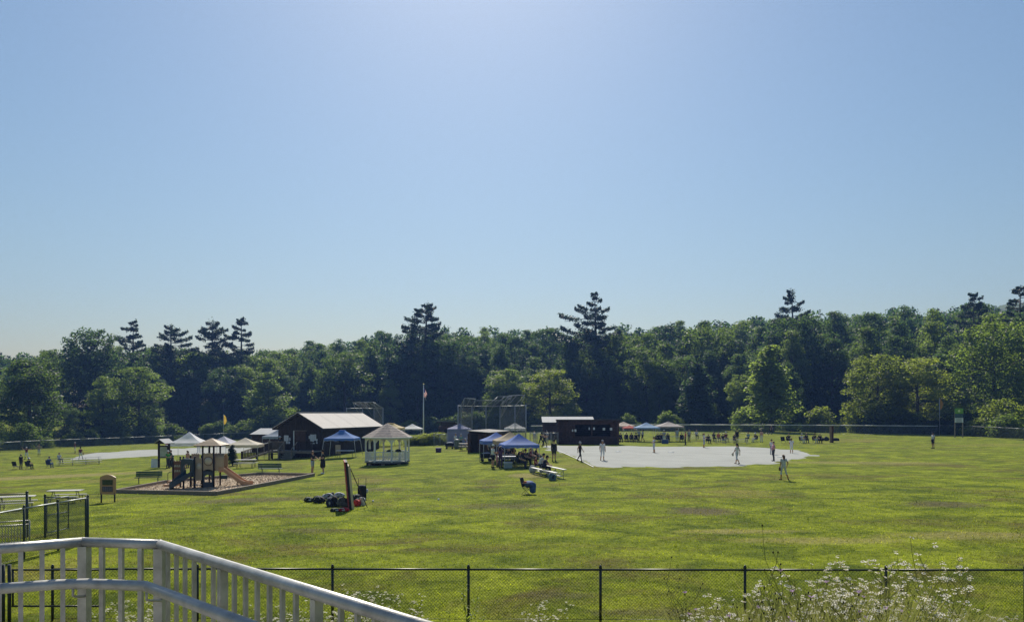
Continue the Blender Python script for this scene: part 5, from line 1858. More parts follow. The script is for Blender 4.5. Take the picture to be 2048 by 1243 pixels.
def play_panel():
    g = G(216, 1004)
    d = g.y; s = PXM(d)
    e = empty('play_panel', g, rad(-3), 'tan arched play panel on two legs at the near left corner of the playground', 'play panel')
    w, h = 32 / s, 40 / s
    zb = 16 / s
    N = 12
    pts = [(-w / 2, zb), (w / 2, zb), (w / 2, zb + h * 0.86)] + [(w / 2 - w * i / N, zb + h * 0.86 + h * 0.13 * math.sin(math.pi * i / N)) for i in range(1, N)] + [(-w / 2, zb + h * 0.86)]
    MB().prism(pts, 0.08, 'y', -0.04).build('panel', M_TANP, e)
    a = MB().box((0, -0.055, zb + h * 0.60), (w * 0.66, 0.03, h * 0.26)).build('picture_frame', mat('panel_olive', (0.06, 0.075, 0.03), 0.5, 0.3, 8), e)
    b = MB().box((0, -0.055, zb + h * 0.27), (w * 0.66, 0.03, h * 0.26)).build('picture_frame', mat('panel_plum', (0.10, 0.085, 0.12), 0.5, 0.3, 8), e)
    m = MB()
    for k in range(5):
        m.box((-w * 0.25 + w * 0.125 * k, -0.075, zb + h * 0.27), (w * 0.05, 0.012, h * 0.2))
    m.build('sliders', mat('panel_slider', (0.17, 0.15, 0.18), 0.5, 0.1, 5), b)
    for x in (-w * 0.43, w * 0.43):
        MB().tube([(x, 0.0, -0.2), (x, 0.0, zb + 0.1)], 0.045, 8).build('leg', M_BLACK, e)
play_panel()

# --- leaning practice board with props
def practice_board():
    n_, f_ = G(706, 1018), None
    near = Vector((n_.x, n_.y, n_.z)); dirv = Vector((near.x, near.y, 0)).normalized()
    dirv = Matrix.Rotation(rad(2.2), 3, 'Z') @ dirv
    rz = math.atan2(dirv.y, dirv.x) - math.pi / 2
    e = empty('practice_board', near, rz, 'tall propped wooden board seen edge-on among the sports bags', 'board')
    L, H = 2.2, 2.3
    tilt = -0.20
    def P(x, y, z): return (x + tilt * z / H * 1.0, y, z)
    def slab(x0, x1, nm, m, h=H):
        b = MB()
        b.add([P(x0, 0, 0.02), P(x1, 0, 0.02), P(x1, L, 0.02), P(x0, L, 0.02), P(x0, 0, h), P(x1, 0, h), P(x1, L, h), P(x0, L, h)],
              [(3, 2, 1, 0), (4, 5, 6, 7), (0, 1, 5, 4), (1, 2, 6, 5), (2, 3, 7, 6), (3, 0, 4, 7)])
        return b.build(nm, m, e)
    slab(-0.20, -0.175, 'red_face', mat('board_red', (0.40, 0.045, 0.05), 0.6, 0.1, 3))
    slab(-0.17, -0.06, 'core', mat('board_dark', (0.035, 0.03, 0.035), 0.7, 0.2, 3))
    slab(-0.055, 0.0, 'plywood_face', mat('board_plywood', (0.58, 0.50, 0.36), 0.7, 0.12, 3, stretch=(1, 1, 0.2)), H * 0.92)
    MB().beam(P(0.03, 0.03, 0.0), P(0.03, 0.03, H * 0.88), 0.05, 0.06, up=(0, 1, 0)).build('edge_batten', mat('board_plywood', (0.58, 0.50, 0.36)), e)
    for y in (0.5, 1.6):
        MB().beam(P(0.0, y, H * 0.93), (0.72, y + 0.1, 0.0), 0.035, 0.035).build('prop', M_DWOOD, e)
practice_board()

# --- bags
def bag_mesh(seed, sx, sy, sz):
    """a slumped soft bag: lumpy rounded box"""
    rnd = random.Random(seed)
    bm = bmesh.new()
    bmesh.ops.create_cube(bm, size=1.0)
    bmesh.ops.subdivide_edges(bm, edges=bm.edges[:], cuts=4, use_grid_fill=True)
    ph = [rnd.uniform(0, 6.28) for _ in range(6)]
    for v in bm.verts:
        p = v.co.copy()
        q = p.normalized() * 0.62
        p = p.lerp(q, 0.75)
        b = 1 + 0.10 * math.sin(5 * p.x + ph[0]) * math.sin(6 * p.y + ph[1]) + 0.08 * math.sin(7 * p.z + ph[2])
        top = 1 - 0.22 * max(0, p.z) * (1 + math.sin(ph[3]))
        v.co = Vector((p.x * sx * b * top, p.y * sy * b * top, (p.z + 0.45) * sz * (1 + 0.1 * math.sin(3 * p.x + ph[4]))))
    for f in bm.faces: f.smooth = True
    me = bpy.data.meshes.new('bag_body')
    bm.to_mesh(me); bm.free()
    return me
def bag(px, py, w, h, label, col, trim=None, lie=0.0, name='sports_bag', cat='bag', group=None):
    g = G(px, py)
    s = PXM(g.y)
    sx, sz = w / s * 1.15, h / s * 0.95
    e = empty(name, g, random.uniform(-0.5, 0.5), label, cat, group)
    sd = random.randint(0, 9999)
    link('body', bag_mesh(sd, sx, max(0.28, sx * 0.55), sz), col, e)
    MB().tube([(-sx * 0.3, -sx * 0.25, sz * 0.5), (-sx * 0.2, -sx * 0.36, sz * 0.95), (sx * 0.15, -sx * 0.34, sz * 0.98), (sx * 0.3, -sx * 0.25, sz * 0.45)], 0.016, 6).build('strap', trim or M_BLACK, e)
    if trim:
        MB().ball((sx * 0.12, -max(0.28, sx * 0.55) * 0.36, sz * 0.42), 0.5, 10, 8, (sx * 0.5, 0.16, sz * 0.5)).build('pocket', trim, e)
    return e
M_BGREY = mat('bag_grey', (0.42, 0.43, 0.46), 0.8, 0.3, 8); M_BBLACK = mat('bag_black', (0.018, 0.018, 0.022), 0.8, 0.3, 8)
M_BNAVY = mat('bag_navy', (0.03, 0.035, 0.07), 0.8, 0.3, 8); M_BWHITE = mat('bag_white', (0.55, 0.56, 0.58), 0.8, 0.2, 8)
M_BRED = mat('bag_red', (0.42, 0.03, 0.035), 0.8, 0.2, 8); M_BCAMO = mat('bag_camo', (0.24, 0.25, 0.23), 0.8, 0.6, 6, col2=(0.03, 0.035, 0.035))
M_BBLUE = mat('bag_blue', (0.05, 0.10, 0.25), 0.8, 0.2, 8); M_BPURP = mat('cooler_purple', (0.06, 0.03, 0.14), 0.5, 0.2, 5)
BG = 'sports bags around the practice board'
bag(619, 1003, 17, 10, 'black bag with light pocket, leftmost of the bags near the practice board', M_BBLACK, M_BWHITE, group=BG)
bag(638, 1005, 20, 14, 'black and white duffel bag, second from the left near the practice board', M_BBLACK, M_BWHITE, group=BG)
bag(655, 996, 16, 11, 'grey and black bag lying behind the duffels', M_BGREY, M_BBLACK, group=BG)
bag(660, 1012, 12, 18, 'grey striped backpack standing in front of the practice board', M_BNAVY, M_BGREY, group=BG)
bag(670, 1012, 11, 20, 'black pointed backpack right of the grey striped one', M_BBLACK, group=BG)
bag(679, 994, 15, 10, 'light grey bag with dark base behind the camouflage backpack', M_BGREY, M_BBLACK, group=BG)
bag(686, 1012, 19, 20, 'camouflage patterned backpack leaning near the practice board', M_BCAMO, group=BG)
bag(671, 1022, 16, 7, 'black and white gear bag lying nearest to the camera', M_BBLACK, M_BWHITE, group=BG)
bag(687, 1022, 18, 8, 'red gear bag lying left of the practice board foot', M_BRED, M_BWHITE, group=BG)
bag(715, 1011, 11, 14, 'red bag right of the practice board', M_BRED, group=BG)
bag(712, 1002, 14, 16, 'black and white backpack right of the practice board', M_BBLACK, M_BWHITE, group=BG)
bag(725, 1010, 9, 18, 'pale grey bag leaning on the prop of the practice board', M_BGREY, M_BWHITE, group=BG)
bag(665, 993, 5, 9, 'small black bottle bag standing among the duffels', M_BBLACK, group=BG)
def wheel_bag():
    g = G(724, 998)
    e = empty('wheeled_bag', g, rad(10), 'tall black wheeled bag with two upright handles right of the practice board', 'bag')
    link('body', bag_mesh(5, 0.46, 0.34, 0.85), M_BBLACK, e)
    for x in (-0.19, 0.21):
        MB().tube([(x, 0.05, 0.1), (x, 0.07, 1.15)], 0.015, 6).build('handle', M_BLACK, e)
    for x in (-0.16, 0.16):
        MB().tube([(x - 0.025, 0.12, 0.06), (x + 0.025, 0.12, 0.06)], 0.06, 10).build('wheel', M_BLACK, e)
    MB().ball((0.27, -0.02, 0.45), 0.12, 10, 8, (0.6, 0.8, 1)).build('side_pocket', M_BWHITE, e)
wheel_bag()
bag(1687 - 45, 881, 10, 7, 'black bag heap left of the brown post in right field', M_BBLACK, name='gear_bag')
bag(1653, 881, 9, 9, 'black backpack leaning beside the brown post in right field', M_BBLACK, name='gear_bag')
bag(1672, 881, 10, 6, 'dark bag lying right of the brown post in right field', M_BBLACK, name='gear_bag')
bag(1105, 960, 13, 16, 'blue grey backpack on the grass in front of the aluminium bleacher', mat('bag_slate', (0.12, 0.19, 0.24), 0.8, 0.3, 8), M_BBLACK)
bag(1065, 944, 10, 16, 'pale grey folded chair bag hanging at the left end of the aluminium bleacher', M_BGREY, M_BWHITE)
bag(1031, 934, 7, 6, 'yellow bag in the shade of the front blue tent', mat('bag_yellow', (0.5, 0.38, 0.08), 0.8, 0.2, 6))
def brown_post():
    g = GD(1663, 106)
    H = CZ + (HY - 852) / F * 106 - g.z
    e = empty('padded_post', g, 0, 'thick brown post standing in right field among the bags', 'post')
    MB().box((-0.1, 0, H / 2 - 0.1), (0.22, 0.3, H + 0.2)).build('light_half', mat('post_tan', (0.20, 0.13, 0.08), 0.8, 0.2, 3), e)
    MB().box((0.12, 0, H / 2 - 0.1), (0.2, 0.34, H + 0.26)).build('dark_half', mat('post_maroon', (0.07, 0.022, 0.02), 0.8, 0.2, 3), e)
    MB().box((0, 0, H + 0.05), (0.5, 0.4, 0.06)).build('cap', M_DWOOD, e)
brown_post()

# --- bleachers
def bleacher(a, b, label, rows=3, m=None, rise=0.2):
    """a, b: ground ends of the front row; rows climb away from the front (local +y)"""
    m = m or M_ALUS
    a, b = Vector(a), Vector(b)
    e = empty('bleacher', a, math.atan2(b.y - a.y, b.x - a.x), label, 'bleacher', 'aluminium bleachers')
    L = math.hypot(b.x - a.x, b.y - a.y)
    dz = b.z - a.z
    for r in range(rows):
        z = 0.42 + rise * r; y = 0.62 * r
        MB().beam((0, y, z), (L, y, z + dz), 0.26, 0.045).build('seat_plank', m, e)
        if r < rows - 1 or rows == 1:
            MB().beam((0, y + 0.34, z - 0.22), (L, y + 0.34, z - 0.22 + dz), 0.24, 0.04).build('foot_plank', m, e)
    for k in range(4):
        x = L * (0.06 + 0.88 * k / 3)
        zz = dz * x / L
        f = MB()
        yb = 0.62 * (rows - 1)
        f.tube([(x, -0.1, zz), (x, yb + 0.15, zz)], 0.025, 6)
        for r in range(rows):
            f.tube([(x, 0.62 * r, zz), (x, 0.62 * r, zz + 0.41 + rise * r)], 0.022, 6)
        f.tube([(x, 0, zz + 0.2), (x, yb, zz + 0.3 + rise * (rows - 1))], 0.02, 6)
        f.build('frame', M_GALV, e)
    return e
M_ALUS = mat('aluminium_plank', (0.42, 0.42, 0.42), 0.6, 0.08, 4, metal=0.2, spec=0.2)
bleacher(G(1064, 946), G(1113, 958), 'low aluminium bleacher with two people seated, right of the blue tents', 2)
bleacher(G(113, 932), G(204, 927), 'low aluminium bleacher at the baseball field far left', 3)
bleacher(GD(1428, 104), GD(1498, 103), 'aluminium bleacher with spectators across the softball field', 2)
bleacher(GD(1372, 113), GD(1430, 112), 'aluminium bleacher further back behind the softball third base', 3)
p = G(492, 935); picnic_table(p, rad(5), 'picnic table on the lawn under the cream tent')
p = GD(935, 84); picnic_table(p, rad(10), 'picnic table in front of the grey roofed log dugout')
p = GD(1005, 64); picnic_table(p, rad(20), 'picnic table in the shade of the blue tents')

# --- folding chairs, coolers, wagons
def folding_chair(loc, rz, label, col, group='folding camp chairs'):
    e = empty('folding_chair', loc, rz, label, 'chair', group)
    m = MB().add([(-0.25, -0.22, 0.42), (0.25, -0.22, 0.42), (0.25, 0.2, 0.36), (-0.25, 0.2, 0.36), (-0.25, -0.22, 0.40), (0.25, -0.22, 0.40), (0.25, 0.2, 0.34), (-0.25, 0.2, 0.34)],
                 [(0, 1, 2, 3), (7, 6, 5, 4), (0, 4, 5, 1), (1, 5, 6, 2), (2, 6, 7, 3), (3, 7, 4, 0)])
    m.build('seat', col, e)
    MB().add([(-0.27, 0.2, 0.40), (0.27, 0.2, 0.40), (0.28, 0.34, 0.92), (-0.28, 0.34, 0.92), (-0.27, 0.22, 0.40), (0.27, 0.22, 0.40), (0.28, 0.36, 0.92), (-0.28, 0.36, 0.92)],
             [(0, 1, 2, 3), (7, 6, 5, 4), (0, 4, 5, 1), (1, 5, 6, 2), (2, 6, 7, 3), (3, 7, 4, 0)]).build('backrest', col, e)
    for s in (-1, 1):
        MB().tube([(s * 0.27, 0.24, 0.0), (s * 0.27, -0.22, 0.44)], 0.012, 6).build('leg', M_STEEL, e)
        MB().tube([(s * 0.27, -0.24, 0.0), (s * 0.27, 0.2, 0.42), (s * 0.28, 0.34, 0.92)], 0.012, 6).build('leg', M_STEEL, e)
        MB().box((s * 0.29, -0.02, 0.62), (0.07, 0.46, 0.025)).build('armrest', col, e)
        MB().tube([(s * 0.28, -0.22, 0.44), (s * 0.28, -0.22, 0.62)], 0.011, 6).build('arm_post', M_STEEL, e)
    MB().tube([(-0.27, -0.24, 0.02), (0.27, 0.24, 0.02)], 0.01, 6).build('cross_brace', M_STEEL, e)
    return e
M_CBLK = mat('chair_black', (0.015, 0.016, 0.022), 0.8, 0.3, 6); M_CGRN = mat('chair_green', (0.02, 0.05, 0.035), 0.8, 0.3, 6); M_CBLU = mat('chair_blue', (0.03, 0.05, 0.17), 0.8, 0.3, 6)
c0 = folding_chair(G(1054, 987), rad(70), 'empty dark folding chair with a blue jacket alone on the grass', M_CBLK)
def jacket():
    g = G(1054, 987)
    e = empty('jacket', g + Vector((0.05, -0.02, 0)), rad(70), 'blue jacket with orange item draped over the lone folding chair', 'jacket')
    me = bag_mesh(77, 0.5, 0.5, 0.3)
    o = link('cloth', me, M_BBLUE, e, (0.06, -0.05, 0.42))
    o2 = link('hanging_sleeve', bag_mesh(78, 0.16, 0.34, 0.5), M_BBLUE, e, (-0.02, -0.3, 0.12))
    link('folded_item', bag_mesh(79, 0.25, 0.2, 0.2), mat('cloth_orange', (0.45, 0.12, 0.04), 0.8, 0.2, 5), e, (-0.05, 0.12, 0.55))
jacket()
def box_cooler(loc, rz, label, col, w=0.62, h=0.42, lid=None):
    e = empty('cooler', loc, rz, label, 'cooler', 'coolers')
    MB().add([(-w / 2 * .92, -.19, 0.02), (w / 2 * .92, -.19, 0.02), (w / 2 * .92, .19, 0.02), (-w / 2 * .92, .19, 0.02), (-w / 2, -.21, h), (w / 2, -.21, h), (w / 2, .21, h), (-w / 2, .21, h)],
             [(3, 2, 1, 0), (4, 5, 6, 7), (0, 1, 5, 4), (1, 2, 6, 5), (2, 3, 7, 6), (3, 0, 4, 7)]).build('box', col, e)
    MB().box((0, 0, h + 0.035), (w + 0.03, 0.45, 0.07)).build('lid', lid or col, e)
    for s in (-1, 1):
        MB().tube([(s * (w / 2 + 0.0), -0.1, h * 0.75), (s * (w / 2 + 0.06), -0.08, h * 0.7), (s * (w / 2 + 0.06), 0.08, h * 0.7), (s * (w / 2), 0.1, h * 0.75)], 0.012, 6).build('handle', M_BLACK, e)
box_cooler(G(877, 904), 0.1, 'purple cooler alone on the grass left of the log dugout', M_BPURP)
box_cooler(G(1016, 936), 0.2, 'pale blue cooler at the foot of the front blue tent', mat('cooler_pale', (0.30, 0.38, 0.42), 0.5, 0.1, 5), lid=M_BWHITE)
box_cooler(GD(1330, 102), 0.0, 'blue cooler under the light blue tent across the field', M_BBLUE, 0.9, 0.5)
def wagon(loc, rz, label):
    e = empty('folding_wagon', loc, rz, label, 'wagon', 'folding wagons')
    m = MB()
    w, d, z0, z1 = 0.95, 0.5, 0.28, 0.68
    for (x, y, a, b) in ((0, -d / 2, w, 0.03), (0, d / 2, w, 0.03), (-w / 2, 0, 0.03, d), (w / 2, 0, 0.03, d)):
        m.box((x, y, (z0 + z1) / 2), (a, b, z1 - z0))
    m.box((0, 0, z0), (w - 0.04, d - 0.04, 0.03))
    m.build('tub', M_BBLACK, e)
    for x in (-0.33, 0.33):
        for y in (-0.27, 0.27):
            MB().tube([(x, y - 0.03, 0.12), (x, y + 0.03, 0.12)], 0.12, 12).build('wheel', M_BLACK, e)
    MB().tube([(w / 2, 0, 0.35), (w / 2 + 0.35, 0, 0.85), (w / 2 + 0.38, 0.1, 0.87)], 0.014, 6).build('handle', M_STEEL, e)
    link('load', bag_mesh(31, 0.8, 0.42, 0.3), M_BGREY, e, (0, 0, 0.45))
wagon(G(899, 897), 0.1, 'black folding wagon next to the grey bin left of the log dugout')
wagon(G(972, 922), 0.2, 'black folding wagon with white things in front of the blue tents')
def easel_sign(px, py, d, label):
    c = W(px, py, d)
    g = Vector((c.x, c.y, Z(c.x, c.y)))
    h = c.z - g.z
    e = empty('easel_board', g, rad(-12), label, 'sign', 'boards under the tent by the cabin')
    MB().box((0, 0, h - 0.45), (0.55, 0.03, 0.9)).build('board', M_BEIGE, e)
    for x in (-0.24, 0.24):
        MB().tube([(x, -0.02, 0), (x, 0.03, h)], 0.018, 6).build('leg', M_TIMBER, e)
    MB().tube([(0, 0.4, 0), (0, 0.04, h * 0.9)], 0.018, 6).build('leg', M_TIMBER, e)
easel_sign(676, 889, 80.2, 'upright beige board under the blue tent beside the cabin')
def tent_table(px, py, d, w, label):
    c = W(px, py, d)
    g = Vector((c.x, c.y, Z(c.x, c.y)))
    e = empty('folding_table', g, rad(5), label, 'table', 'folding tables')
    MB().box((0, 0, 0.73), (w, 0.7, 0.045)).build('table_top', M_WHITE, e)
    for x in (-w * 0.42, w * 0.42):
        for y in (-0.28, 0.28):
            MB().tube([(x, y, 0), (x, y, 0.71)], 0.016, 6).build('leg', M_STEEL, e)
tent_table(690, 895, 79.8, 1.8, 'white folding table under the blue tent beside the cabin')
tent_table(1012, 905, 62, 1.6, 'white folding table inside the front blue tent')
tent_table(1355, 873, 109, 1.8, 'white folding table under the mauve tent')

# small conifer by the ramp
g = G(465, 931)
plant('poplar1', 'young_spruce', (g.x, g.y, g.z), 2.05, 1.5, None, leaf_mat('needles_spruce', (0.012, 0.028, 0.022), (0.03, 0.055, 0.04), 0.2), 'small dark conifer beside the ramp and picnic table', 'shrub')
# hedge
for i, px in enumerate(range(824, 906, 9)):
    g = GD(px + random.uniform(-2, 2), 104 + random.uniform(-1, 1))
    plant(random.choice(['shrub0', 'shrub1', 'shrub2']), 'hedge_shrub', (g.x, g.y, g.z), random.uniform(1.35, 1.75), 1.7, None, M_LEAF[3],
          'leafy hedge bush, %s from the gazebo in the row right of it' % ORD[i], 'hedge', 'hedge bushes right of the gazebo')
# chalk lines and bases
M_CHALK = mat('chalk', (0.72, 0.72, 0.70), 0.9, 0.1, 3)
def chalk(name, pa, pb, w, label):
    a, b = G(*pa), G(*pb)
    n = 24
    m = MB()
    d = (b - a); d.z = 0; d.normalize(); s = Vector((-d.y, d.x, 0)) * w / 2
    pts = []
    for i in range(n + 1):
        p = a.lerp(b, i / n)
        for q in (p - s, p + s):
            pts.append((q.x, q.y, Z(q.x, q.y) + 0.045))
    m.add(pts, [(2 * i, 2 * i + 1, 2 * i + 3, 2 * i + 2) for i in range(n)])
    tag(m.build(name, M_CHALK), label, 'line', kind='structure')
chalk('foul_line', (1094, 893), (1187, 934), 0.10, 'white chalk foul line along the left edge of the infield')
def base_plate(px, py, label):
    g = G(px, py)
    e = empty('base_plate', g, 0.4, label, 'base', 'bases')
    MB().box((0, 0, 0.06), (0.42, 0.42, 0.06)).build('pad', M_WHITE, e)
    MB().box((0, 0, 0.02), (0.5, 0.5, 0.04)).build('mat', M_WHITE, e)
base_plate(1236, 903, 'white base at the near left of the pitcher'); base_plate(1342, 904.5, 'white base right of the pitcher'); base_plate(1561, 914, 'white base near the man in the pink shirt')
for px, py, lb in ((877, 1000, 'small white ball on the grass right of the bags'), (746, 1003, 'small pale ball near the practice board props')):
    g = G(px, py)
    tag(MB().ball((0, 0, 0.05), 0.055, 12, 10).build('ball', M_WHITE, None, g), lb, 'ball', 'balls on the grass')
# ------------------------------------------------------------------ people
def V3(*a): return Vector(a)
BASE = dict(pelvis=(0, 0, .96), waist=(0, 0, 1.10), chest=(0, .01, 1.30), neck=(0, .02, 1.46), head=(0, -.01, 1.60),
            hipL=(-.09, 0, .92), kneeL=(-.105, -.02, .50), ankL=(-.115, .03, .09), toeL=(-.13, -.13, .035),
            hipR=(.09, 0, .92), kneeR=(.105, -.02, .50), ankR=(.115, .03, .09), toeR=(.13, -.13, .035),
            shL=(-.175, .01, 1.40), elL=(-.225, .03, 1.12), wrL=(-.235, -.05, .88), haL=(-.232, -.08, .79),
            shR=(.175, .01, 1.40), elR=(.225, .03, 1.12), wrR=(.235, -.05, .88), haR=(.232, -.08, .79))
def pose(**k):
    d = dict(BASE); d.update(k); return d
POSES = {
    'stand': pose(),
    'contra': pose(kneeL=(-.13, -.05, .50), ankL=(-.16, .0, .09), toeL=(-.20, -.15, .035), pelvis=(.02, 0, .96), hipL=(-.07, 0, .92), hipR=(.11, 0, .92)),
    'wide': pose(kneeL=(-.21, -.05, .49), ankL=(-.33, .02, .09), toeL=(-.40, -.11, .035), kneeR=(.15, -.05, .49), ankR=(.20, .03, .09), toeR=(.25, -.11, .035),
                 pelvis=(0, 0, .93), hipL=(-.09, 0, .89), hipR=(.09, 0, .89), elL=(-.30, .05, 1.14), wrL=(-.30, -.10, .93), haL=(-.29, -.14, .86)),
    'walk': pose(kneeL=(-.10, -.14, .51), ankL=(-.10, -.20, .09), toeL=(-.11, -.36, .05), kneeR=(.10, .06, .50), ankR=(.10, .30, .14), toeR=(.11, .18, .04),
                 elL=(-.23, .12, 1.13), wrL=(-.23, .10, .89), haL=(-.23, .10, .80), elR=(.23, -.06, 1.13), wrR=(.23, -.20, .93), haR=(.22, -.26, .86)),
    'crossed': pose(elL=(-.25, -.04, 1.16), wrL=(.04, -.21, 1.18), haL=(.13, -.20, 1.22), elR=(.25, -.04, 1.14), wrR=(-.05, -.23, 1.14), haR=(-.14, -.21, 1.17)),
    'reach': pose(elR=(.22, -.20, 1.20), wrR=(.12, -.44, 1.08), haR=(.10, -.53, 1.05), elL=(-.23, -.02, 1.12), wrL=(-.18, -.22, 1.06), haL=(-.15, -.30, 1.06)),
    'hands': pose(elL=(-.25, -.03, 1.13), wrL=(-.06, -.25, 1.10), haL=(.0, -.31, 1.12), elR=(.25, -.03, 1.13), wrR=(.07, -.25, 1.12), haR=(.02, -.32, 1.15)),
    'throw': pose(elL=(-.42, .0, 1.42), wrL=(-.52, -.05, 1.64), haL=(-.53, -.07, 1.72), elR=(.40, -.12, 1.42), wrR=(.60, -.25, 1.45), haR=(.68, -.29, 1.46),
                  kneeL=(-.15, -.06, .50), ankL=(-.20, .08, .09), toeL=(-.24, -.06, .035), kneeR=(.16, -.10, .50), ankR=(.22, -.08, .09), toeR=(.26, -.22, .035)),
    'catch': pose(elL=(-.30, -.10, 1.22), wrL=(-.30, -.32, 1.30), haL=(-.28, -.40, 1.33), elR=(.30, -.06, 1.18), wrR=(.42, -.26, 1.20), haR=(.46, -.33, 1.21)),
    'bat': pose(pelvis=(0, .03, .86), waist=(0, .0, 1.0), chest=(0, -.06, 1.20), neck=(0, -.10, 1.36), head=(0, -.14, 1.50), hipL=(-.10, .03, .82), hipR=(.10, .03, .82),
                kneeL=(-.27, -.06, .46), ankL=(-.40, .04, .09), toeL=(-.46, -.10, .035), kneeR=(.27, -.06, .46), ankR=(.40, .04, .09), toeR=(.46, -.10, .035),
                shL=(-.17, -.06, 1.30), shR=(.17, -.06, 1.30), elL=(-.06, -.30, 1.26), wrL=(.14, -.30, 1.34), haL=(.20, -.28, 1.38), elR=(.34, -.16, 1.24), wrR=(.26, -.26, 1.40), haR=(.22, -.26, 1.45)),
    'hips': pose(elL=(-.38, .06, 1.16), wrL=(-.20, -.06, 1.04), haL=(-.14, -.10, 1.02), elR=(.38, .06, 1.16), wrR=(.20, -.06, 1.04), haR=(.14, -.10, 1.02)),
    'run': pose(pelvis=(0, 0, .94), kneeL=(-.10, -.30, .62), ankL=(-.10, -.16, .26), toeL=(-.10, -.30, .19), kneeR=(.10, .06, .50), ankR=(.10, .34, .24), toeR=(.10, .30, .10),
                chest=(0, -.08, 1.28), neck=(0, -.10, 1.44), head=(0, -.14, 1.58), shL=(-.17, -.08, 1.38), shR=(.17, -.08, 1.38), elL=(-.25, .12, 1.20), wrL=(-.22, .05, 1.02), haL=(-.22, .0, .96), elR=(.25, -.16, 1.18), wrR=(.18, -.34, 1.24), haR=(.16, -.40, 1.28)),
}
_S = -0.42   # seated: pelvis drops, thighs forward
POSES['sit'] = dict(pelvis=(0, .06, .53), waist=(0, .08, .68), chest=(0, .09, .90), neck=(0, .07, 1.06), head=(0, .03, 1.20),
                    hipL=(-.10, .04, .52), kneeL=(-.14, -.38, .51), ankL=(-.14, -.40, .09), toeL=(-.15, -.55, .035), hipR=(.10, .04, .52), kneeR=(.14, -.38, .51), ankR=(.14, -.40, .09), toeR=(.15, -.55, .035),
                    shL=(-.175, .08, 1.0), elL=(-.25, .0, .76), wrL=(-.19, -.23, .68), haL=(-.16, -.31, .66), shR=(.175, .08, 1.0), elR=(.25, .0, .76), wrR=(.19, -.23, .68), haR=(.16, -.31, .66))
POSES['hunch'] = dict(POSES['sit'], chest=(0, -.06, .88), neck=(0, -.14, 1.02), head=(0, -.21, 1.14), waist=(0, .02, .68), shL=(-.175, -.09, .97), shR=(.175, -.09, .97),
                      elL=(-.24, -.24, .74), wrL=(-.08, -.42, .66), haL=(-.02, -.48, .64), elR=(.24, -.24, .74), wrR=(.08, -.42, .66), haR=(.02, -.48, .66))

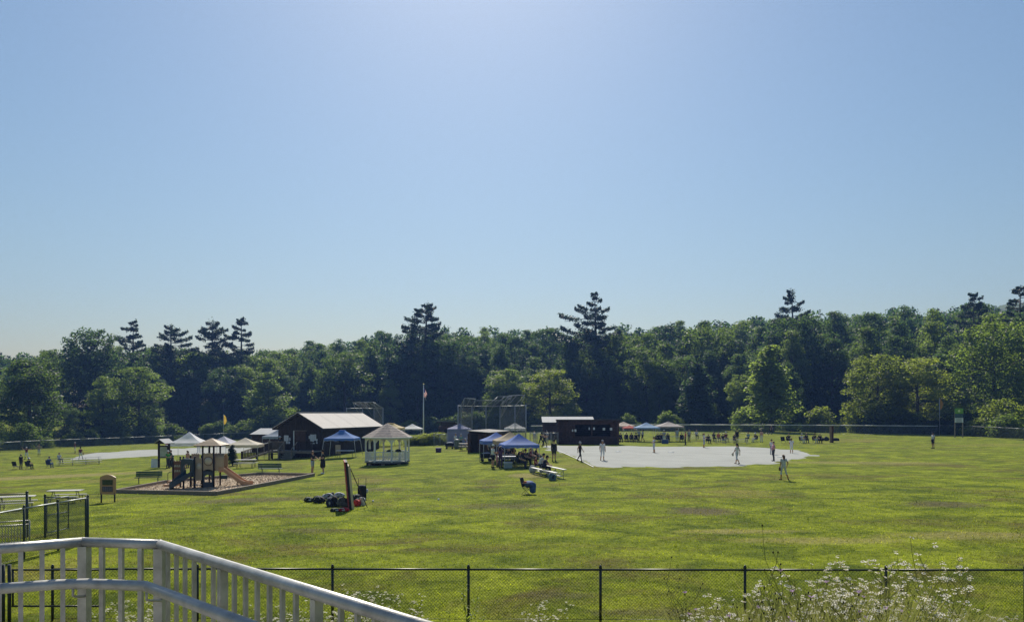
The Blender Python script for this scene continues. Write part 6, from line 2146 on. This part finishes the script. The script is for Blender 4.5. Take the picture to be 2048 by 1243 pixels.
def _caps(P, build, sleeves, legs, dress):
    """(a, b, ra, rb, label0, label1, split); labels: 0 skin 1 top 2 bottom 3 shoes 4 socks"""
    P = {k: Vector(v) for k, v in P.items()}
    k = build
    C = []
    def add(a, b, ra, rb, l0, l1=None, t=2.0): C.append((a, b, ra, rb, l0, l0 if l1 is None else l1, t))
    pl, wa, ch, nk, hd = P['pelvis'], P['waist'], P['chest'], P['neck'], P['head']
    for s in (-1, 1):
        o = Vector((s * .065 * k, 0, 0))
        add(pl + o, wa + o * .85, .105 * k, .10 * k, 2, 1, 0.35)
        add(wa + o * .85, ch + o * 1.15, .10 * k, .105 * k, 1)
        add(ch + o * 1.1, (P['shL'] if s < 0 else P['shR']) * .75 + nk * .25 - Vector((0, 0, .03)), .095 * k, .06, 1)
    if k > 1.1:
        add(wa + Vector((0, -.05, .02)), wa + Vector((0, -.06, -.06)), .12 * k, .11 * k, 1)
    add(nk - Vector((0, 0, .06)), hd - Vector((0, 0, .05)), .055, .05, 0)
    f = (hd - nk).normalized()
    add(hd + f * .05 + Vector((0, .015, 0)), hd - f * .01, .085, .082, 0)
    fw = Vector((0, -1, 0))
    add(hd - f * .035 + fw * .025, hd - f * .075 + fw * .045, .062, .038, 0)
    add(hd + fw * .085 + f * .005, hd + fw * .10 - f * .025, .011, .015, 0)                # nose
    for s in (-1, 1):
        e = hd + Vector((s * .084, .01, 0)) - f * .005
        add(e + f * .015, e - f * .02, .014, .011, 0)                                     # ears
    for sd in 'LR':
        h, kn, an, to = P['hip' + sd], P['knee' + sd], P['ank' + sd], P['toe' + sd]
        th = {'shorts': (2, 0, .82), 'long': (2, 2, 2), 'capri': (2, 2, 2), 'bare': (2, 0, .3)}[legs]
        w = 1.18 if legs in ('shorts',) else 1.0
        add(h, kn, .088 * k * w, .058 * w if legs != 'long' else .066, *th)
        sh = {'shorts': (0, 0, 2), 'long': (2, 2, 2), 'capri': (2, 4, .34), 'bare': (0, 0, 2)}[legs]
        mid = kn.lerp(an, .3) + Vector((0, .02, 0))
        add(kn, mid, .056 if legs != 'long' else .064, .054 if legs != 'long' else .062, sh[0], sh[1], sh[2] * 3 if sh[2] < 1 else 2)
        add(mid, an, .054 if legs != 'long' else .062, .038 if legs != 'long' else .052, sh[1])
        heel = an + Vector((0, .03, -.045))
        add(heel, to, .042, .036, 3); add(an, heel, .042, .044, 3 if legs == 'shorts' else sh[1], 3, .4)
        s_, el, wr, ha = P['sh' + sd], P['el' + sd], P['wr' + sd], P['ha' + sd]
        sl = {'short': (1, 0, .62), 'long': (1, 1, 2), 'none': (1, 0, .06)}[sleeves]
        add(s_, el, .058 * k ** .5, .043, *sl)
        add(el, wr, .041, .028, 1 if sleeves == 'long' else 0)
        # hand: palm, four fingers slightly curled, thumb from the side of the palm
        d = (ha - wr).normalized()
        pn = Vector((1, 0, 0)) if abs(d.x) < .8 else Vector((0, 0, 1))
        pn = (pn - d * pn.dot(d)).normalized()
        ac = d.cross(pn).normalized()
        add(wr, wr.lerp(ha, .95), .024, .034, 0)
        for i, (o, L) in enumerate(((-.030, .062), (-.010, .075), (.010, .071), (.030, .055))):
            a = ha + ac * o - d * .005
            add(a, a + d * L * .6 + pn * .008, .0115, .0105, 0)
            add(a + d * L * .6 + pn * .008, a + d * L * .9 + pn * .022, .0105, .009, 0)
        add(wr.lerp(ha, .4) - ac * .03, wr.lerp(ha, .85) - ac * .062 + pn * .012, .013, .011, 0)
    if dress:
        add(pl + Vector((0, 0, -.05)), (P['kneeL'] + P['kneeR']) / 2 + Vector((0, 0, .08)), .15 * k, .175 * k, 2)
    return C

_pmesh = {}
def person_mesh(ps, build, sleeves, legs, dress):
    key = (ps, build, sleeves, legs, dress)
    if key in _pmesh: return _pmesh[key]
    C = _caps(POSES[ps], build, sleeves, legs, dress)
    mb = MB()
    for a, b, ra, rb, *_ in C:
        d = b - a
        if d.length < 1e-4: d = Vector((0, 0, 1e-3))
        u = d.normalized()
        n = 10
        q = 4
        pts, rs = [], []
        for i in range(q): 
            t = math.pi / 2 * (1 - i / q); pts.append(a - u * ra * math.sin(t)); rs.append(max(ra * math.cos(t), 1e-3))
        pts.append(a); rs.append(ra); pts.append(b); rs.append(rb)
        for i in range(1, q + 1):
            t = math.pi / 2 * i / q; pts.append(b + u * rb * math.sin(t)); rs.append(max(rb * math.cos(t), 1e-3))
        mb.tube(pts, rs, n)
    me = mb.mesh('tmp')
    o = bpy.data.objects.new('tmp', me); COL.objects.link(o)
    m = o.modifiers.new('r', 'REMESH'); m.mode = 'VOXEL'; m.voxel_size = 0.0125; m.use_smooth_shade = True
    sm = o.modifiers.new('s', 'SMOOTH'); sm.factor = 0.5; sm.iterations = 2
    dc = o.modifiers.new('d', 'DECIMATE'); dc.ratio = 0.28
    dg = bpy.context.evaluated_depsgraph_get()
    out = bpy.data.meshes.new_from_object(o.evaluated_get(dg))
    bpy.data.objects.remove(o)
    nf = len(out.polygons)
    cen = np.empty(nf * 3, dtype=np.float32); out.polygons.foreach_get('center', cen); cen = cen.reshape(-1, 3)
    best = np.full(nf, 1e9); lab = np.zeros(nf, dtype=np.int32)
    for a, b, ra, rb, l0, l1, ts in C:
        A, D = np.array(a), np.array(b - a)
        L2 = max((D ** 2).sum(), 1e-8)
        t = np.clip(((cen - A) @ D) / L2, 0, 1)
        dist = np.linalg.norm(cen - A - t[:, None] * D, axis=1) - (ra + (rb - ra) * t)
        m_ = dist < best
        best[m_] = dist[m_]; lab[m_] = np.where(t[m_] < ts, l0, l1)
    out.materials.clear()
    for i in range(5): out.materials.append(None)
    out.polygons.foreach_set('material_index', lab)
    out.polygons.foreach_set('use_smooth', np.ones(nf, dtype=bool))
    out.name = 'body'
    _pmesh[key] = out
    return out

SKIN = {'light': mat('skin_light', (0.50, 0.29, 0.20), 0.6, 0.08, 8), 'tan': mat('skin_tan', (0.36, 0.19, 0.12), 0.6, 0.08, 8), 'dark': mat('skin_dark', (0.10, 0.05, 0.032), 0.6, 0.08, 8)}
def fab(name, c):
    return mat('fabric_' + name, c, 0.85, 0.12, 10, bump=0.2, bscale=40)
FB = {k: fab(k, c) for k, c in dict(white=(0.66, 0.67, 0.70), grey=(0.33, 0.35, 0.40), palegrey=(0.50, 0.53, 0.58), black=(0.014, 0.014, 0.017), navy=(0.02, 0.025, 0.06), charcoal=(0.055, 0.055, 0.065),
     maroon=(0.16, 0.02, 0.04), red=(0.50, 0.04, 0.05), pink=(0.58, 0.27, 0.33), orange=(0.65, 0.16, 0.09), teal=(0.16, 0.34, 0.34), blue=(0.09, 0.17, 0.36), lightblue=(0.28, 0.42, 0.55),
     khaki=(0.30, 0.24, 0.17), purple=(0.10, 0.06, 0.14), green=(0.06, 0.30, 0.05), sock=(0.48, 0.22, 0.08), salmon=(0.60, 0.33, 0.28), lightdenim=(0.36, 0.42, 0.50), brownsh=(0.16, 0.10, 0.07)).items()}
HAIR = {'black': mat('hair_black', (0.012, 0.010, 0.010), 0.5, 0.3, 20), 'brown': mat('hair_brown', (0.06, 0.033, 0.018), 0.55, 0.3, 20), 'blond': mat('hair_blond', (0.42, 0.30, 0.16), 0.55, 0.3, 20), 'grey': mat('hair_grey', (0.35, 0.34, 0.33), 0.6, 0.2, 20)}
M_GLOVE = mat('glove_leather', (0.10, 0.05, 0.025), 0.6, 0.2, 8); M_GLOVEP = mat('glove_pale', (0.42, 0.38, 0.30), 0.6, 0.2, 8)
M_EYE = mat('eye_dark', (0.02, 0.015, 0.012), 0.3, 0.1, 20); M_LIP = mat('lips', (0.30, 0.11, 0.09), 0.5, 0.1, 20)

_hairmesh = {}
def hair_mesh(kind):
    if kind in _hairmesh: return _hairmesh[kind]
    m = MB()
    n = 12
    prof = [(0.095 * math.sin(t), 0.105 * math.cos(t)) for t in (1.75, 1.5, 1.2, 0.9, 0.6, 0.3, 0.05)]
    pts, fs = [], []
    for r, z in prof:
        for k in range(n):
            a = 2 * math.pi * k / n
            back = math.sin(a)          # +y is the back of the head
            zz = z + (0.045 * max(0, -back) if z < 0.05 else 0) - (0.05 * max(0, back) if z < 0.02 else 0)
            pts.append((r * math.cos(a) * 0.98, r * math.sin(a) * 1.08 + 0.012, zz + 0.02))
    for i in range(len(prof) - 1):
        for k in range(n):
            k2 = (k + 1) % n
            fs.append((i * n + k, i * n + k2, (i + 1) * n + k2, (i + 1) * n + k))
    fs.append(tuple((len(prof) - 1) * n + k for k in range(n)))
    m.add(pts, fs, True)
    if kind == 'pony':
        m.tube([(0, .10, .06), (0, .155, .03), (0, .165, -.10), (0, .13, -.28)], [.028, .04, .036, .012], 8)
    elif kind == 'long':
        m.tube([(0, .06, .04), (0, .10, -.05), (0, .10, -.18), (0, .09, -.30)], [.085, .095, .085, .04], 10)
    elif kind == 'bun':
        m.ball((0, .10, .09), .05, 10, 8)
    _hairmesh[kind] = m.mesh('hair')
    return _hairmesh[kind]
def cap_mesh(kind):
    if kind in _hairmesh: return _hairmesh[kind]
    m = MB()
    if kind == 'cap':
        m.lathe([(0.100, 0.015), (0.103, 0.05), (0.09, 0.10), (0.05, 0.135), (0.01, 0.142)], (0, .012, 0), 14)
        m.prism([(-.085, -.07), (-.07, -.15), (0, -.19), (.07, -.15), (.085, -.07)], 0.012, 'z', 0.02)
    elif kind == 'sun':
        m.lathe([(0.21, 0.01), (0.20, 0.025), (0.105, 0.04), (0.10, 0.10), (0.05, 0.135), (0.01, 0.14)], (0, .01, 0), 16)
    elif kind == 'helmet':
        m.lathe([(0.112, -0.06), (0.118, 0.03), (0.10, 0.10), (0.055, 0.14), (0.01, 0.148)], (0, .012, 0), 14)
        m.prism([(-.09, -.08), (-.07, -.16), (0, -.18), (.07, -.16), (.09, -.08)], 0.014, 'z', 0.03)
    _hairmesh[kind] = m.mesh('cap')
    return _hairmesh[kind]
def face_mesh():
    if 'face' in _hairmesh: return _hairmesh['face']
    m = MB()
    for s in (-1, 1):
        m.ball((s * .032, -.083, .005), .010, 8, 6, (1.2, .6, .8))
    _hairmesh['face'] = m.mesh('eyes')
    m2 = MB().ball((0, -.098, -.062), .022, 8, 6, (1.0, .4, .28))
    _hairmesh['mouth'] = m2.mesh('mouth')
    return _hairmesh['face']

def person(label, at, h, facing, ps='stand', top='white', bottom='black', shoes='black', sock='sock', skin='light', hair=('short', 'brown'), hat=None, sleeves='short', legs='long', build=1.0, dress=False, glove=None, seat=0.0):
    """at: ground point; facing: 0 towards the viewer, 90 to the right, 180 away"""
    k = h / 1.70
    e = empty('person', (at.x, at.y, at.z + seat), rad(facing), label, 'person')
    e.scale = (k, k, k)
    o = link('body', person_mesh(ps, build, sleeves, legs, dress), None, e)
    ms = [SKIN[skin], FB[top], FB[bottom], FB[shoes], FB[sock] if sock in FB else SKIN[skin]]
    for sl, m_ in zip(o.material_slots, ms):
        sl.link = 'OBJECT'; sl.material = m_
    hd = Vector(POSES[ps]['head'])
    if hair:
        link('hair', hair_mesh(hair[0]), HAIR[hair[1]], e, hd).data.materials.clear()
        hh = e.children[-1]
        if not hh.data.materials: hh.data.materials.append(HAIR[hair[1]])
        hh.material_slots[0].link = 'OBJECT'; hh.material_slots[0].material = HAIR[hair[1]]
    if hat:
        c = link('cap', cap_mesh(hat[0]), FB[hat[1]], e, hd + Vector((0, 0, .04)))
        c.material_slots[0].link = 'OBJECT'; c.material_slots[0].material = FB[hat[1]]
    f = face_mesh()
    link('eyes', f, M_EYE, e, hd); link('mouth', _hairmesh['mouth'], M_LIP, e, hd)
    if glove:
        ha = Vector(POSES[ps]['ha' + glove[0]])
        g = empty('fielding_glove', (0, 0, 0), 0, 'fielding glove held by the ' + label[:40].rsplit(' ', 1)[0], 'glove', 'fielding gloves')
        bpy.data.objects.remove(g)
        m = MB().ball((0, 0, 0), .10, 10, 8, (.55, .9, 1.15))
        for j in range(4):
            m.tube([(0, -.06 + .04 * j, -.07), (.0, -.075 + .05 * j, -.17)], [.026, .02], 6)
        m.tube([(0, -.08, .02), (0, -.14, -.06)], [.03, .022], 6)
        m.build('glove', M_GLOVEP if glove[1] == 'pale' else M_GLOVE, e, ha)
    return e

def PP(px, py, hpx, lo=1.5, hi=1.86):
    g = G(px, py)
    return g, min(hi, max(lo, hpx / PXM(g.y)))
def stand(label, px, py, hpx, facing, *a, **k):
    g, h = PP(px, py, hpx, *( (0.9, 1.4) if k.pop('child', False) else (1.52, 1.86)))
    return person(label, g, h, facing, *a, **k)
def seated(label, px, py, facing, top, bottom, chair=None, h=1.68, ps='sit', d=None, seat=0.0, **k):
    g = GD(px, d) if d else G(px, py)
    if chair is not None:
        folding_chair(g, rad(facing), ' '.join(('folding chair under the ' + label.replace('seated ', '')).split()[:16]), chair[0])
    return person(label, g, h, facing, ps, top, bottom, seat=seat, **k)

GIRL = dict(top='palegrey', bottom='palegrey', shoes='black', sock='sock', legs='capri', skin='tan')
# softball field
stand('softball player seen from behind with long dark ponytail, nearest on the grass', 1567, 959, 50, 190, 'wide', hair=('pony', 'black'), glove=('R', 'dark'), **GIRL)
stand('softball player walking at the near edge of the infield with a pale glove', 1474, 927.5, 40, 215, 'walk', hair=('pony', 'black'), hat=('cap', 'black'), glove=('R', 'pale'), **dict(GIRL, top='white'))
stand('man in pink shirt and grey trousers standing on the infield', 1547, 921.5, 39, 262, 'hips', top='pink', bottom='charcoal', hair=('short', 'brown'), build=1.18)
stand('person with dark cap half hidden behind the man in pink', 1543, 909, 29, 20, 'stand', top='white', bottom='grey', hat=('cap', 'black'))
stand('softball player in white at the dusty far right of the infield', 1583, 906, 30, 170, 'reach', hair=('bun', 'brown'), **dict(GIRL, top='white', bottom='white'))
stand('softball player in white and navy at the back edge of the infield', 1408, 895, 29, 60, 'hands', hair=('pony', 'brown'), **dict(GIRL, top='white', bottom='grey'))
stand('pitcher with hands together in the middle of the infield', 1308, 905, 31, 285, 'hands', hair=('pony', 'brown'), hat=('cap', 'navy'), **GIRL)
stand('softball player in pale uniform with orange socks facing the camera', 1205, 920.5, 40, 10, 'contra', hair=('short', 'brown'), hat=('cap', 'grey'), **dict(GIRL, top='white', bottom='white'))
stand('runner in black with grey helmet beside the foul line', 1160, 922, 38, 60, 'walk', top='black', bottom='black', hat=('helmet', 'grey'), sleeves='none', legs='capri', sock='black', skin='tan')
stand('coach in black shirt and shorts standing outside the foul line', 1108, 922, 42, 15, 'stand', top='black', bottom='charcoal', hat=('cap', 'black'), legs='shorts', sleeves='long', build=1.08)
b_ = stand('batter in black standing with feet wide apart at home plate', 1089, 893.5, 27, 40, 'bat', top='black', bottom='black', hat=('helmet', 'black'), sleeves='none', sock='black')
MB().tube([(.24, -.24, 1.42), (.30, -.12, 1.9), (.32, -.05, 2.15)], [.014, .022, .03], 8).build('bat', M_GALV, b_)
stand('right fielder in pale shirt and dark shorts alone on the grass', 1866, 896.5, 32, 280, 'stand', top='palegrey', bottom='navy', hat=('cap', 'navy'), legs='shorts', skin='tan')
person('runner in black far out in right field near the fence', GD(1541, 131), 1.62, 90, 'run', 'black', 'black', hair=('pony', 'black'))
stand('person in salmon shirt and white trousers beyond the infield', 1523, 884, 24, 185, 'stand', top='salmon', bottom='white', hair=('short', 'brown'))
stand('man in red vest and black trousers beside the mauve tent', 1371, 889.5, 27, 265, 'contra', top='red', bottom='black', hair=('short', 'black'))
person('catcher in dark gear standing by the low fence', GD(1082, 93), 1.62, 30, 'bat', 'black', 'black', hat=('helmet', 'black'), sock='black')
person('player in white jersey waiting behind the low fence', GD(1069, 101), 1.65, 20, 'stand', 'white', 'white', hair=('pony', 'brown'))
person('player in pale jersey leaning by the left end of the large dugout', GD(1094, 100), 1.62, -20, 'hands', 'palegrey', 'palegrey', hair=('short', 'black'))
person('player in dark jersey behind the low fence, nearest to the dugout', GD(1106, 99), 1.62, 10, 'stand', 'charcoal', 'charcoal', hat=('cap', 'black'))
# lawn
stand('man in black shirt and pale shorts gesturing to another near the playground', 625, 947.5, 46, 82, 'reach', top='black', bottom='lightdenim', hair=('short', 'grey'), legs='shorts', build=1.08)
stand('person in long black dress with folded arms and white shoes near the playground', 646, 946.5, 46, 292, 'crossed', top='black', bottom='black', shoes='white', hair=('short', 'black'), hat=('cap', 'black'), legs='shorts', dress=True, build=1.15)
stand('man in white shirt, white cap and black shorts by the front blue tent', 986, 935, 45, 120, 'hands', top='white', bottom='black', hat=('cap', 'white'), legs='shorts', build=1.08)
stand('woman in dark purple clothes standing under the edge of the front blue tent', 1001, 934, 42, 150, 'hands', top='purple', bottom='purple', hair=('long', 'black'))
stand('child in pink beside the man in the white shirt', 994, 932, 27, 100, 'stand', top='pink', bottom='pink', child=True, legs='shorts', hair=('long', 'brown'))
stand('man in grey shirt standing behind the tan tent', 978, 915, 38, 60, 'stand', top='grey', bottom='charcoal', hair=('short', 'brown'))
TC = lambda s: (M_CBLK, s)
seated('seated blond woman in the shade of the front blue tent', 1041, 936, 75, 'charcoal', 'navy', TC(', black'), hair=('long', 'blond'))
seated('seated man in slate shirt leaning back right of the blond woman', 1052, 931, 70, 'charcoal', 'black', TC(' of the tent'), hair=('short', 'black'), hat=('cap', 'black'))
seated('seated person in maroon at the right edge of the front blue tent', 1063, 927, 75, 'maroon', 'charcoal', TC(', dark'), hair=('short', 'black'))
seated('seated person in black at the back of the front blue tent', 1028, 922, 40, 'black', 'black', TC(' in the back'), hair=('short', 'black'))
seated('seated person in navy at the left inside the front blue tent', 1017, 926, 60, 'navy', 'black', TC(' at the left'), hair=('pony', 'brown'))
seated('seated person in black beside the blue tent legs', 1074, 924, 80, 'black', 'charcoal', TC(' near the legs'), hair=('short', 'black'))
seated('seated person with dark hair deep in the shade of the blue tents', 1008, 916, 60, 'black', 'black', TC(' deep in shade'), hair=('long', 'black'))
seated('seated woman in white shirt at the table under the blue tents', 1022, 919, 30, 'palegrey', 'charcoal', TC(''), hair=('long', 'brown'))
seated('seated child in red near the front leg of the blue tent', 1047, 924, 60, 'maroon', 'black', TC(''), h=1.35, hair=('short', 'brown'))
seated('seated person in grey at the rear right corner of the blue tents', 1066, 918, 85, 'grey', 'black', TC(''), hair=('short', 'black'))
seated('seated person in navy with white cap under the tan tent', 998, 921, 70, 'navy', 'charcoal', TC(''), hat=('cap', 'white'))
person('standing person in black at the back of the tan tent', GD(1012, 68), 1.72, 30, 'hands', 'black', 'charcoal', hair=('short', 'black'))
person('standing woman in dark top between the tan and blue tents', GD(1024, 66), 1.64, -30, 'stand', 'charcoal', 'black', hair=('long', 'brown'))
person('man in pale shirt and dark cap sitting on the aluminium bleacher', G(1078, 948) + Vector((0.15, 0.55, 0)), 1.78, 78, 'hunch', 'palegrey', 'black', hat=('cap', 'black'), build=1.15, seat=0.1)
person('child in dark red sitting at the far end of the aluminium bleacher', G(1069, 945) + Vector((0.15, 0.5, 0)), 1.45, 70, 'sit', 'maroon', 'charcoal', hair=('short', 'black'), seat=0.08)
person('bearded man in navy shirt sitting nearest on the aluminium bleacher', G(1086, 951) + Vector((0.1, 0.25, 0)), 1.78, 78, 'hunch', 'navy', 'black', hat=('cap', 'black'), build=1.15, seat=0.05)
seated('seated man in blue shirt and cap at the picnic table left of the log dugout', 927, 899, 85, 'blue', 'khaki', hat=('cap', 'white'), ps='hunch')
person('woman in teal top standing at the picnic table left of the log dugout', GD(922, 88), 1.66, 20, 'hands', 'teal', 'charcoal', hat=('cap', 'palegrey'))
person('person in white shirt beside the lavender tent wall', GD(911, 90), 1.7, 60, 'stand', 'white', 'charcoal', hair=('short', 'brown'))
person('person in pale top seated at the dugout doorway', GD(937, 86), 1.62, 40, 'sit', 'palegrey', 'charcoal', hair=('long', 'brown'))
person('person in dark clothes and white sun hat on the cabin ramp', GD(560, 84) + Vector((0, 0, 0.7)), 1.66, 60, 'hands', 'charcoal', 'black', hat=('sun', 'white'))
# left field and kiosk
stand('ball player in maroon throwing with both arms raised at far left', 53, 918, 24, 20, 'throw', top='maroon', bottom='white', hat=('cap', 'white'), legs='capri', sock='black')
stand('ball player in tan shirt catching near the outfield fence at left', 78, 911.5, 23, 25, 'catch', top='khaki', bottom='palegrey', hat=('cap', 'brownsh'), legs='capri', sock='black', sleeves='long')
stand('ball player in maroon standing near the end of the grey infield', 150, 905.5, 21, 300, 'stand', top='maroon', bottom='white', hat=('cap', 'white'), legs='capri', sock='black')
stand('ball player in maroon with a glove seen from behind over the left bleacher', 161, 919, 25, 185, 'wide', top='maroon', bottom='white', hat=('cap', 'black'), legs='capri', sock='black', glove=('L', 'dark'))
stand('person in black standing beside the empty dark chair at far left', 42, 938, 30, 175, 'stand', top='black', bottom='charcoal', hair=('short', 'black'), build=1.1)
folding_chair(G(32, 938), rad(170), 'dark folding chair beside the standing person at far left', M_CBLK)
seated('seated person with white hat watching baseball at far left', 58, 938, 165, 'black', 'black', TC(' with white hat'), hat=('sun', 'white'))
seated('seated person in grey blue shirt and cap left of the far bleacher', 99, 935, 175, 'blue', 'blue', (M_CBLU, ', blue'), hat=('cap', 'khaki'))
person('person in pale grey shirt sitting at the left end of the far bleacher', G(117, 931) + Vector((0, .2, 0)), 1.72, 180, 'sit', 'palegrey', 'charcoal', hair=('short', 'black'), seat=0.25)
person('ball player in red seen above the white tent roof', GD(397, 113), 1.75, 30, 'stand', 'red', 'white', hat=('cap', 'white'))
person('ball player in red seen left of the white tent peak', GD(334, 122), 1.7, 20, 'stand', 'red', 'white', hat=('cap', 'brownsh'))
person('woman in pale pink top with dark hair behind the playground', GD(375, 74), 1.66, 250, 'stand', 'salmon', 'black', hair=('pony', 'black'))
person('person in bright green shirt next to the notice kiosk', GD(336, 74.8), 1.68, 60, 'hands', 'green', 'charcoal', hat=('cap', 'white'), build=1.1)
person('person in black behind the person in green at the kiosk', GD(342, 77), 1.7, 300, 'stand', 'black', 'black', hair=('short', 'black'))
# across the softball field
seated('seated spectator in dark green in the leftmost chair by the far bleacher', 1417, 0, 10, 'charcoal', 'black', (M_CGRN, ', green'), d=103, hair=('short', 'black'))
B0 = 104.2
def bl(px, label, top, bottom, row=0, **k):
    person(label, GD(px, B0 + .62 * row - .05), 1.7, k.pop('facing', 5), k.pop('ps', 'sit'), top, bottom, seat=.0 + .2 * row, **k)
bl(1437, 'large spectator in bright orange shirt on the far bleacher', 'orange', 'khaki', 1, build=1.25, hair=('short', 'brown'))
bl(1428, 'spectator in dark clothes left of the one in orange', 'charcoal', 'black', 1, hair=('long', 'black'))
bl(1446, 'spectator in black right of the one in orange', 'black', 'grey', 0, hair=('short', 'black'))
bl(1452, 'spectator in dark red shirt on the far bleacher', 'maroon', 'khaki', 1, hat=('cap', 'white'))
bl(1468, 'spectator in navy leaning forward on the far bleacher', 'navy', 'navy', 0, ps='hunch', hair=('long', 'black'))
bl(1496, 'spectator in teal shirt at the right end of the far bleacher', 'teal', 'black', 1, facing=-50, hair=('short', 'black'))
person('man in black standing behind the far bleacher', GD(1474, 106.5), 1.82, 0, 'contra', 'black', 'black', hat=('cap', 'black'), build=1.15)
seated('seated person with white sun hat in the chair right of the far bleacher', 1510, 0, -60, 'charcoal', 'white', TC(' by the far bleacher'), d=108, hat=('sun', 'white'))
person('person in black and white striped shirt on the rear bleacher', GD(1393, 113.3), 1.7, 0, 'sit', 'white', 'black', hair=('short', 'black'), seat=.25)
for px, d, fc, lb, tp, bt, kw in (
    (1578, 105, 10, 'seated spectator in black beside a dark chair in right field', 'black', 'black', dict(hair=('short', 'black'))),
    (1604, 104, 20, 'seated spectator in white shirt in right field', 'white', 'palegrey', dict(hat=('cap', 'palegrey'))),
    (1613, 105.5, 0, 'seated spectator in black right of the one in white', 'black', 'charcoal', dict(hair=('long', 'black'))),
    (1630, 105, 10, 'seated spectator in grey and black left of the brown post', 'charcoal', 'palegrey', dict(hat=('cap', 'black'))),
    (1640, 104.5, -10, 'seated spectator in black nearest to the brown post', 'black', 'black', dict(hair=('short', 'black')))):
    seated(lb, px, 0, fc, tp, bt, TC(' in right field'), d=d, **kw)
folding_chair(GD(1567, 104), rad(5), 'empty dark folding chair at the left of the right field group', M_CBLK)
for px, d, fc, lb, tp, bt, kw in (
    (1241, 107, 10, 'seated person in black under the pinkish tent, nearest to the large dugout', 'black', 'black', dict(hair=('short', 'black'))),
    (1253, 107.5, 0, 'seated person in navy under the red canopy', 'navy', 'black', dict(hair=('short', 'black'))),
    (1263, 107, 0, 'seated person in charcoal right of the one in navy', 'charcoal', 'black', dict(hair=('long', 'black'))),
    (1272, 106.5, -5, 'seated person in black between red and light blue canopies', 'black', 'charcoal', dict(hat=('cap', 'black'))),
    (1316, 106, 10, 'seated person in black under the light blue tent', 'black', 'black', dict(hair=('short', 'black'))),
    (1322, 107, 0, 'large seated person in navy under the right end of the light blue tent', 'navy', 'navy', dict(hair=('short', 'black'), build=1.2)),
    (1336, 107, 0, 'seated person in dark green left of the mauve tent leg', 'charcoal', 'black', dict(hair=('long', 'black'))),
    (1363, 108, -20, 'seated person in black under the mauve tent', 'black', 'navy', dict(hair=('short', 'black')))):
    seated(lb, px, 0, fc, tp, bt, TC(' under the tents'), d=d, **kw)
person('person in grey standing between the red and light blue canopies', GD(1278, 108), 1.7, 30, 'walk', 'grey', 'charcoal', hair=('short', 'brown'))
person('person with bare legs walking under the light blue tent', GD(1285, 109), 1.66, 250, 'walk', 'palegrey', 'black', legs='shorts', hair=('pony', 'brown'))
person('person in pale grey with white cap standing under the mauve tent', GD(1328, 104.5), 1.7, 5, 'hands', 'grey', 'lightdenim', hat=('cap', 'white'))
person('tall person in light blue standing at the back of the mauve tent', GD(1354, 111), 1.8, 180, 'stand', 'lightblue', 'lightdenim', hair=('short', 'grey'))
person('person in grey shirt right of the man in red vest', GD(1378, 108), 1.72, 0, 'stand', 'grey', 'charcoal', hair=('short', 'black'))

# bags left on the gazebo rail
_g = GD(775, 69.0)
for dx, dy, nm in ((-1.35, -1.0, 'black bag on the left rail of the gazebo'), (0.45, -1.62, 'black bag on the front rail of the gazebo, left one'), (1.15, -1.35, 'black bag on the front rail of the gazebo, right one')):
    o_ = empty('shoulder_bag', _g + Vector((dx, dy, 1.16)), 0.3, nm, 'bag', 'bags on the gazebo rail')
    link('body', bag_mesh(int(50 + dx * 10), 0.5, 0.26, 0.2), M_BBLACK, o_)
    MB().tube([(-.18, 0, .1), (-.1, -.1, .24), (.1, -.1, .24), (.18, 0, .1)], .012, 6).build('strap', M_BLACK, o_)
HAZE = 0.00026
# ------------------------------------------------------------------ summer haze in the air
def make_haze(density):
    mb = MB()
    mb.box((0, 345, 62), (1700, 830, 140))
    o = mb.build('haze', None)
    m = bpy.data.materials.new('haze_air')
    m.use_nodes = True
    n, l = m.node_tree.nodes, m.node_tree.links
    n.remove(n['Principled BSDF'])
    pv = n.new('ShaderNodeVolumePrincipled')
    pv.inputs['Color'].default_value = (0.20, 0.40, 0.95, 1)
    pv.inputs['Density'].default_value = density
    pv.inputs['Anisotropy'].default_value = 0.35
    l.new(pv.outputs[0], n['Material Output'].inputs['Volume'])
    o.data.materials.append(m)
    tag(o, 'thin bluish summer haze hanging in the air', 'haze', kind='stuff')
make_haze(HAZE)
